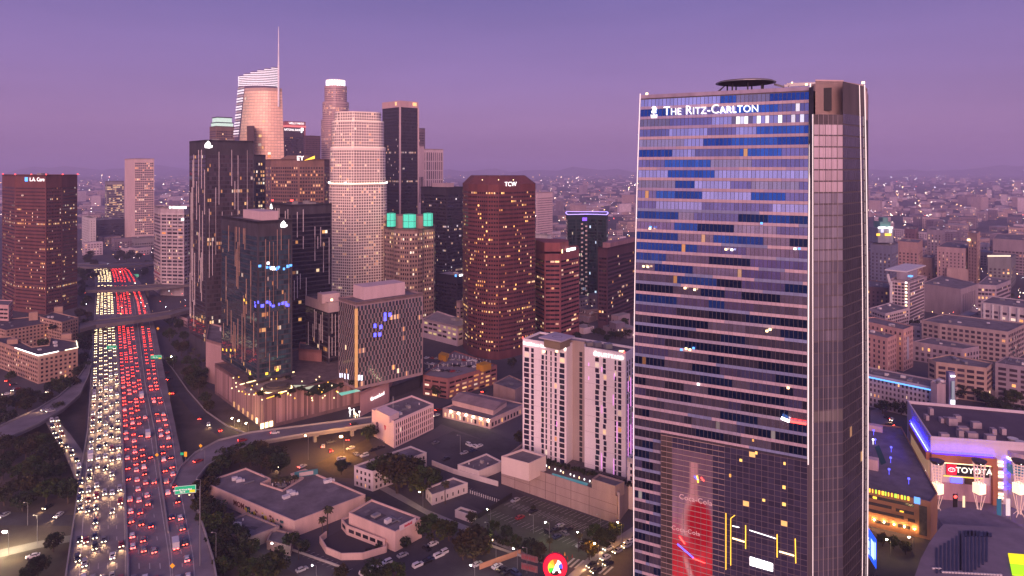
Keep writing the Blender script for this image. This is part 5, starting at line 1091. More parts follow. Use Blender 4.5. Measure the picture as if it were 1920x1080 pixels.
low('house', 'low white flat-roofed building left of the pool garage', 'building', [(858, 871), (898, 883), (942, 865), (912, 850)], 5, PWW, seed=11, units=1)
mb = MB(); polyline_box([G(810, 872, 0), G(850, 888, 0), G(934, 912, 0)], .4, 0, 2.6, mb); tag(mb.build('boundary_wall', PWW), 'long white boundary wall running to the garage podium', 'wall')
mb = MB(); polyline_box([G(897, 972, 0), G(960, 932, 0)], .3, 0, 2.2, mb); tag(mb.build('board_fence', DARKM), 'dark fence between the two parking lots', 'fence')
# mail-order shelter truck like box in the lot
low('kiosk', 'white-roofed attendant hut in the parking lot near the yellowish tree', 'kiosk', [(853, 956), (885, 967), (893, 959), (864, 950)], 3.4, PWW, seed=12)
sv, fsv = low('office_building', 'white narrow-windowed office with a red shield and portrait mural on its end wall', 'building', [(697, 767), (739, 790), (813, 757), (772, 741)], 15.5, wallm((.74, .56, .54), .06), seed=13, units=2, par=1)
Rv = random.Random(4)
split_faces([row(fsv, fsv, 1.2+k*3.4, 3.5+k*3.4, 1.75, .5, .8, Rv, .02, (.035, .018, .035), .4, skip=[i for i in range(4) if not edge_r(fsv, i)]) for k in range(4)], sv, 'window', GLASS)
for i in range(4):
    if edge_r(fsv, i):
        a, b = Vector(fsv[i]), Vector(fsv[(i+1) % 4]); n = max(1, round(((b-a).length-1.6)/1.75)); dv = (b-a).normalized(); a, b = a+dv*.8, b-dv*.8; nv = Vector((dv.y, -dv.x))*.25
        for k in range(n+1): mb = MB(); mb.box(a.lerp(b, k/n)+nv, .22, .4, .6, 14.6, math.atan2(dv.y, dv.x)); mb.build('facade_fin', wallm((.74, .56, .54), .06), sv)
p, d = facept(fsv, 722, 802, .06); nv = Vector((d.y, -d.x, 0)); q = lambda x, z: p+d*x+Vector((0, 0, z))
mb = MB(); mb.face([q(-1, 1.4), q(-1, -.4), q(0, -1.6), q(1, -.4), q(1, 1.4)][::-1]); o = mb.build('shield_emblem', mat('shield_red', (.45, .01, .05), .5, noise=0), sv)
text('S', sv, p+nv*.05, d, 1.6, WHITEP, ext=.02)
p, d = facept(fsv, 708, 800, .06)
mb = MB()
for j, (x, z, w, h, m) in enumerate(((0, -1.4, 2.1, 2.0, 0), (0, 1.2, 1.3, 1.7, 1), (.1, 1.0, .75, 1.1, 2), (-1.2, 1.6, .6, .8, 1), (.9, -1.0, .5, 1.2, 2), (-.6, -2.2, .8, .8, 2))):
    mb.face([p+d*(x+w*math.cos(6.283*i/9))+Vector((0, 0, z+h*math.sin(6.283*i/9)))+Vector((d.y, -d.x, 0))*.006*j for i in range(9)], m)
mb.build('portrait_mural', [mat('mural_pale', (.42, .30, .34), .8), mat('mural_dark', (.09, .03, .05), .8), mat('mural_mid', (.26, .14, .17), .8)], sv)
text('JOSHUA', sv, facept(fsv, 716, 827, .1)[0], d, 1.9, mat('mural_blue', (.06, .06, .13), .8), ext=.02, bold=.1)
mb = MB(); mb.prism(pg([(704, 768), (730, 781), (748, 772), (722, 760)], 18), 14.4, 18); mb.build('penthouse', wallm((.74, .56, .54), .06), sv); mb = MB(); mb.bar(G(737, 768, 16), G(737, 768, 16)+Vector((0, 0, 8)), .12); mb.build('flagpole', WHITEP, sv)
# market hall with the row of lamps
mk_, fmk = low('market_hall', 'long pink market building lit by a row of wall lamps under a gabled roof', 'building', [(830, 765), (919, 786), (985, 757), (900, 738)], 6, PKW, seed=14, wins=1, bay=3, wf=.5, hf=.7, lit=.35, base=.8)
up = pg([(848, 750), (925, 769), (950, 752), (875, 735)], 8.5); mb = MB(); mb.prism(up, 5.1, 8.5); mb.build('upper_hall', PKW, mk_)
r0, r1 = (Vector(up[0])+Vector(up[1]))/2, (Vector(up[2])+Vector(up[3]))/2
s0, s1 = (Vector(up[1])+Vector(up[2]))/2, (Vector(up[3])+Vector(up[0]))/2
big = scale(up, 1.06); ra, rb = ((Vector(big[1])+Vector(big[2]))/2, (Vector(big[3])+Vector(big[0]))/2) if (Vector(big[0])-Vector(big[1])).length > (Vector(big[1])-Vector(big[2])).length else ((Vector(big[0])+Vector(big[1]))/2, (Vector(big[2])+Vector(big[3]))/2)
mb = MB()
if (Vector(big[0])-Vector(big[1])).length > (Vector(big[1])-Vector(big[2])).length: mb.face([(*big[0], 8.5), (*big[1], 8.5), (*ra, 10.8), (*rb, 10.8)]); mb.face([(*big[2], 8.5), (*big[3], 8.5), (*rb, 10.8), (*ra, 10.8)]); mb.face([(*big[1], 8.5), (*big[2], 8.5), (*ra, 10.8)]); mb.face([(*big[3], 8.5), (*big[0], 8.5), (*rb, 10.8)])
else: mb.face([(*big[1], 8.5), (*big[2], 8.5), (*rb, 10.8), (*ra, 10.8)]); mb.face([(*big[3], 8.5), (*big[0], 8.5), (*ra, 10.8), (*rb, 10.8)]); mb.face([(*big[0], 8.5), (*big[1], 8.5), (*ra, 10.8)]); mb.face([(*big[2], 8.5), (*big[3], 8.5), (*rb, 10.8)])
mb.build('gable_roof', wallm((.26, .19, .19)), mk_)
LAMPW = mat('wall_lamp', (1, .9, .7), emit=(1, .8, .5), es=60, noise=0, sample=True)
for k in range(6): p, d = facept(fmk, 846+k*14, 0, .5); mb = MB(); mb.box(p, .7, .5, 4.9, 5.4); mb.build('wall_lamp', LAMPW, mk_)
low('office_building', 'small dark-roofed brown and white block left of the pink hotel', 'building', [(925, 718), (966, 731), (990, 718), (955, 703)], 10, wallm((.36, .25, .22)), seed=15, units=1)
gs, fgs = low('parking_structure', 'brick-red parking structure with cars and posts on its top deck', 'parking garage', [(793, 703), (840, 710), (932, 684), (852, 657)], 14, wallm((.26, .11, .10)), seed=16, wins=4, bay=6, wf=.8, hf=.42, fh=3.1, lit=.4, dark=(.03, .015, .012), ems=.45, base=.4, roof=mat('deck_grey', (.2, .18, .2), .85))
for px in ([(822, 664), (836, 668), (842, 663), (828, 659)], [(893, 682), (906, 686), (921, 681), (908, 677)]): mb = MB(); q = pg(px, 17.5); mb.prism(q, 13.2, 17.5); mb.build('stair_housing', mat('ochre_paint', (.50, .25, .02), .6), gs)
for k in range(26):
    t = k/25; x, y = ((800+t*110, 690-t*8) if k % 2 else (842+t*80, 668+t*14)); p = G(x, y, 13.2); mb = MB(); mb.box(p, .35, .35, 13.2, 15.4); mb.build('deck_post', WHITEP, gs)
# left residential blocks
AP = wallm((.42, .27, .20), .12)
def apt(label, px, z, seed, fl_, lit=.06): return low('apartment_block', label, 'apartment block', px, z, AP, seed=seed, wins=fl_, bay=3.0, wf=.5, hf=.5, fh=3.1, lit=lit, units=3, dark=(.035, .02, .025), roof=mat('roof_dark', (.085, .07, .085), .95, noise=.25, ns=.2))
ap1, fa1 = apt('peach apartment block with a bright white light line along its roof corner', [(-20, 634), (72, 667), (146, 653), (146, 640), (96, 632), (92, 646), (60, 650), (20, 630)], 21, 21, 6)
apt('long peach apartment block with a courtyard behind the light-lined block', [(-20, 611), (10, 619), (104, 603), (75, 592), (-20, 601)], 19, 22, 6)
apt('taller peach apartment block with a roof hut beside the brown-red tower', [(75, 594), (116, 604), (147, 595), (100, 584)], 23, 23, 7)
for i, (x, y) in enumerate(((63, 592), (110, 582), (24, 640), (125, 630))):
    p = G(x, y, 22); mb = MB(); mb.box(p, 7, 5, 18, 25.5 if i < 2 else 24, .5); mb.build('roof_hut', AP, ap1)
def edge_line(pts, z, m=EMW, par=ap1):
    mb = MB(); polyline_box([G(x, y, z) for x, y in pts], .5, .1, .55, mb); mb.build('glow_strip', m, par)
edge_line([(28, 653), (72, 667.5), (110, 659.5)], 21.1); edge_line([(122, 657.5), (146, 652.5), (143, 640)], 21.1, mat('warm_white_light', (.9, .85, .6), emit=(1, .95, .7), es=1.8, noise=0))
mb = MB(); mb.prism(pg([(40, 690), (72, 704), (100, 697), (70, 684)], 5.5), 0, 5.4); mb.build('corner_base', wallm((.5, .26, .12)), ap1)
low('office_block', 'narrow pink block cut by the left border in front of the brown-red tower', 'building', [(-25, 570), (16, 572), (24, 563), (-20, 561)], 33, wallm((.52, .34, .32)), seed=24, wins=8, bay=5, wf=.9, hf=.45, fh=3.8)
low('house', 'small pink house with a red glow beside the trees by the freeway', 'building', [(331, 590), (352, 598), (362, 590), (345, 584)], 9, wallm((.55, .38, .38)), seed=25, wins=2)

# ------------------------------------------------------------------ right-hand district
RT = [
 ('hotel_block', 'long white-windowed hotel block traced by a sky blue light line', [(1585, 692), (1755, 727), (1776, 716), (1610, 684)], 22, (.40, .34, .38), 6, 2.4, .45),
 ('white_stair_tower', 'pale pink stair tower ending the blue-lined hotel block', [(1745, 716), (1757, 721), (1773, 713), (1761, 708)], 26, (.58, .44, .46), 0, 3, .5),
 ('office_block', 'pink-sided block with dark front windows nearest the glass skyscraper', [(1590, 617), (1664, 634), (1681, 627), (1625, 615)], 30, (.50, .30, .27), 7, 4, .35),
 ('office_block', 'taller pink-sided block with a pale banner on its right wall', [(1600, 597), (1694, 618), (1712, 611), (1640, 594)], 33, (.52, .32, .29), 8, 4, .35),
 ('apartment_block', 'white-framed low block of square windows below the curved white tower', [(1630, 578), (1660, 588), (1704, 577), (1668, 567)], 27, (.50, .42, .44), 8, 3.6, .72),
 ('office_block', 'large grey windowless-sided block with tall slots on its right face', [(1728, 531), (1802, 542), (1834, 532), (1765, 516)], 31, (.32, .26, .29), 0, 4, .4),
 ('office_block', 'brown-red recessed block filling the gap beside the curved white tower', [(1730, 545), (1794, 553), (1796, 545), (1735, 538)], 22, (.22, .13, .14), 4, 5, .7),
 ('office_block', 'banded grey block right of the large slotted block', [(1832, 533), (1868, 535), (1895, 525), (1850, 518)], 30, (.36, .30, .34), 6, 3, .8),
 ('apartment_block', 'dark block with bright white vertical piers at the right border', [(1839, 566), (1925, 578), (1950, 566), (1860, 555)], 28, (.50, .44, .46), 5, 8, .8),
 ('loft_building', 'long tan loft building with grouped square windows and a graffiti end wall', [(1728, 600), (1762, 606), (1890, 622), (1925, 606), (1770, 588)], 26, (.36, .28, .27), 6, 4.2, .62),
 ('loft_building', 'lower grey lofts in front of the long tan loft building', [(1712, 640), (1806, 654), (1836, 649), (1745, 632)], 16, (.34, .27, .31), 3, 4, .5),
 ('apartment_block', 'tan apartment block with tall framed bays behind the white sign pylon', [(1740, 672), (1755, 678), (1850, 690), (1862, 680), (1780, 664)], 24, (.42, .30, .25), 6, 6, .75),
 ('apartment_block', 'dark apartment block with pale balcony bands at the right border', [(1866, 680), (1935, 690), (1960, 676), (1885, 668)], 26, (.28, .23, .27), 7, 7, .7),
 ('office_block', 'dark brick block half hidden by the glass skyscraper edge', [(1600, 535), (1668, 540), (1675, 530), (1620, 524)], 30, (.16, .10, .12), 6, 4, .4),
 ('office_tower', 'teal-grey old tower with a stepped top and lit clock faces', [(1632, 458), (1672, 462), (1684, 456), (1640, 452)], 62, (.18, .19, .27), 12, 5, .3),
 ('office_block', 'orange-lit tan block with scattered bright windows right of the teal-grey tower', [(1683, 452), (1722, 455), (1730, 449), (1692, 446)], 58, (.42, .27, .25), 10, 5, .4),
 ('office_block', 'pink old block with a red square sign on its corner', [(1757, 462), (1810, 466), (1832, 458), (1775, 452)], 50, (.42, .30, .31), 10, 4.5, .3),
 ('office_block', 'reddish slab with a single column of lights behind the downtown right', [(1696, 428), (1716, 430), (1722, 426), (1704, 423)], 60, (.26, .15, .18), 12, 6, .3),
 ('office_block', 'dark grey block with a lit top row near the right border', [(1852, 482), (1896, 484), (1905, 476), (1862, 474)], 40, (.18, .18, .19), 6, 5, .5),
 ('office_block', 'big dark-windowed block with a pale roof band at the right border', [(1862, 447), (1940, 452), (1955, 440), (1870, 438)], 52, (.30, .24, .27), 8, 4.5, .7),
 ('office_block', 'tall narrow tan tower with an orange-lit setback top', [(1815, 436), (1832, 438), (1838, 434), (1822, 432)], 72, (.46, .30, .25), 14, 5, .3),
 ('office_block', 'grey slab with one lit column left of the tan setback tower', [(1738, 430), (1766, 432), (1772, 428), (1746, 426)], 60, (.30, .25, .30), 12, 5, .3),
 ('office_block', 'orange-tinted narrow block at the skyscraper edge', [(1620, 470), (1644, 472), (1650, 466), (1628, 464)], 52, (.48, .30, .26), 10, 5, .3),
 ('office_block', 'plain tan wall block left of the small arched portico', [(1728, 482), (1748, 484), (1753, 478), (1734, 476)], 30, (.42, .29, .26), 2, 6, .2),
 ('office_block', 'long low tan block right of the small arched portico', [(1775, 502), (1832, 506), (1836, 498), (1780, 494)], 22, (.40, .29, .28), 0, 6, .3),
 ('office_block', 'brown block with wavy roof edges above the curved white tower', [(1688, 486), (1728, 490), (1732, 480), (1692, 477)], 26, (.26, .17, .17), 3, 6, .4),
]
RTO = []
for k, (nm, lab, px, z, wc, nf, bay, wf) in enumerate(RT):
    Yb = F*(H-z)/(px[1][1]-HY); fhh = 3.3 if Yb < 700 else 4.2
    RTO.append(low(nm, lab, 'building', px, z, wallm(tuple(min(.8, q*.92) for q in wc), .15), seed=50+k, wins=nf, bay=bay, wf=wf, hf=.55, fh=min(4.4, (z-2)/max(1, nf)), lit=.07 if Yb < 700 else .10, units=3, ems=.6, dark=(.05, .035, .05), base=.6))
rb1 = RTO[0][0]
mb = MB(); polyline_box([G(1585, 699, 20.5)+Vector((0, -.5, 0)), G(1755, 734, 20.5)+Vector((0, -.5, 0))], .5, 0, .8, mb); mb.build('glow_strip', EMCY, rb1)
r5 = RTO[5][0]; f5 = RTO[5][1]
for k in range(7):
    p, d = facept(f5, 1806+k*3.6, 560, .1); mb = MB(); mb.box(p, 1.2, .2, 6, 25, math.atan2(d.y, d.x)); mb.build('window_slot', mat('slot_dark', (.06, .045, .06), .3, noise=0), r5)
for k, x in enumerate((1846, 1862, 1878, 1894, 1910)):
    p, d = facept(RTO[8][1], x, 580, .5); mb = MB(); mb.box(p, 1.6, .9, 4, 27, math.atan2(d.y, d.x)); mb.build('pier', WHITEP, RTO[8][0]); mb = MB(); mb.box(p + Vector((0, -.6, 0)), .7, .4, 4.5, 5.3); mb.build('wall_lamp', EMWARM, RTO[8][0])
p, d = facept(RTO[9][1], 1903, 640, .1); Rg = random.Random(3); mb = MB()
for j in range(30):
    qq = p + d*Rg.uniform(-9, 9)+Vector((0, 0, Rg.uniform(-9, 8)-p.z+12)); w, h = Rg.uniform(.4, 1.3), Rg.uniform(.8, 2.4); mb.face([qq+d*(w*math.cos(6.283*i/6))+Vector((0, 0, h*math.sin(6.283*i/6)))+Vector((d.y, -d.x, 0))*.004*j for i in range(6)], Rg.choice((0, 2, 3, 4)))
mb.build('graffiti', MUR, RTO[9][0])
p, d = facept(RTO[3][1], 1702, 645, .1); mb = MB(); mb.box(p, 4.2, .1, 8, 26, math.atan2(d.y, d.x)); mb.build('banner', mat('banner_pale', (.38, .36, .42), .7), RTO[3][0])
for i, sy in enumerate((420, 423)): pass
ck = RTO[14][0]; Yk = F*(H-62)/(458-HY)
def kbox(x0, x1, y0, y1, Y, m, nm, dy=6, par=ck):
    a, b = XP(x0, Y), XP(x1, Y); mb = MB(); mb.prism(ccw([tuple(a), tuple(b), (b.x, b.y+dy), (a.x, a.y+dy)]), ZT(y1, Y), ZT(y0, Y)); return mb.build(nm, m, par)
kbox(1646, 1675, 428, 455, Yk+8, wallm((.2, .22, .27)), 'clock_storey', 22); kbox(1650, 1670, 416, 428, Yk+10, wallm((.10, .26, .24)), 'stepped_top', 16); kbox(1655, 1665, 408, 416, Yk+12, wallm((.10, .26, .24)), 'stepped_top', 10)
kbox(1647, 1662, 425.5, 428.5, Yk+6, EMW, 'sign_panel', 1); kbox(1665, 1674, 425.5, 428.5, Yk+6, EMW, 'sign_panel', 1)
kbox(1652, 1657, 430, 436, Yk+6, mat('clock_light', (.5, .55, .8), emit=(.6, .7, 1), es=.7, noise=0), 'clock_face', 1); kbox(1668.5, 1672, 430, 436, Yk+6, EMW, 'clock_face', 1)
kbox(1644, 1650, 438, 442, Yk+6, EMYEL, 'flood_light', 1); kbox(1660, 1671, 438, 442, Yk+6, EMYEL, 'flood_light', 1)
Yq = F*(H-50)/(462-HY); kbox(1779, 1798, 473, 483, Yq-6, mat('red_sign', (.8, .02, .05), emit=(1, .02, .06), es=1.3, noise=0), 'sign_panel', 1, RTO[16][0]); kbox(1815, 1833, 448, 452, F*(H-72)/(436-HY)-4, EMWARM, 'flood_light', 2, RTO[20][0])
kbox(1852, 1895, 478.5, 481.5, F*(H-40)/(482-HY)-3, mat('lit_row', (.8, .7, .5), emit=(1, .8, .55), es=.7, noise=0), 'lit_storey', 1, RTO[18][0])
# arched portico, sign pylon, curved white tower
Yp = 1120; pr = empty('lit_portico', (*XP(1765, Yp), 0), 'small yellow-lit arched portico among the tan blocks', 'portico')
for x in (1759.5, 1764.5, 1769.5): kbox(x-.8, x+.8, 493, 505, Yp, EMYEL, 'column', 1.5, pr)
kbox(1758, 1773, 484, 493, Yp, mat('portico_lit', (.7, .6, .3), emit=(1, .8, .35), es=.8, noise=0), 'pediment', 2, pr); kbox(1758, 1773, 483, 530, Yp+2.2, TAN, 'wall', 10, pr)
Ypy = 440; py_ = empty('sign_pylon', (*XP(1788, Ypy), 0), 'slim tall pylon glowing white towards its foot beside the blue-lined hotel', 'sign')
kbox(1779, 1791, 698, 790, Ypy+1.5, wallm((.16, .14, .26)), 'slab', 3, py_); kbox(1783, 1791, 704, 707, Ypy, EMW, 'sign_panel', .5, py_); kbox(1785, 1790, 715, 750, Ypy, mat('pylon_grey', (.2, .22, .26), emit=(.5, .6, .7), es=.25, noise=0), 'screen', .5, py_); kbox(1783, 1791, 750, 772, Ypy, mat('pylon_white', (.8, .8, .9), emit=(.9, .92, 1), es=1.2, noise=0), 'screen', .5, py_)
fwt = rectf(1668, 1705, 1733, 690, 2300); zwt = ZT(527, 690)
wt = tower('apartment_tower', 'white-framed apartment tower with a curved fin and one lit window column', 'tower', fwt, zwt, 3.3, 3.4, .8, .68, wallm((.52, .44, .47)), .04, (.05, .04, .055), seed=70, ems=.6, units=2, base=2, top=1)
mb = MB(); a = XP(1669, 688)
for k in range(10): z = zwt-2+k*.9; mb.box((a.x+1.2-(k*.25), a.y+2), 2.2, 1.2, z-2, z+1, .7)
mb.box((a.x+1.2, a.y), 1.6, 1.6, 0, zwt, .7); mb.build('curved_fin', WHITEP, wt)
q = rectf(1659, 1700, 1736, 700, 2300); mb = MB(); mb.prism(q, zwt+7, zwt+8.2, bot=True); mb.build('roof_canopy', WHITEP, wt); mb = MB(); mb.prism(scale(fwt, .6), zwt-1, zwt+7); mb.build('penthouse', wallm((.3, .26, .3)), wt)
mb = MB(); p = P(1707, 519, 690); mb.box(p, 5, 3, p.z, p.z+1.4, .7); mb.build('roof_pool', EMCY, wt)
for k in range(12): p, d = facept(fwt, 1699, 530+k*6.1, .12); mb = MB(); mb.box(p, 1.8, .1, p.z-.8, p.z+.8, math.atan2(d.y, d.x)); mb.build('lit_window', EMWARM if k % 3 else EMW, wt)

# ------------------------------------------------------------------ the theatre with the blue light and its plaza
th_ = empty('theatre', (*G(1800, 850, 20)[:2], 0), 'theatre with a white wall washed in blue light and a car maker sign below', 'theatre')
zt_ = 30.0; c0 = G(1745, 818, zt_); c1 = G(1906, 829, zt_); c2 = G(1701, 751, zt_); c3 = G(2010, 778, zt_); 
fth = ccw([tuple(c0)[:2], tuple(c1)[:2], tuple(G(2050, 838, zt_))[:2], tuple(c3)[:2], tuple(c2)[:2]])
mb = MB(); mb.prism(fth, 0, zt_-1.5); mb.build('wall', wallm((.60, .52, .58), .06), th_); mb = MB(); mb.ring(fth, .6, zt_-1.6, zt_); mb.build('parapet', wallm((.60, .52, .58), .06), th_)
mb = MB(); mb.face([(*p, zt_-1.47) for p in inset(fth, .6)]); mb.build('roof', mat('theatre_roof', (.09, .07, .10), .9), th_)
Rt = random.Random(8)
for (x, y, w) in ((1770, 820, 13), (1800, 818, 8), (1822, 818, 16), (1856, 826, 14), (1765, 790, 5), (1773, 790, 5), (1785, 795, 14), (1805, 808, 16), (1795, 788, 9), (1830, 800, 14), (1862, 812, 7), (1880, 812, 7), (1737, 785, 5), (1745, 775, 6)):
    p = G(x, y, zt_-1); mb = MB(); mb.box(p, w*.28*p.y/330*1.0, 3, zt_-1.5, zt_+Rt.uniform(.8, 2.2), -.15); mb.build('roof_unit', wallm((.34, .28, .32)), th_)
dth = (c1-c0); dth.z = 0; dth.normalize(); nth = Vector((dth.y, -dth.x, 0)); ath = math.atan2(dth.y, dth.x); lth = (Vector((*c1[:2], 0))-Vector((*c0[:2], 0))).length
dl = (c2-c0); dl.z = 0; ll = dl.length; dl.normalize(); nl = Vector((-dl.y, dl.x, 0)); al = math.atan2(dl.y, dl.x)
BLW = mat('blue_wash', (.05, .05, .9), emit=(.006, .005, 1), es=42, noise=0, sample=True)
fr0 = lambda t, z, o=0: Vector((c0.x+dth.x*t+nth.x*o, c0.y+dth.y*t+nth.y*o, z)); fl0 = lambda t, z, o=0: Vector((c0.x+dl.x*t+nl.x*o, c0.y+dl.y*t+nl.y*o, z))
mb = MB(); mb.bar(fr0(1, 23.2, .9), fr0(lth*.72, 23.2, .9), .28); mb.build('glow_strip', BLW, th_); mb = MB(); mb.bar(fl0(1, 23.2, .9), fl0(ll*.75, 23.2, .9), .28); mb.build('glow_strip', BLW, th_); 
mb = MB(); mb.bar(fl0(1, 22.6, 1.0), fl0(ll*.72, 22.6, 1.0), .18); mb.build('glow_strip', mat('ice_light', (.6, .8, 1), emit=(.5, .75, 1), es=2.5, noise=0), th_)
BRN = wallm((.40, .16, .09), .1)
mb = MB(); p = fr0(lth*.37, 0, 1.1); mb.box(p, lth*.76, 2.0, 18.6, 22.2, ath); mb.box(fr0(lth*.735, 0, 1.1), 2.2, 2.0, 0, 18.6, ath); mb.build('brown_frame', BRN, th_); mb = MB(); p = fl0(ll*.36, 0, 1.1); mb.box(p, ll*.74, 2.0, 18.6, 22.2, al); mb.build('brown_frame', BRN, th_)
mb = MB(); mb.box(fl0(ll*.4, 0, .3), ll*.75, .5, 8, 18.5, al); mb.build('slatted_wall', mat('warm_slats', (.6, .42, .3), emit=(1, .6, .35), es=.18), th_)
mb = MB(); mb.box(fr0(lth*.43, 0, .35), lth*.50, .5, 12.2, 17.6, ath); mb.build('sign_board', mat('sign_black', (.012, .01, .012), .5, noise=0), th_)
text('TOYOTA', th_, fr0(lth*.50, 14.9, .8), dth, 3.7, mat('sign_letter', (.9, .85, .7), emit=(1, .92, .75), es=1.1, noise=0), bold=.05)
mb = MB(); mb.box(fr0(lth*.24, 0, .5), 4.2, .6, 12.6, 17.2, ath); lg = mb.build('logo_panel', mat('logo_red', (.8, .01, .03), emit=(1, .01, .05), es=.9, noise=0), th_)
WH2 = mat('logo_white', (.9, .9, .9), emit=(1, .95, .95), es=.9, noise=0)
mb = MB()
for (rx, rz, cx_, cz_) in ((1.6, 1.05, 0, 0), (.55, 1.0, 0, .05), (1.0, .42, 0, .5)):
    n = 20
    for i in range(n):
        a0, a1 = 6.283*i/n, 6.283*(i+1)/n; qf = lambda a, s: fr0(lth*.24+cx_+rx*s*math.cos(a), 14.9+cz_+rz*s*math.sin(a), .84); mb.face([qf(a0, .84), qf(a1, .84), qf(a1, 1), qf(a0, 1)])
mb.build('oval_emblem', WH2, lg)
mb = MB(); mb.bar(fr0(lth*.1, 17.9, .7), fr0(lth*.7, 17.9, .7), .18); mb.build('glow_strip', EMWARM, th_); mb = MB(); mb.bar(fr0(lth*.14, 11.9, 1.3), fr0(lth*.6, 11.9, 1.3), .2); mb.build('glow_strip', EMYEL, th_)
mb = MB(); mb.box(fr0(lth*.3, 0, .5), 5, .4, 8.6, 11, ath); mb.build('glow_panel', EMBLUE, th_); mb = MB(); mb.box(fr0(lth*.49, 0, .5), 7, .4, 8.4, 11.2, ath); mb.build('entrance', mat('entrance_dark', (.08, .05, .03), .5), th_)
mb = MB(); mb.box(fr0(lth*.36, 0, .25), lth*.72, .4, 0, 8.3, ath); mb.build('lower_wall', wallm((.5, .3, .36)), th_)
for k, z in enumerate((21.5, 15.2, 9)): mb = MB(); mb.bar(fr0(lth*.86, z, .8), fr0(lth*1.0, z, .8), .3); mb.build('glow_strip', BLW, th_)
for k in range(12): mb = MB(); mb.box(fr0(lth*.815, 0, .3), 2.2, .4, 1+k*1.7, 1.8+k*1.7, ath); mb.build('lit_louvre', EMWARM if k % 3 else TAN, th_)
mb = MB(); mb.box(fl0(8, 0, .6), 1.4, .6, 4, 10, al); mb.build('glow_panel', EMW, th_); mb = MB(); mb.bar(fl0(2, 8.2, 1.2), fl0(16, 8.2, 1.2), .3); mb.build('glow_strip', EMBLUE, th_)
cy = G(1912, 845, 26); mb = MB(); mb.prism(circ(cy, 5.2, 24), 0, 26); dr = mb.build('corner_drum', wallm((.45, .36, .42)), th_); mb = MB(); mb.ring(circ(cy, 5.6, 24), .5, 22, 23); mb.build('glow_strip', EMWARM, dr); mb = MB(); mb.ring(circ(cy, 5.5, 24), .4, 16, 20); mb.build('glow_panel', mat('dark_screen', (.02, .03, .05), .2, emit=(.1, .3, .5), es=.3, noise=0), dr)
for x, y in ((1899, 820), (1913, 826)): p = G(x, y, zt_); mb = MB(); mb.prism(circ(p, 1.8, 14), zt_-1.5, zt_-.4, poly2=circ(p, 2.3, 14)); mb.build('satellite_dish', WHITEP, th_)
# light towers on the plaza
WARML = mat('lit_lattice', (.7, .5, .45), .5, emit=(1, .6, .5), es=.35, noise=0)
SCRW = mat('bright_screen', (1, .95, .85), emit=(1, .70, .38), es=1.1, noise=0, sample=True)
for k, (x, yb, lab) in enumerate(((1757, 957, 'leftmost lattice light tower with a glowing white screen on the plaza'), (1836, 963, 'middle lattice light tower with a glowing white screen below the brown pier'), (1911, 968, 'lattice light tower with a glowing screen at the right border'))):
    g = G(x, yb, 0); r = empty('light_tower', g, lab, 'light tower'); s = g.y/F
    zsc0, zsc1, ztp = ZT(926, g.y), ZT(906, g.y), ZT(868, g.y)
    for i in range(4):
        a = i*math.pi/2+.5; f_ = Vector((math.cos(a), math.sin(a), 0)); mb = MB(); mb.bar(g+f_*2.4, g+f_*.5+Vector((0, 0, zsc0*.25+.1)), .14); mb.bar(g+f_*.5+Vector((0, 0, zsc0*.1)), g+f_*2.6+Vector((0, 0, zsc0)), .15); mb.build('leg', WARML, r)
    mb = MB(); mb.box(g, 3.9, 3.6, zsc0+.4, zsc1, .3); mb.build('light_screen', SCRW, r)
    for i in range(10):
        a = i*math.pi/5; f_ = Vector((math.cos(a), math.sin(a), 0)); mb = MB(); mb.bar(g+f_*1.7+Vector((0, 0, zsc1)), g+f_*2.5+Vector((0, 0, ztp)), .12); mb.build('mast_rod', WARML, r)
    for i in range(7): z = zsc1+(ztp-zsc1)*(i+.5)/7; mb = MB(); mb.ring(circ(g, 1.75+.1*i, 10), .15, z, z+.18); mb.build('mast_ring', WARML, r)
    mb = MB(); mb.prism(circ(g, 2.2, 14), ztp-.3, ztp+1.2, poly2=circ(g, 3.2, 14), bot=True); mb.build('lamp_head', DARKM, r)
    mb = MB(); mb.box(g+Vector((-.6, -2.2, 0)), .8, .5, ztp+.2, ztp+1, .3); mb.build('spot_lamp', EMW, r)
# banner poles on the plaza
for k, (x, yt, yb, m, s_, lab) in enumerate(((1791, 926, 985, 'sign_black', 'MORGAN', 'black banner pole with red discs on the plaza'), (1807, 930, 984, 'sign_gold', '', 'narrow cream lit banner pole on the plaza'), (1873, 935, 975, 'sign_teal', 'SAN PEDRO', 'teal banner with white vertical letters on the plaza'), (1890, 935, 975, 'sign_white', 'VERIZON', 'white banner with dark vertical letters on the plaza'))):
    M_ = {'sign_black': mat('sign_black', (.012, .01, .012)), 'sign_gold': mat('sign_gold', (.7, .55, .3), emit=(1, .8, .5), es=.7, noise=0), 'sign_teal': mat('sign_teal', (.02, .12, .2), emit=(.02, .12, .2), es=.4, noise=0), 'sign_white': mat('sign_white', (.7, .62, .62), emit=(1, .85, .85), es=.35, noise=0)}[m]
    g = G(x, yb, 0); r = empty('banner_pole', g, lab, 'banner'); z1 = ZT(yt, g.y); w = 1.9 if k != 1 else 1.0
    mb = MB(); mb.box(g, w, .3, 2, z1); mb.build('banner', M_, r); mb = MB(); mb.bar(g+Vector((w/2+.15, 0, 0)), g+Vector((w/2+.15, 0, z1+.6)), .12); mb.build('pole', STEEL, r)
    if k == 0:
        for yy in (931, 968): c = Vector((g.x, g.y-.2, ZT(yy, g.y))); mb = MB(); mb.face([c+Vector((.75*math.cos(6.283*i/14), 0, .75*math.sin(6.283*i/14))) for i in range(14)]); mb.build('red_disc', EMRED, r)
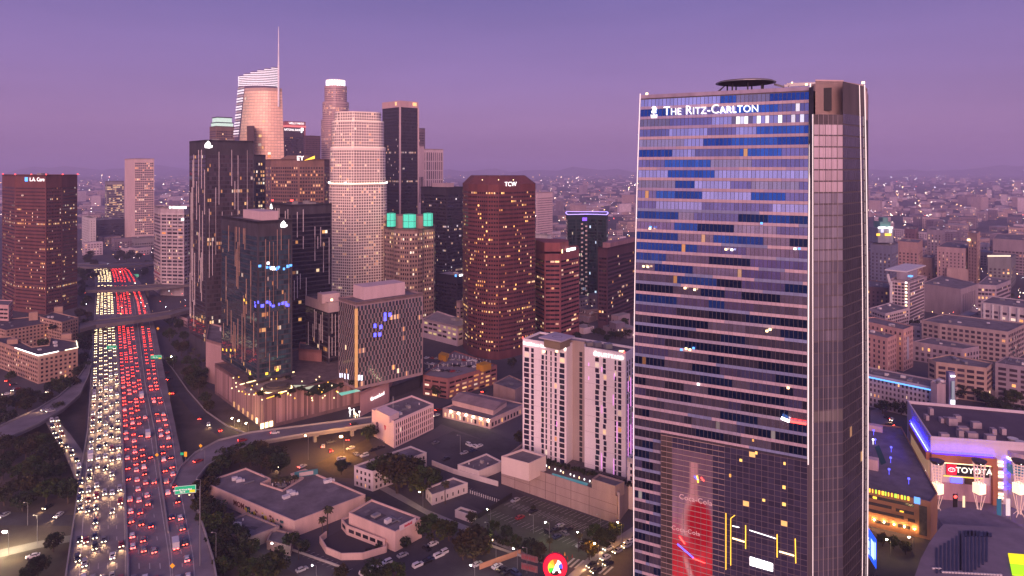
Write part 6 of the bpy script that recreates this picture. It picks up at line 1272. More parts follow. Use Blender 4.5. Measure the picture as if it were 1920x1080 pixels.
# shop building with the lit roof terrace
sh, fsh = low('shop_building', 'orange-lit tan building with long dark window strips beside the glass skyscraper', 'building', [(1560, 902), (1745, 941), (1758, 925), (1690, 800), (1600, 790)], 16.5, wallm((.42, .22, .12), .12), seed=90, roof=mat('terrace_grey', (.15, .13, .15), .9, noise=.3, ns=.2), units=0, par=.6)
aS, bS = G(1560, 902, 16.5), G(1745, 941, 16.5); dS = Vector((*(bS-aS)[:2], 0)); lS = dS.length; dS.normalize(); nS = Vector((dS.y, -dS.x, 0)); angS = math.atan2(dS.y, dS.x)
def sbox(t0, t1, z0, z1, m, nm, o=.08, th=.2): mb = MB(); c = Vector((*aS[:2], 0))+dS*(lS*(t0+t1)/2)+nS*o; mb.box(c, lS*(t1-t0), th, z0, z1, angS); mb.build(nm, m, sh)
WST = mat('strip_window', (.07, .065, .07), .2, spec=.6, noise=.3, ns=.6)
for t0, t1, z0 in ((.38, .84, 12.6), (.3, .62, 9.6), (.66, .84, 9.2), (.3, .74, 6.4), (.78, .85, 6.0), (.45, .6, 2.2), (.68, .8, 2.6)): sbox(t0, t1, z0, z0+1.3, WST, 'window_strip')
sbox(.89, .965, 1.4, 14, mat('stair_glass', (.10, .09, .075), .2, spec=.6, noise=.4, ns=.5), 'stair_window'); sbox(.43, .47, 12.7, 13.7, EMYEL, 'lit_window', .12); sbox(.7, .74, 9.4, 10, EMYEL, 'lit_window', .12)
for k in range(14): sbox(.36+k*.032, .36+k*.032+Rt.uniform(.008, .024), 15.2, 16.9, EMYEL if k % 3 else mat('lime_light', (.4, .8, .1), emit=(.5, 1, .08), es=1, noise=0), 'light_panel', .35, .25)
sbox(.84, .9, 14.6, 17.4, mat('blue_panel', (.1, .25, .8), emit=(.15, .4, 1), es=1.1, noise=0), 'light_panel', .35, .25)
FLD = mat('flood_orange', (1, .6, .3), emit=(1, .5, .16), es=170, noise=0, sample=True)
for k in range(6): sbox(.34+k*.1, .35+k*.1, 3.4, 3.8, FLD, 'wall_lamp', .9, .4)
for x, y in ((1638, 816), (1641, 833), (1637, 833.5), (1671, 848), (1670, 868), (1667, 890), (1704, 908)): p = G(x, y, 16.3); mb = MB(); mb.bar(p, p+Vector((0, 0, 2.4)), .08); mb.box(p, .7, .7, p.z+2.2, p.z+2.9); mb.build('terrace_lamp', EMBLUE if x != 1637 else EMW, sh)
mb = MB(); mb.face([G(x, y, 16.02) for x, y in ((1640, 838), (1648, 834), (1662, 868), (1652, 872))]); mb.build('lawn', mat('dark_lawn', (.02, .08, .06), .9), sh)
for (x, y, w, h) in ((1632, 805, 12, 3), (1634, 878, 6, 5)): p = G(x, y, 16); mb = MB(); mb.box(p, w, 4, 15.9, 15.9+h, angS); mb.build('roof_unit', wallm((.55, .40, .42)), sh)
for k in range(40):
    t = k/39; x, y = (1686+t*62+Rt.uniform(-6, 6), 838+t*80); p = G(x, y, .1); mb = MB(); mb.box(p, .5, .5, .1, 2.6); tag(mb.build('bollard_lamp', EMBLUE if k % 3 else mat('lilac_light', (.8, .7, .9), emit=(.9, .75, 1), es=1.4, noise=0)), 'small glowing lamp along the blue-lit street beside the theatre', 'lamp', 'lamps along the blue street')
# arena roof in the corner
za = 34.0
fr_ = ccw([tuple(G(x, y, za))[:2] for x, y in ((1768, 986), (1935, 995), (1990, 1020), (1990, 1160), (1700, 1160), (1712, 1090), (1725, 1052), (1741, 1022), (1756, 1001))])
ar = empty('arena', (*cen(fr_), 0), 'grey sports arena roof with dark solar strips and a yellow-green painted sign', 'arena')
mb = MB(); mb.prism(fr_, 0, za); mb.build('wall', wallm((.10, .08, .09)), ar); mb = MB(); mb.prism(fr_, za+.01, za+.8, poly2=scale(fr_, .985)); mb.build('roof', mat('arena_roof', (.21, .18, .225), .7, noise=.2, ns=.15), ar)
SOL = mat('solar_strip', (.018, .02, .055), .3, spec=.5, noise=.1)
for k in range(14):
    x = 1800+k*7.2; y0, y1 = 995+abs(k-3)*.6, 1075 - max(0, k-4)*2.0
    if k > 7: continue
    q = [G(a, b, za+.82) for a, b in ((x-1.2, y0), (x+2.2, y0), (x+2.2-(k-3)*.2, y1-abs(k-2)*3), (x-1.2-(k-3)*.2, y1-abs(k-2)*3))]; mb = MB(); n = len(mb.v); mb.prism(ccw([tuple(p)[:2] for p in q]), za+.8, za+1.05); mb.build('solar_panel', SOL, ar)
for k in range(7): x = 1755+k*7.5; q = [G(a, b, za+.82) for a, b in ((x, 1028-k*4.4), (x+3.6, 1028-k*4.4), (x+3.6, 1075-k*1), (x, 1075-k*1))]; mb = MB(); mb.prism(ccw([tuple(p)[:2] for p in q]), za+.8, za+1.05); mb.build('solar_panel', SOL, ar)
for k in range(9): x = 1808+k*6; q = [G(a, b, za+.82) for a, b in ((x, 996+k*.5), (x+4, 996+k*.5), (x+4, 1006), (x, 1006+k*.2))]; mb = MB(); mb.prism(ccw([tuple(p)[:2] for p in q]), za+.8, za+1.05); mb.build('solar_panel', SOL, ar)
for k in range(22): x = 1750+k*6; p = G(x, 1072-(0 if k > 2 else 6)+k*.3, za+.9); mb = MB(); mb.box(p, .8, .5, za+.8, za+1.2); mb.build('roof_vent', WHITEP, ar)
for m, ys in ((mat('sign_yellow', (.9, .8, .02), emit=(1, .85, .01), es=.75, noise=0), (1038, 1056)), (mat('sign_lime', (.4, .8, .02), emit=(.45, .9, .01), es=.75, noise=0), (1057.5, 1078))):
    mb = MB(); q = [G(a, b, za+.9) for a, b in ((1890+(ys[0]-1038)*.2, ys[0]), (1960, ys[0]+6), (1960, ys[1]+6), (1890+(ys[1]-1038)*.2, ys[1]))]; mb.prism(ccw([tuple(p)[:2] for p in q]), za+.8, za+1.1); mb.build('roof_sign', m, ar)
mb = MB(); c = G(1892, 990, za)+Vector((0, 14, 0)); mb.prism(circ(c, 15, 40), 8, 27.6, poly2=circ(c, 14, 40)); tag(mb.build('arena_dome', wallm((.22, .18, .22))), 'low curved grey roof just behind the arena edge', 'roof')
# ------------------------------------------------------------------ trees
LEAF = bpy.data.materials.new('leaf'); LEAF.use_nodes = True; _t = LEAF.node_tree; _b = _t.nodes['Principled BSDF']; _a = _t.nodes.new('ShaderNodeAttribute'); _a.attribute_name = 'wc'
_t.links.new(_a.outputs['Color'], _b.inputs['Base Color']); _b.inputs['Roughness'].default_value = .9; _b.inputs['Specular IOR Level'].default_value = .1
BARK = mat('bark', (.07, .05, .04), .95, noise=.2)
def crown(seed, rx, rz, zc, nclump, nleaf, ls, col, holes=.0):
    R = random.Random(seed); mb = MB()
    for c in range(nclump):
        while True:
            x, y, z = (R.uniform(-1, 1) for _ in range(3)); l = x*x+y*y+z*z
            if .22 < l < 1: break
        cx, cy, cz = x*rx*.86, y*rx*.86, zc+z*rz*.86; cr = R.uniform(.16, .34)*rx; g = R.uniform(.55, 1.5); w = R.uniform(-.25, .3)
        for _ in range(nleaf):
            a, b = R.uniform(0, 6.283), R.gauss(0, 1); d = Vector((R.gauss(0, 1), R.gauss(0, 1), R.gauss(0, .8))).normalized()*cr*R.uniform(.6, 1.08); p = Vector((cx, cy, cz))+d
            u = Vector((R.gauss(0, 1), R.gauss(0, 1), R.gauss(0, .6))).normalized(); v = u.cross(Vector((R.gauss(0, 1), R.gauss(0, 1), R.gauss(0, 1)))).normalized(); s = ls*R.uniform(.6, 1.3); h = g*R.uniform(.75, 1.25)
            mb.face([p-u*s, p-v*s*.6, p+u*s, p+v*s*.6], 0, (col[0]*h*(1+w), col[1]*h, col[2]*h*(1-w*.5), 0))
    return mb
def trunkm(h, r, lean=.2, limbs=5, seed=0):
    R = random.Random(seed); mb = MB(); p = Vector((0, 0, 0)); q = Vector((R.uniform(-lean, lean), R.uniform(-lean, lean), h*.5)); mb.bar(p, q, r, 0, 7, r*.75); e = Vector((q.x*1.5, q.y*1.5, h)); mb.bar(q, e, r*.75, 0, 7, r*.4)
    for k in range(limbs): a = k*2.4+R.random(); s = q.lerp(e, R.uniform(.2, .9)); mb.bar(s, s+Vector((math.cos(a)*h*.3, math.sin(a)*h*.3, h*.32)), r*.4, 0, 5, r*.12)
    return mb
def mesh_of(mb, nm, mats, attr):
    m = bpy.data.meshes.new(nm); m.from_pydata(mb.v, [], mb.f); [m.materials.append(x) for x in mats]
    if attr: a = m.attributes.new('wc', 'FLOAT_COLOR', 'FACE'); a.data.foreach_set('color', [x for c in mb.c for x in c])
    return m
TP = {}
for i in range(5): TP['broad', i] = (mesh_of(crown(100+i, 4.2, 3.2, 5.6, 34, 46, .42, ((.036, .048, .016), (.044, .042, .018), (.028, .040, .018), (.042, .054, .014), (.032, .038, .020))[i]), 'crown', [LEAF], True), mesh_of(trunkm(5.0, .32, seed=i), 'trunk', [BARK], False))
for i in range(2): TP['slim', i] = (mesh_of(crown(120+i, 1.5, 5.2, 6.2, 22, 40, .34, (.022, .032, .014)), 'crown', [LEAF], True), mesh_of(trunkm(4, .2, .05, 2, seed=i), 'trunk', [BARK], False))
for i in range(2): TP['shrub', i] = (mesh_of(crown(130+i, 1.6, 1.1, 1.1, 14, 34, .25, ((.034, .044, .014), (.03, .034, .018))[i]), 'crown', [LEAF], True), mesh_of(trunkm(1.0, .12, .1, 2, seed=i), 'trunk', [BARK], False))
def palm_mesh(seed):
    R = random.Random(seed); mb = MB()
    for k in range(30):
        a = R.uniform(0, 6.283); up = R.uniform(-.7, 1.0); L_ = R.uniform(1.7, 2.6); p = Vector((0, 0, 9)); d = Vector((math.cos(a), math.sin(a), up)).normalized(); s = Vector((-math.sin(a), math.cos(a), 0)); g = R.uniform(.6, 1.4); c = (.06*g, .062*g, .028*g, 0) if up > -.3 else (.12*g, .085*g, .045*g, 0)
        q = p
        for j in range(4):
            d2 = (d+Vector((0, 0, -.28*j))).normalized(); n = q+d2*L_/4; w0, w1 = (.12, .42, .46, .32)[j], (.42, .46, .32, .04)[j]
            mb.face([q-s*w0, n-s*w1, n+s*w1, q+s*w0], 0, c); mb.face([q-s*w0+Vector((0, 0, -.2)), n-s*w1*1.1+Vector((0, 0, -.3)), n, q], 0, c); q = n
    return mb
for i in range(2):
    t = MB(); t.bar((0, 0, 0), (.15*i, .1, 4.5), .26, 0, 7, .2); t.bar((.15*i, .1, 4.5), (0, 0, 9), .2, 0, 7, .17); TP['palm', i] = (mesh_of(palm_mesh(140+i), 'crown', [LEAF], True), mesh_of(t, 'trunk', [BARK], False))
Rtree = random.Random(21); TREES = []
def tree(x, y, h, label, kind='broad', group=None, z=0., v=None, wide=1.):
    i = v if v is not None else Rtree.randrange(5 if kind == 'broad' else 2); c, t = TP[kind, i]; base = {'broad': 8.8, 'slim': 11.2, 'shrub': 2.2, 'palm': 10.2}[kind]; s = h/base
    nm = {'broad': 'tree', 'slim': 'cypress_tree', 'shrub': 'shrub', 'palm': 'palm_tree'}[kind]
    r = bpy.data.objects.new(nm, None); C.objects.link(r); r.location = G(x, y, z); r.rotation_euler = (0, 0, Rtree.uniform(0, 6.28)); r.scale = (s*wide, s*wide, s); tag(r, label, {'broad': 'tree', 'slim': 'tree', 'shrub': 'shrub', 'palm': 'palm tree'}[kind], group)
    for n, m in (('crown', c), ('trunk', t)): o = bpy.data.objects.new(n, m); C.objects.link(o); o.parent = r
GR = 'trees crowding the dark slope left of the freeway'
for x, y in ((10, 850), (35, 842), (58, 838), (80, 850), (20, 872), (46, 868), (72, 878), (98, 872), (8, 900), (34, 905), (60, 902), (88, 905), (112, 900), (22, 930), (52, 935), (82, 938), (108, 930), (125, 945), (12, 950), (40, 958), (5, 775), (28, 770), (50, 778), (15, 800), (44, 758), (112, 785), (90, 760), (66, 752)):
    tree(x + Rtree.uniform(-5, 5), y + Rtree.uniform(-4, 4), Rtree.uniform(7, 13), 'dark rounded tree in the unlit grove left of the slip lane', group=GR, wide=Rtree.uniform(.9, 1.3))
GB = 'trees standing between the freeway and the left blocks'
for x, y in ((152, 560), (158, 578), (150, 600), (160, 622), (152, 645), (158, 665), (155, 690), (148, 712), (162, 700), (153, 540), (160, 530), (150, 520), (166, 640), (165, 600), (157, 552), (163, 570)):
    tree(x, y, Rtree.uniform(9, 15), 'tall dark tree in the row screening the freeway from the left blocks', group=GB, wide=Rtree.uniform(.8, 1.1))
for x, y, h, lab in ((116, 745, 15, 'large dark tree below the light-lined peach block'), (135, 738, 12, 'dark tree squeezed beside the flyover below the peach block'), (98, 742, 11, 'smaller dark tree left of the large one below the peach block'), (20, 716, 8, 'dark tree at the left border under the peach block'), (70, 1085, 9, 'broad olive tree beside the pale path at the lower left'), (100, 1035, 8, 'olive tree between the pale path and the freeway edge'), (52, 1095, 7, 'low olive tree at the bottom of the lower left'), (80, 656, 9, 'round tree in the courtyard of the peach apartments'), (98, 622, 7, 'flat round tree in the rear courtyard of the peach apartments')):
    tree(x, y, h, lab, z=0 if y > 700 else 14)
GRV = 'trees around the freeway bend behind the bridges'
for k in range(26):
    x = Rtree.choice((Rtree.uniform(150, 180), Rtree.uniform(262, 300), Rtree.uniform(185, 285))); y = Rtree.uniform(478, 492) if 180 < x < 262 else Rtree.uniform(482, 530)
    tree(x, y, Rtree.uniform(9, 15), 'small dark tree by the bend of the freeway', group=GRV)
GP = 'trees lining the street between the freeway and the glass towers'
for x, y in ((318, 640), (330, 655), (322, 690), (340, 668), (350, 690), (345, 640), (335, 620), (362, 712), (372, 740), (384, 760), (392, 775), (378, 720), (352, 715), (366, 690), (330, 600), (318, 612), (352, 655), (360, 730)):
    tree(x, y, Rtree.uniform(7, 13), 'dark tree along the curving street below the glass towers', group=GP)
for i, (x, y) in enumerate(((352, 665), (362, 672), (372, 684), (381, 694), (357, 680), (388, 706))):
    tree(x, y, 9, 'lamplit palm in the cluster between the curving street and the leftmost glass tower', 'palm', 'lamplit palms by the curving street')
GRM = 'dark trees inside the loop of the curved ramp'
for x, y in ((412, 890), (430, 880), (450, 876), (470, 874), (490, 880), (508, 886), (524, 890), (422, 870), (445, 862), (480, 866), (500, 872), (400, 900), (516, 876)):
    tree(x, y, Rtree.uniform(8, 12), 'dark tree massed between the curved ramp and the big pink hall', group=GRM, wide=1.2)
GM = 'trees on the slope between the freeway and the big hall'
for x, y in ((372, 945), (388, 960), (400, 985), (412, 1010), (405, 1040), (425, 1060), (440, 1040), (450, 1070), (418, 1085), (395, 930), (382, 1000), (430, 1020), (468, 1050), (380, 975)):
    tree(x, y, Rtree.uniform(7, 12), 'dark tree on the slope between the freeway and the big hall', group=GM, wide=1.1)
for x, y, h, lab, w in ((745, 925, 19, 'very large dark tree hiding the right half of the white house', 1.25), (718, 912, 15, 'dark tree in front of the left half of the white house', 1.1), (790, 930, 14, 'dark tree right of the very large one by the white house', 1.2), (772, 905, 13, 'dark tree just behind the very large one by the white house', 1.2), (815, 915, 9, 'small dark tree touching the house with the wall lamp', 1),
        (508, 1095, 12, 'dark tree at the bottom edge in the small parking lot', 1.2), (475, 1098, 10, 'dark tree left of the one at the bottom edge', 1.1), (570, 1040, 6, 'small tree beside the annex and the palms', 1), (545, 1030, 7, 'bushy tree at the corner of the dark-roofed shed', 1.2), (760, 1030, 5, 'small bushy tree right of the restaurant end wall', 1.2), (812, 1020, 12, 'round dark tree right of the restaurant', 1.2), (842, 1015, 9, 'dark tree beside the parking lot hut', 1), (890, 1055, 14, 'large dark tree between the two parking lots', 1.25), (868, 1050, 10, 'greenish tree leaning on the large dark one between the lots', 1.1), (905, 1040, 11, 'dark tree behind the large one between the lots', 1), (885, 985, 6, 'yellowish lamplit tree beside the white hut', 1), (925, 1000, 5.5, 'lamplit tree at the left corner of the wide lot', 1.1), (950, 1012, 6, 'olive tree along the near edge of the wide lot', 1.1), (968, 1025, 5, 'dark bush-like tree along the near edge of the wide lot', 1), (995, 1040, 6.5, 'round olive tree near the small red sign', 1.2), (1012, 1048, 6, 'dark round tree near the small red sign', 1.2), (1120, 1020, 8, 'lamplit green tree at the right corner of the wide lot', 1.2), (1135, 1030, 8.5, 'olive tree behind the lamplit one at the right corner', 1.2), (1105, 1050, 8, 'dark tree near the street corner of the wide lot', 1.2), (1155, 1010, 7, 'dark tree by the corner of the garage podium', 1.1), (640, 1095, 7, 'olive tree at the bottom edge below the patio', 1), (700, 1098, 9, 'dark reddish tree at the bottom edge among the parked cars', 1.3), (740, 1095, 8, 'dark tree right of the reddish one at the bottom edge', 1.2), (1000, 960+0, 3, 'tiny tree inside the wide lot', 1),
        (692, 830, 10, 'dark tree beside the white office with the shield', 1.1), (640, 890, 8, 'dark tree in front of the lamplit brown lot', .9), (975, 835, 8, 'dark tree at the foot of the pink hotel', 1), (690, 762, 6, 'small tree at the corner of the screened podium', 1), (800, 778, 7, 'dark tree at the street corner by the checkerboard hotel', 1.2), (820, 745, 8, 'dark tree left of the market hall', 1.3), (806, 735, 7, 'dark tree below the parking structure', 1.3), (850, 728, 7, 'dark tree in front of the parking structure', 1.2), (900, 722, 7, 'dark tree right of the parking structure', 1.2), (960, 690, 8, 'dark tree at the foot of the octagon tower', 1.2)):
    tree(x, y, h, lab, wide=w)
for x, y, h, lab in ((515, 934, 11, 'palm rising from the notch in the big hall roof, leftmost of the cluster'), (527, 939, 12, 'palm in the middle of the cluster in the hall roof notch'), (541, 934, 11, 'palm at the right of the cluster in the hall roof notch'), (552, 929, 10, 'short palm beside the cluster in the hall roof notch'), (614, 1000, 12, 'tall palm by the restaurant patio entrance'), (604, 1012, 10, 'palm left of the tall one by the patio'), (690, 968, 9, 'palm at the right end of the big hall front wall'), (700, 972, 8, 'second palm by the restaurant roof corner'), (835, 945, 11, 'palm in front of the white house with the wall lamp'), (1030, 1045, 8, 'palm by the small red sign on the lot edge'), (1085, 1035, 8, 'palm near the street corner of the wide lot'), (525, 1055, 7, 'palm among the cars near the annex'), (560, 1050, 7, 'short palm beside the shed below the hall')):
    tree(x, y, h, lab, 'palm')
GRT = 'trees at the foot of the maroon tower'
for k in range(14): tree(1082+k*8, 634+Rtree.uniform(-22, 10), Rtree.uniform(6, 10), 'small dark tree at the foot of the maroon tower', group=GRT)
GRS = 'trees dotted among the right-hand blocks'
for x, y in ((1805, 745), (1815, 740), (1795, 748), (1835, 752), (1848, 760), (1860, 765), (1880, 770), (1900, 760), (1843, 668), (1715, 620), (1722, 628), (1675, 772), (1690, 778), (1655, 776), (1895, 560), (1905, 640), (1870, 780), (1915, 790), (1890, 790)):
    tree(x, y, Rtree.uniform(7, 11), 'dark tree dotted among the right-hand blocks', group=GRS, wide=1.2)
for x, y, lab in ((1655, 1025, 'dark street tree by the blue sign'), (1675, 1030, 'dark street tree in front of the tan shop building'), (1698, 1040, 'dark street tree right of the other below the tan shop building')): tree(x, y, 5.5, lab)
for x, y, w in ((565, 733, 1.2), (600, 735, 1), (548, 738, 1.2), (520, 747, 1), (610, 728, 1), (640, 727, 1), (580, 744, 1.3), (490, 742, 1), (660, 722, 1), (470, 715, 1), (540, 712, 1)): tree(x, y, 3.2, 'planted shrub in the lamplit podium roof garden', 'shrub', 'shrubs in the podium roof garden', z=zp-1, wide=w)
for k in range(20): tree(1000+k*9.4, 862+k*2.6 + (k % 3), 2.6, 'dark shrub in the planting strip at the foot of the pink hotel', 'shrub', 'shrubs on the hotel pool terrace', z=zpd)
for k in range(16): tree(925+k*7.5+Rtree.uniform(-2, 2), 1012+k*3.4, 2.4, 'low shrub in the hedge along the near edge of the wide lot', 'shrub', 'shrubs along the wide lot')
for k in range(14): tree(690+k*9, 1040-k*5+Rtree.uniform(-3, 3), 2.2, 'low shrub beside the restaurant end wall and lot', 'shrub', 'shrubs by the restaurant lot')

# ------------------------------------------------------------------ parked and street cars
Rp = random.Random(31); DIRA = math.atan2(.66, .75)
parked = [(812, 1022, 'white saloon car at the far end of the lot by the restaurant', 0), (800, 1030, 'black saloon car beside the white one at the lot end', 4), (755, 1043, 'silver blue car parked against the restaurant hedge', 2), (724, 1058, 'white suv parked under the patio corner', 0), (701, 1068, 'white suv, middle one of the kerbside row below the patio', 1), (685, 1076, 'white suv nearest the bottom in the kerbside row below the patio', 0), (830, 1039, 'white suv, upper of the double row in the restaurant lot', 1), (823, 1044, 'white saloon behind the upper suv in the double row', 0), (808, 1050, 'dark blue car in the middle of the double row', 6), (800, 1055, 'black car in the double row next to the dark blue one', 4), (784, 1062, 'white suv at the near end of the double row', 0), (895, 1060, 'white saloon beside the orange wall', 1), (932, 1064, 'white car with its back to the tree in the lower lot', 0), (940, 1070, 'dark car beside the white one in the lower lot', 5), (950, 1075, 'black car, third in the lower lot row', 4), (968, 1078, 'dark blue suv at the near end of the lower lot row', 6),
 (966, 940, 'silver car alone under the dark fence', 2), (999, 960, 'black car alone in the middle of the wide lot', 4), (975, 972, 'red car alone in the wide lot', 7), (1050, 988, 'silver car at the top of the cluster in the wide lot', 2), (1043, 994, 'dark car in the cluster in the wide lot', 5), (1030, 1002, 'black suv at the left of the cluster in the wide lot', 4), (1058, 1002, 'dark grey car at the right of the cluster in the wide lot', 3), (1044, 1008, 'dark blue car in the near row of the cluster', 6), (1066, 994, 'black car at the far right of the cluster', 4), (1088, 1024, 'silver car beside the pale kerb island', 2),
 (880, 836, 'white suv in the lot behind the white wall', 0), (890, 839, 'white saloon right of the suv in the lot behind the wall', 0), (898, 838, 'white car at the right of the three in the lot behind the wall', 1), (888, 846, 'dark blue car in front of the three white ones', 6), (870, 851, 'grey car alone in the lot behind the white wall', 2), (836, 862, 'black car alone near the low white building', 4), (817, 832, 'grey car at the far side of the lot behind the wall', 3), (640, 862, 'white suv under the orange street lamp', 0), (657, 842, 'white car at the far end of the lamplit lot', 1), (668, 853, 'silver car in the lamplit lot row', 2), (683, 856, 'white suv in the lamplit lot row', 0), (700, 845, 'black car by the shield office in the lamplit lot', 4), (714, 840, 'dark car second from the shield office', 5), (650, 872, 'orange-lit dark car beside the lamplit tree', 5), (620, 830, 'dark car waiting beneath the ramp edge', 3), (566, 1070, 'silver car at the bottom edge in the small lot', 2)]
for x, y, lab, pi in parked: car(G(x, y, .08), DIRA + Rp.choice((0, math.pi, 1.57, -1.57)) if 'lot' in lab else DIRA + math.pi*Rp.randint(0, 1), 'suv' if 'suv' in lab else 'sedan', PAINTS[pi][1], lab, '', 'parked cars')
moving = [(1135, 1048, 'ht', 'white car with lights on, nearest the round neon sign', 0), (1110, 1062, 'h', 'dark car waiting behind the crosswalk', 4), (1118, 1072, 'h', 'dark suv with headlights at the bottom of the crossing street', 5), (1140, 1030, 'h', 'white car with headlights approaching the crossing', 1), (1158, 1035, 'h', 'grey car with headlights beside the white one', 2), (1175, 1025, 'h', 'silver car with lights beside the glass skyscraper', 2), (1180, 1018, 'h', 'white car farthest up the crossing street', 0), (1140, 1058, 'h', 'motor scooter sized dark car between the lanes', 4), (606, 838, 't', 'white car braking on the street under the ramp', 0), (620, 846, 't', 'red-lit car braking next to the orange lamp', 7), (528, 875, 'h', 'white car with headlights behind the big hall', 0), (567, 876, 't', 'pale car turning behind the big hall', 1), (651, 825, 't', 'car with red lights beside the podium trees', 5), (395, 905, 't', 'unlit car hidden beside the ramp loop', 4), (905, 795, 'h', 'car in front of the row of wall lamps', 2), (848, 783, 'h', 'white car with headlights at the market corner', 0), (818, 780, 'h', 'pale car by the shield office', 0), (822, 770, 't', 'red-lit car leaving past the market corner', 7), (907, 735, 't', 'car with red lights behind the market hall', 5), (312, 700, 't', 'red-lit car on the curving street, farthest up', 7), (318, 712, 't', 'second red-lit car on the curving street', 5), (326, 738, 't', 'red-lit car at the bend of the curving street', 7), (374, 786, 't', 'dark car low on the curving street', 5), (391, 797, 'h', 'white car on the curving street', 0), (412, 808, 't', 'red-lit car at the foot of the curving street', 7), (1668, 798, 't', 'red-lit car on the blue street, nearest', 5), (1664, 785, 't', 'red-lit car on the blue street, farther', 5), (1672, 788, 'h', 'car with headlights on the blue street', 0), (1658, 800, 't', 'red-lit car at the shop building roof edge', 5), (90, 952, 'h', 'dark car on the lower left road', 4), (8, 968, 'h', 'car with lights at the left border road', 2), (110, 968, 'h', 'long lit car on the lower left road near the freeway', 1), (62, 1045, 'h', 'white car with very bright headlights on the pale path', 0), (12, 740, 'h', 'car with headlights in the left lot', 0), (25, 732, 'h', 'second car with headlights in the left lot', 2), (30, 742, 'h', 'third car with headlights in the left lot', 5), (14, 715, 't', 'red-lit car in the left lot, upper', 7), (26, 722, 't', 'red-lit car in the left lot, middle', 5), (32, 730, 't', 'red-lit car in the left lot, lower', 7), (90, 735, 'h', 'car leaving the peach block with headlights', 0)]
for x, y, l, lab, pi in moving:
    onr = x > 1090 and x < 1200
    car(G(x, y, .1), (math.atan2(-.62, -.78) if onr else Rp.uniform(3.5, 5.2) if l != 't' else Rp.uniform(.6, 2.2)), 'suv' if 'suv' in lab else 'sedan', PAINTS[pi][1], lab, l.replace('ht', 'h'), 'cars moving on the streets')
for x, y, lab, pi, a, l in ((455, 827, 'red-lit car on the curved ramp, middle', 7, .5, 't'), (516, 813, 'white car on the curved ramp, farthest', 0, .2, 't'), (372, 866, 'red car low on the curved ramp', 7, .95, 't'), (95, 772, 'car with headlights crossing the left flyover', 2, 3.9, 'h'), (86, 770, 'second car with headlights on the left flyover', 2, 3.9, 'h'), (665, 797, 'car with red lights at the far end of the curved ramp', 5, .25, 't')):
    car(G(x, y, RZ+.02), a, 'sedan', PAINTS[pi][1], lab, l, 'cars on the ramps')
for k in range(34):
    x, y = 800+(k % 12)*10+Rp.uniform(-2, 2), 672+(k//12)*11+(k % 12)*.6
    if k // 12 == 2 and k % 12 > 6: continue
    car(G(x, y, 13.25), DIRA+Rp.choice((0, 1.57)), 'sedan', Rp.choice(PAINTS)[1], 'car parked on the top deck of the brick-red parking structure', '', 'cars on the parking structure roof')

# ------------------------------------------------------------------ street lamps, freeway signs, billboards
LAMPB = mat('street_lamp_glow', (1, .95, .9), emit=(1, .90, .78), es=420, noise=0, sample=True); LAMPO = mat('street_lamp_orange', (1, .6, .2), emit=(1, .45, .08), es=1800, noise=0, sample=True); LAMPY = mat('street_lamp_warm', (1, .75, .4), emit=(1, .66, .24), es=420, noise=0, sample=True); LAMPX = mat('street_lamp_floodlight', (1, .8, .5), emit=(1, .78, .45), es=1300, noise=0, sample=True)
LAMPG = mat('street_lamp_greenish', (.9, 1, .6), emit=(.85, .95, .42), es=420, noise=0, sample=True)
LAMPN = mat('lamp_unlit', (.5, .48, .45), .4, noise=0)
def lamp(x, y, h, m, label, s=.35, group=None, arm=1.6, z=0.):
    g = G(x, y, z); r = empty('street_lamp', g, label, 'street lamp', group); mb = MB(); mb.bar(g, g+Vector((0, 0, h)), .13, 0, 8, .08); mb.build('pole', STEEL, r); mb = MB(); mb.bar(g+Vector((0, 0, h)), g+Vector((-arm, 0, h+.3)), .07, 0, 6); mb.build('arm', STEEL, r)
    mb = MB(); mb.box(g+Vector((-arm, 0, 0)), s*2.2, s*1.2, g.z+h+.1, g.z+h+.1+s); mb.build('lamp_head', m, r)
lamp(16, 1040, 9, LAMPX, 'dazzling floodlight on a tall pole at the lower left', .6); lamp(645, 850, 9, LAMPO, 'orange street lamp glowing over the brown parking lot', .5); lamp(578, 862, 13, LAMPO, 'tall pole with a small orange lamp by the ramp', .25)
for x, y, h, m, lab in ((970, 1072, 9, LAMPB, 'white lamp on a tall pole at the edge of the lower lot'), (930, 1050, 8, LAMPY, 'small warm lamp by the large dark tree'), (517, 1052, 7, LAMPB, 'white lamp in the small lot below the annex'), (593, 1090, 6, LAMPB, 'white lamp at the bottom edge of the small lot'), (890, 1090, 6, LAMPB, 'bright lamp at the bottom edge beside the orange wall'), (793, 955, 8, LAMPY, 'warm lamp under the very large dark tree'), (1155, 975, 7, LAMPB, 'lamp by the corner of the garage podium'), (325, 690, 9, LAMPB, 'white lamp at the top of the curving street'), (842, 690, 8, LAMPB, 'lamp on the garage corner below the octagon tower')): lamp(x, y, h, m, lab, .22)
lamp(1122, 1062, 9, LAMPO, 'orange lamp over the crosswalk by the neon sign', .25); lamp(1165, 1020, 9, LAMPO, 'orange lamp up the crossing street by the garage', .22); lamp(1670, 1045, 7, LAMPY, 'warm lamp on the street below the tan shop building', .25); lamp(1712, 1040, 7, LAMPY, 'warm lamp by the corner of the tan shop building', .25); lamp(1030, 1015, 8, LAMPG, 'greenish lamp over the car cluster in the wide lot', .22); lamp(1090, 1030, 7, LAMPG, 'greenish lamp at the right corner of the wide lot', .2); lamp(920, 985, 7, LAMPG, 'greenish lamp by the yellowish tree at the wide lot', .18)
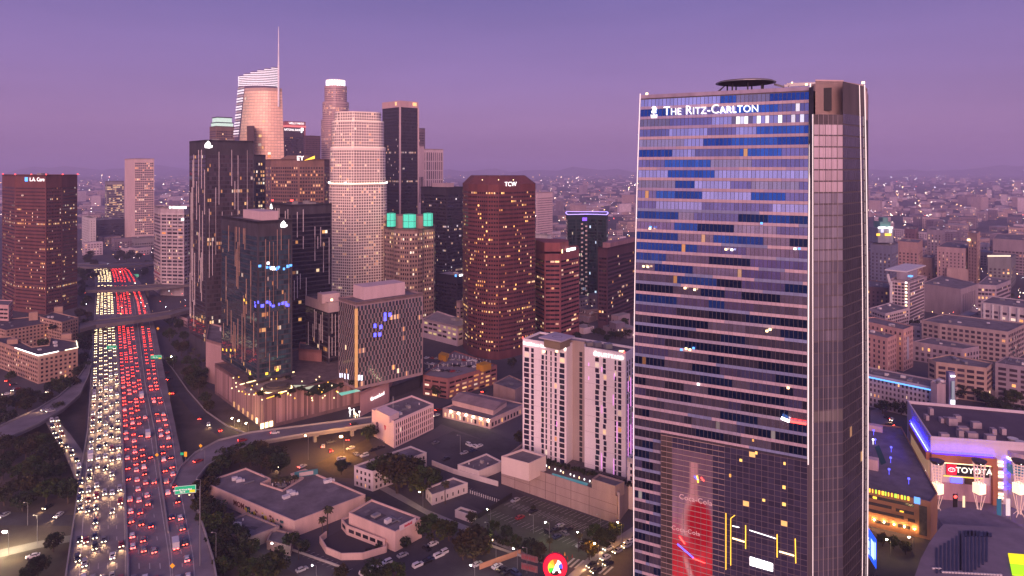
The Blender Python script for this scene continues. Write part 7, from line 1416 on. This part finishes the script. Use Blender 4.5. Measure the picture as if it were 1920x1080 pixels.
for x, y, h, lab in ((405, 1075, 16, 'unlit freeway lamp pole nearest the bottom right of the freeway'), (376, 960, 15, 'unlit freeway lamp pole beside the big green sign'), (384, 895, 14, 'unlit lamp pole by the curved ramp'), (1000, 1000, 8, 'thin unlit lamp pole in the wide lot'), (1126, 1000, 8, 'unlit lamp pole near the garage wall'), (917, 1020, 9, 'unlit lamp pole at the left corner of the wide lot'), (988, 1075, 10, 'tall unlit pole beside the white lamp of the lower lot'), (863, 850, 10, 'unlit lamp pole in the lot behind the white wall'), (70, 1020, 12, 'thin unlit pole by the lower left road'), (52, 985, 10, 'thin unlit pole above the lower left road')): lamp(x, y, h, LAMPN, lab, .25)
for x, y in ((440, 800), (452, 805), (466, 810)): lamp(x, y, 5, LAMPY, 'warm lamp at the lit base of the screened podium', .3, 'lamps at the podium base')
SIGNG = mat('sign_green', (.01, .22, .10), .5, emit=(.01, .5, .24), es=.5, noise=0); SIGNW = mat('sign_white', (.8, .8, .8), .5, emit=(.9, .95, .9), es=.5, noise=0); SIGNY = mat('sign_yellow_panel', (.8, .5, .02), .5, emit=(1, .6, .02), es=.55, noise=0); SIGNO = mat('sign_orange', (.7, .3, .02), .6, emit=(1, .42, .02), es=.35, noise=0)
def hwsign(x0, x1, yt, yb, Y, postx, label, lines, yellow=None, tilt=0.):
    a = P(x0, yb, Y); b = P(x1, yb-tilt, Y); zt2 = P(x0, yt, Y).z-a.z; r = empty('freeway_sign', (a.x, Y, DZ), label, 'sign'); d = (b-a); ang = math.atan2(d.y, d.x); w = d.length
    up = Vector((0, 0, zt2)); mb = MB(); k = Vector((0, .3, 0)); q = [a, b, b+up, a+up]; mb.face(q); mb.face([p+k for p in q][::-1]); 
    for i in range(4): mb.face([q[i], q[(i+1) % 4], q[(i+1) % 4]+k, q[i]+k])
    mb.build('sign_panel', SIGNG, r); mb = MB()
    for p, q_ in ((a, b), (a+up, b+up), (a, a+up), (b, b+up)): mb.bar(p-Vector((0, .05, 0)), q_-Vector((0, .05, 0)), .06)
    mb.build('sign_border', SIGNW, r)
    for i, (t, u, v, s) in enumerate(lines): text(t, r, a.lerp(b, u)+up*v-Vector((0, .08, 0)), d, s, SIGNW, ext=.02, bold=.03)
    if yellow: mb = MB(); p = a.lerp(b, .84)+up*.25-Vector((0, .1, 0)); mb.box(p, w*.24, .1, p.z-zt2*.16, p.z+zt2*.16, ang); mb.build('exit_panel', SIGNY, r)
    mb = MB(); p = P(postx, yb, Y+.6); mb.bar((p.x, p.y, DZ-5), (p.x, p.y, a.z+zt2), .22, 0, 8); mb.bar((p.x, p.y, a.z+zt2*.55), a.lerp(b, .1)+up*.55+Vector((0, .45, 0)), .14); mb.build('gantry', STEEL, r)
    for t in (.25, .75): p = a.lerp(b, t)-Vector((0, .9, .5)); mb = MB(); mb.box(p, .45, .3, p.z, p.z+.25); mb.build('sign_lamp', EMWARM, r)
hwsign(328, 367, 913, 927, 268, 375, 'big tilted green freeway sign with white words beside the hall corner', [('James M Wood Blvd', .37, .52, .82), ('9th St', .37, .24, .82)], True, 4)
hwsign(200, 219, 648, 656, 590, 176, 'small green freeway sign over the headlight lanes', [('EXIT', .5, .5, 1.8)])
hwsign(283, 303, 666, 674, 560, 306, 'small green and yellow freeway sign over the collector lanes', [('9th St', .4, .5, 1.6)], True)
hwsign(252, 260, 514, 519, 1000, 264, 'tiny green freeway sign by the far bend', [('110', .5, .5, 2)])
def diamond(x, y, s, label, lo):
    p = P(x, y, G(x, lo, DZ).y); r = empty('road_sign', (p.x, p.y, DZ), label, 'sign'); mb = MB(); mb.face([p+Vector((-s, 0, 0)), p+Vector((0, 0, -s)), p+Vector((s, 0, 0)), p+Vector((0, 0, s))]); mb.face([p+Vector((-s, .12, 0)), p+Vector((0, .12, s)), p+Vector((s, .12, 0)), p+Vector((0, .12, -s))]); mb.build('sign_panel', SIGNO, r); mb = MB(); mb.bar((p.x, p.y+.15, 0), (p.x, p.y+.15, p.z), .09, 0, 6); mb.build('post', STEEL, r)
for x, y, lo, lab in ((323, 1061, 1075, 'orange diamond sign on the gore nearest the bottom'), (294, 853, 862, 'orange diamond sign between the lanes and the collector'), (376, 836, 850, 'orange diamond sign beside the curved ramp'), (318, 738, 748, 'orange diamond sign by the curving street'), (296, 616, 626, 'orange sign below the nearer bridge')): diamond(x, y, 1.0 if y > 700 else 1.4, lab, lo)
g = G(348, 865, DZ); r = empty('road_sign', g, 'orange arrow sign with a small green board by the curved ramp', 'sign'); mb = MB(); mb.box(g, 1.4, .2, DZ+2.5, DZ+5); mb.build('sign_panel', SIGNO, r); mb = MB(); mb.box(g+Vector((-1.9, 0, 0)), 1.6, .2, DZ+3.3, DZ+4.6); mb.build('board', SIGNG, r); mb = MB(); mb.bar(g, g+Vector((0, 0, 2.6)), .1); mb.build('post', STEEL, r)
# blue screen by the arena
Y_ = 262; a, b = XP(1622, 268), XP(1643, 256); bl = empty('billboard', (*a, 0), 'tall blue glowing screen with pale blocks of writing beside the glass skyscraper', 'billboard'); zb, ztb = ZT(1050, 262), ZT(998, 262)
mb = MB(); f = ccw([tuple(a), tuple(b), (b.x+.5, b.y+.8), (a.x+.5, a.y+.8)]); mb.prism(f, zb, ztb, bot=True); mb.build('screen', mat('screen_blue', (.02, .06, .7), emit=(.02, .11, 1), es=1.0, noise=0), bl)
d = Vector((*(b-a), 0)).normalized(); nq = Vector((d.y, -d.x, 0))*.08
for u0, u1, v0, v1 in ((.15, .42, .12, .3), (.15, .42, .35, .62), (.55, .85, .2, .82), (.2, .38, .66, .72), (.88, .97, .3, .9)):
    A_ = Vector((*a.lerp(b, u0), 0))+nq; B_ = Vector((*a.lerp(b, u1), 0))+nq; h = ztb-zb; mb = MB(); mb.face([A_+Vector((0, 0, zb+h*v0)), B_+Vector((0, 0, zb+h*v0)), B_+Vector((0, 0, zb+h*v1)), A_+Vector((0, 0, zb+h*v1))]); mb.build('writing_block', mat('screen_pale', (.6, .8, .9), emit=(.55, .8, 1), es=1.1, noise=0), bl)
mb = MB(); mb.bar((a.x+.5, a.y+.5, 0), (a.x+.5, a.y+.5, zb), .4, 0, 8); mb.bar((b.x, b.y+.5, 0), (b.x, b.y+.5, zb), .4, 0, 8); mb.build('pole', STEEL, bl)
# round neon sign and the low billboards by the crossing
Yn = 226; c = P(1041, 1064, Yn); rn = empty('neon_sign', (c.x, c.y, 0), 'round red neon sign with a rainbow disc and white letter by the crossing', 'sign'); s = 22/F*Yn
def disc(rr, off, m, nm, a0=0., a1=6.2832, rin=0., cx=0., cz=0., n=32):
    mb = MB(); q = lambda a, t, o: Vector((c.x+cx+t*math.cos(a), c.y+o, c.z+cz+t*1.12*math.sin(a)))
    for i in range(n):
        b0, b1 = a0+(a1-a0)*i/n, a0+(a1-a0)*(i+1)/n; mb.face([q(b0, rin, off), q(b0, rr, off), q(b1, rr, off), q(b1, rin, off)]); mb.face([q(b0, rr, off), q(b0, rr, off+.4), q(b1, rr, off+.4), q(b1, rr, off)])
    mb.build(nm, m, rn)
NE = lambda n, cc, e=1.4: mat('neon_'+n, cc, emit=cc, es=e, noise=0)
disc(s, 0, NE('red', (1, .01, .03), 1.2), 'red_ring', rin=s*.62); disc(s*1.08, .42, mat('sign_maroon', (.25, .01, .06), .5), 'back_disc'); disc(s*.62, .12, mat('sign_deep', (.05, .02, .02), .5), 'inner_disc')
for k, (nm, cc) in enumerate((('green', (.05, .8, .05)), ('yellow', (1, .8, .05)), ('orange', (1, .4, .03)), ('brown', (.4, .12, .02)), ('white', (1, 1, 1)), ('blue', (.05, .12, .9)))):
    a0 = math.pi*1.25 - k*math.pi*1.3/6; disc(s*.62, .06-.004*k, NE(nm, cc, .9), 'coloured_wedge', a0-math.pi*1.3/6, a0, s*.12 if k % 2 else 0, n=8)
text('A', rn, c+Vector((s*.12, -.1, -s*.12)), (1, 0, 0), s*.95, EMW, bold=.12); mb = MB(); mb.bar((c.x, c.y+.5, 0), (c.x, c.y+.5, c.z-s*.9), .35, 0, 8); mb.build('pole', STEEL, rn)
for k, (yt, yb, lab) in enumerate(((1037, 1052, 'upper reddish roof billboard left of the neon sign'), (1054, 1071, 'lower reddish roof billboard left of the neon sign'))):
    a, b = P(977, yb-4, 238), P(1008, yb+4, 231); r = empty('billboard', (a.x, a.y, 0), lab, 'billboard'); hh = (yb-yt)/F*234*.72; mb = MB(); d = (b-a); ang = math.atan2(d.y, d.x); m_ = (a+b)/2
    mb.v = [tuple(a), tuple(b), tuple(b+Vector((0, 0, hh))), tuple(a+Vector((0, 0, hh)))]; kk = Vector((.1, .3, 0)); mb.v += [tuple(Vector(v)+kk) for v in mb.v]; mb.f = [(0, 1, 2, 3), (7, 6, 5, 4), (0, 4, 5, 1), (1, 5, 6, 2), (2, 6, 7, 3), (3, 7, 4, 0)]; mb.m = [0]*6; mb.c = [(0, 0, 0, 0)]*6
    mb.build('panel', mat('billboard_maroon', (.26, .13, .12), .7, noise=.3, ns=.6), r)
    for j in range(6): p = a.lerp(b, (j+.8)/7.2)+Vector((0, -.1, hh*.3)); mb = MB(); mb.box(p, .5, .1, p.z, p.z+hh*.45, ang); mb.build('writing_block', mat('billboard_letter', (.36, .06, .07), .6, noise=0), r)
    mb = MB(); [mb.bar((*a.lerp(b, t)[:2], 0), a.lerp(b, t)+Vector((.1, .2, 0)), .15) for t in (.15, .85)]; mb.build('post', DARKM, r)
low('corner_shop', 'dark flat-roofed shop at the bottom edge below the reddish billboards', 'building', [(965, 1085), (1030, 1085), (1040, 1100), (960, 1110)], 6, wallm((.2, .12, .11)), seed=77)
for k, (x0, y0, x1, y1, h, m, lab, nm) in enumerate(((899, 1068, 976, 1040, 2.2, wallm((.5, .27, .16)), 'low orange-lit wall beside the lower parking lot', 'boundary_wall'), (540, 1030, 648, 1068, 1.0, CONC, 'low pale kerb wall around the small lower lot', 'kerb_wall'), (905, 1020, 1000, 1052, 1.0, CONC, 'pale low wall along the near edge of the wide lot', 'boundary_wall'))):
    mb = MB(); polyline_box([G(x0, y0, 0), G(x1, y1, 0)], .35, 0, h, mb); tag(mb.build(nm, m), lab, 'wall')
RB_ = mat('construction_red', (.3, .04, .03), .7, noise=0); OR_ = mat('cone_orange', (.7, .25, .04), .7, emit=(1, .4, .05), es=.3, noise=0)
for x, y, t in ((1036, 1040, 1), (1042, 1045, 0), (1048, 1041, 1), (1053, 1046, 0), (1059, 1041, 1), (1073, 1045, 0), (1064, 1048, 0)):
    g = G(x, y, .06); mb = MB(); mb.box(g, .6, .6, g.z, g.z+.12); mb.bar(g+Vector((0, 0, .1)), g+Vector((0, 0, 1.3)), .25, 0, 10, .08); tag(mb.build('traffic_cone', OR_ if t else RB_), 'orange traffic cone clustered at the corner of the wide lot' if t else 'dull red traffic cone clustered at the corner of the wide lot', 'traffic cone', 'cones at the lot corner')
# the row of small white posts in the lot and string of lamps at the podium entrance
for k in range(14): g = G(882+k*4.1, 925+k*1.35, .05); mb = MB(); mb.bar(g, g+Vector((0, 0, 1.5)), .22, 0, 6); tag(mb.build('bollard', WHITEP), 'small white post in the row beside the white boundary wall', 'bollard', 'white posts in the lot')
for k in range(9): g = G(655+Rp.uniform(0, 30), 775+Rp.uniform(0, 14), .1); mb = MB(); mb.bar(g, g+Vector((0, 0, 3)), .08, 0, 6); mb.box(g, .9, .7, g.z+3, g.z+3.7); tag(mb.build('globe_lamp', EMW if k % 3 else EMWARM), 'bright globe lamp in the cluster at the podium entrance', 'lamp', 'globe lamps at the podium entrance')

# ------------------------------------------------------------------ the city fading into the haze
Rf = random.Random(99)
def far_block(x0, x1, y0, y1, n, hmin, hmax, cols, label, group, minw=14, maxw=46):
    for k in range(n):
        y = y1 - (y1-y0)*Rf.random()**1.3; x = Rf.uniform(x0, x1); g = G(x, y, 0); h = Rf.uniform(hmin, hmax); w, d = Rf.uniform(minw, maxw), Rf.uniform(minw, maxw*.8); a = Rf.choice((.72, .86, .49)); ca, sa = math.cos(a), math.sin(a)
        f = ccw([(g.x+ca*px-sa*py, g.y+sa*px+ca*py) for px, py in ((-w/2, -d/2), (w/2, -d/2), (w/2, d/2), (-w/2, d/2))]); c = Rf.choice(cols)
        r = empty('city_block', (g.x, g.y, 0), label, 'building', group); mb = MB(); mb.prism(f, 0, h, 0, top=False); mb.build('wall', wallm(c, .15), r); mb = MB(); mb.prism(scale(f, .97), h-.6, h-.1); mb.build('roof', Rf.choice((ROOF, ROOF, ROOFP)), r)
        m_ = MB(); nf = int((h-2)/4.2)
        for q in range(nf):
            mm = row(f, f, 1.6+q*4.2, 1.6+q*4.2+2.0, 4.5, .5, 1, Rf, .09, (.06, .045, .06), .8); m_.v, off = m_.v+mm.v, len(m_.v); m_.f += [tuple(i+off for i in ff) for ff in mm.f]; m_.m += mm.m; m_.c += mm.c
        if m_.f: o = m_.build('window_rows', GLASS, r, attr=True); o['kind'] = 'stuff'
FC = [(.38, .29, .30), (.30, .235, .27), (.46, .38, .41), (.22, .175, .21), (.40, .29, .28), (.17, .135, .18), (.55, .46, .49)]
far_block(1640, 1930, 398, 505, 70, 10, 34, FC, 'low tan or grey block among the hazy blocks right of the glass skyscraper', 'hazy blocks on the right')
far_block(1005, 1190, 400, 470, 34, 8, 26, FC, 'low pale block in the haze between the octagon and the glass skyscraper', 'hazy blocks in the middle')
far_block(1085, 1190, 470, 585, 14, 8, 24, FC, 'low block among the small roofs behind the ribbon-windowed tower', 'small roofs behind the ribbon tower', 10, 26)
far_block(150, 350, 385, 478, 26, 8, 26, FC, 'low hazy block behind the freeway bend', 'hazy blocks behind the freeway bend')
far_block(640, 800, 470, 600, 14, 10, 40, FC, 'low block glimpsed between the downtown towers', 'blocks between the towers')
far_block(1640, 1930, 505, 660, 26, 6, 15, FC, 'low roof between the right-hand mid-rise blocks', 'low roofs among the right-hand blocks', 10, 28)
far_block(1085, 1185, 592, 636, 9, 5, 14, FC, 'small low building at the foot of the maroon tower', 'low roofs at the maroon tower', 8, 20)
far_block(1700, 1930, 690, 745, 8, 5, 9, FC, 'small low building beyond the theatre', 'low roofs beyond the theatre', 8, 18)
mb = MB(); FM = [wallm(c, .15) for c in FC] + [ROOFP]
for k in range(4200):
    y = 322 + 85*Rf.random()**1.5; x = Rf.uniform(-60, 1980); g = G(x, y, 0); h = Rf.uniform(4, 16) if Rf.random() > .06 else Rf.uniform(20, 55); i = Rf.randrange(len(FC)); mb.box(g, Rf.uniform(14, 60), Rf.uniform(12, 40), 0, h, Rf.choice((.72, .49, .86)), i, 7 if Rf.random() < .2 else i)
tag(mb.build('distant_city', FM), 'endless low roofs fading into the purple haze', 'city', kind='stuff')
LM = [mat('far_light_%d' % i, c, emit=c, es=e, noise=0) for i, (c, e) in enumerate((((1, .82, .62), 22), ((1, .55, .2), 20), ((.85, .9, 1), 20), ((1, .12, .08), 14)))]
mb = MB()
for k in range(2600):
    y = 318.5 + 100*Rf.random()**2.0; x = Rf.uniform(-20, 1940); g = G(x, y, 0); s = g.y/F*Rf.choice((.13, .16, .2, .2, .26, .32, .48)); z = Rf.uniform(6, 22); m = Rf.choice((0, 0, 1, 1, 2, 3 if k % 4 == 0 else 0))
    mb.box(g, s*2, s, z, z+s*1.3, 0, m)
for k in range(700):
    xx = Rf.choice(((1640, 1925), (1640, 1925), (1010, 1190), (150, 350))); x = Rf.uniform(*xx); y = Rf.uniform(395, 600); g = G(x, y, 0); s = g.y/F*Rf.choice((.18, .25, .36)); z = Rf.uniform(4, 9); mb.box(g, s*2, s, z, z+s*1.3, 0, Rf.choice((0, 0, 1, 1, 2, 3)))
tag(mb.build('city_lights', LM), 'scattered street and window lights twinkling in the far haze', 'lights', kind='stuff')
mb = MB()
for k in range(70):
    x = -3 + k*30; Yh = 15500 + 900*math.sin(k*1.7); h0, h1 = [90 + 120*abs(math.sin(j*.21+.4))*(.5+.5*math.sin(j*.9)) * (1.25 if j < 16 or j > 52 else .6) + 40*math.sin(j*2.3) for j in (k, k+1)]
    a, b = XP(x, Yh), XP(x+30, Yh); mb.face([(*a, 0), (*b, 0), (b.x*1.02, b.y*1.06, max(60, h1)), (a.x*1.02, a.y*1.06, max(60, h0))]); mb.face([(a.x*1.02, a.y*1.06, max(60, h0)), (b.x*1.02, b.y*1.06, max(60, h1)), (b.x*1.08, b.y*1.3, 0), (a.x*1.08, a.y*1.3, 0)])
struct(mb, 'hills', mat('hill_scrub', (.08, .07, .06), .95, noise=.3, ns=.002))
# ------------------------------------------------------------------ the air
mb = MB(); mb.prism([(-30000, -8000), (30000, -8000), (30000, 42000), (-30000, 42000)], -1.1, 372, bot=True)
hz = mb.build('haze', []); hz.data.materials.clear(); hm = bpy.data.materials.new('haze'); hm.use_nodes = True; t = hm.node_tree; t.nodes.clear(); o = t.nodes.new('ShaderNodeOutputMaterial'); v = t.nodes.new('ShaderNodeVolumePrincipled')
v.inputs['Color'].default_value = (.70, .68, 1, 1); v.inputs['Density'].default_value = 1.3e-4; v.inputs['Anisotropy'].default_value = 0.0; t.links.new(v.outputs[0], o.inputs['Volume']); hz.data.materials.append(hm); tag(hz, 'purple evening haze over the city', 'haze', kind='stuff')

# lettering becomes ordinary meshes
dg = bpy.context.evaluated_depsgraph_get()
for o in [o for o in S.objects if o.type == 'FONT']:
    me_ = bpy.data.meshes.new_from_object(o.evaluated_get(dg)); n_ = bpy.data.objects.new('sign_lettering', me_); C.objects.link(n_); n_.parent = o.parent; n_.matrix_local = o.matrix_local if o.parent else o.matrix_world
    bpy.data.objects.remove(o)
for o in [o for o in S.objects if o.name.startswith('sign_lettering') and o.parent]: pass
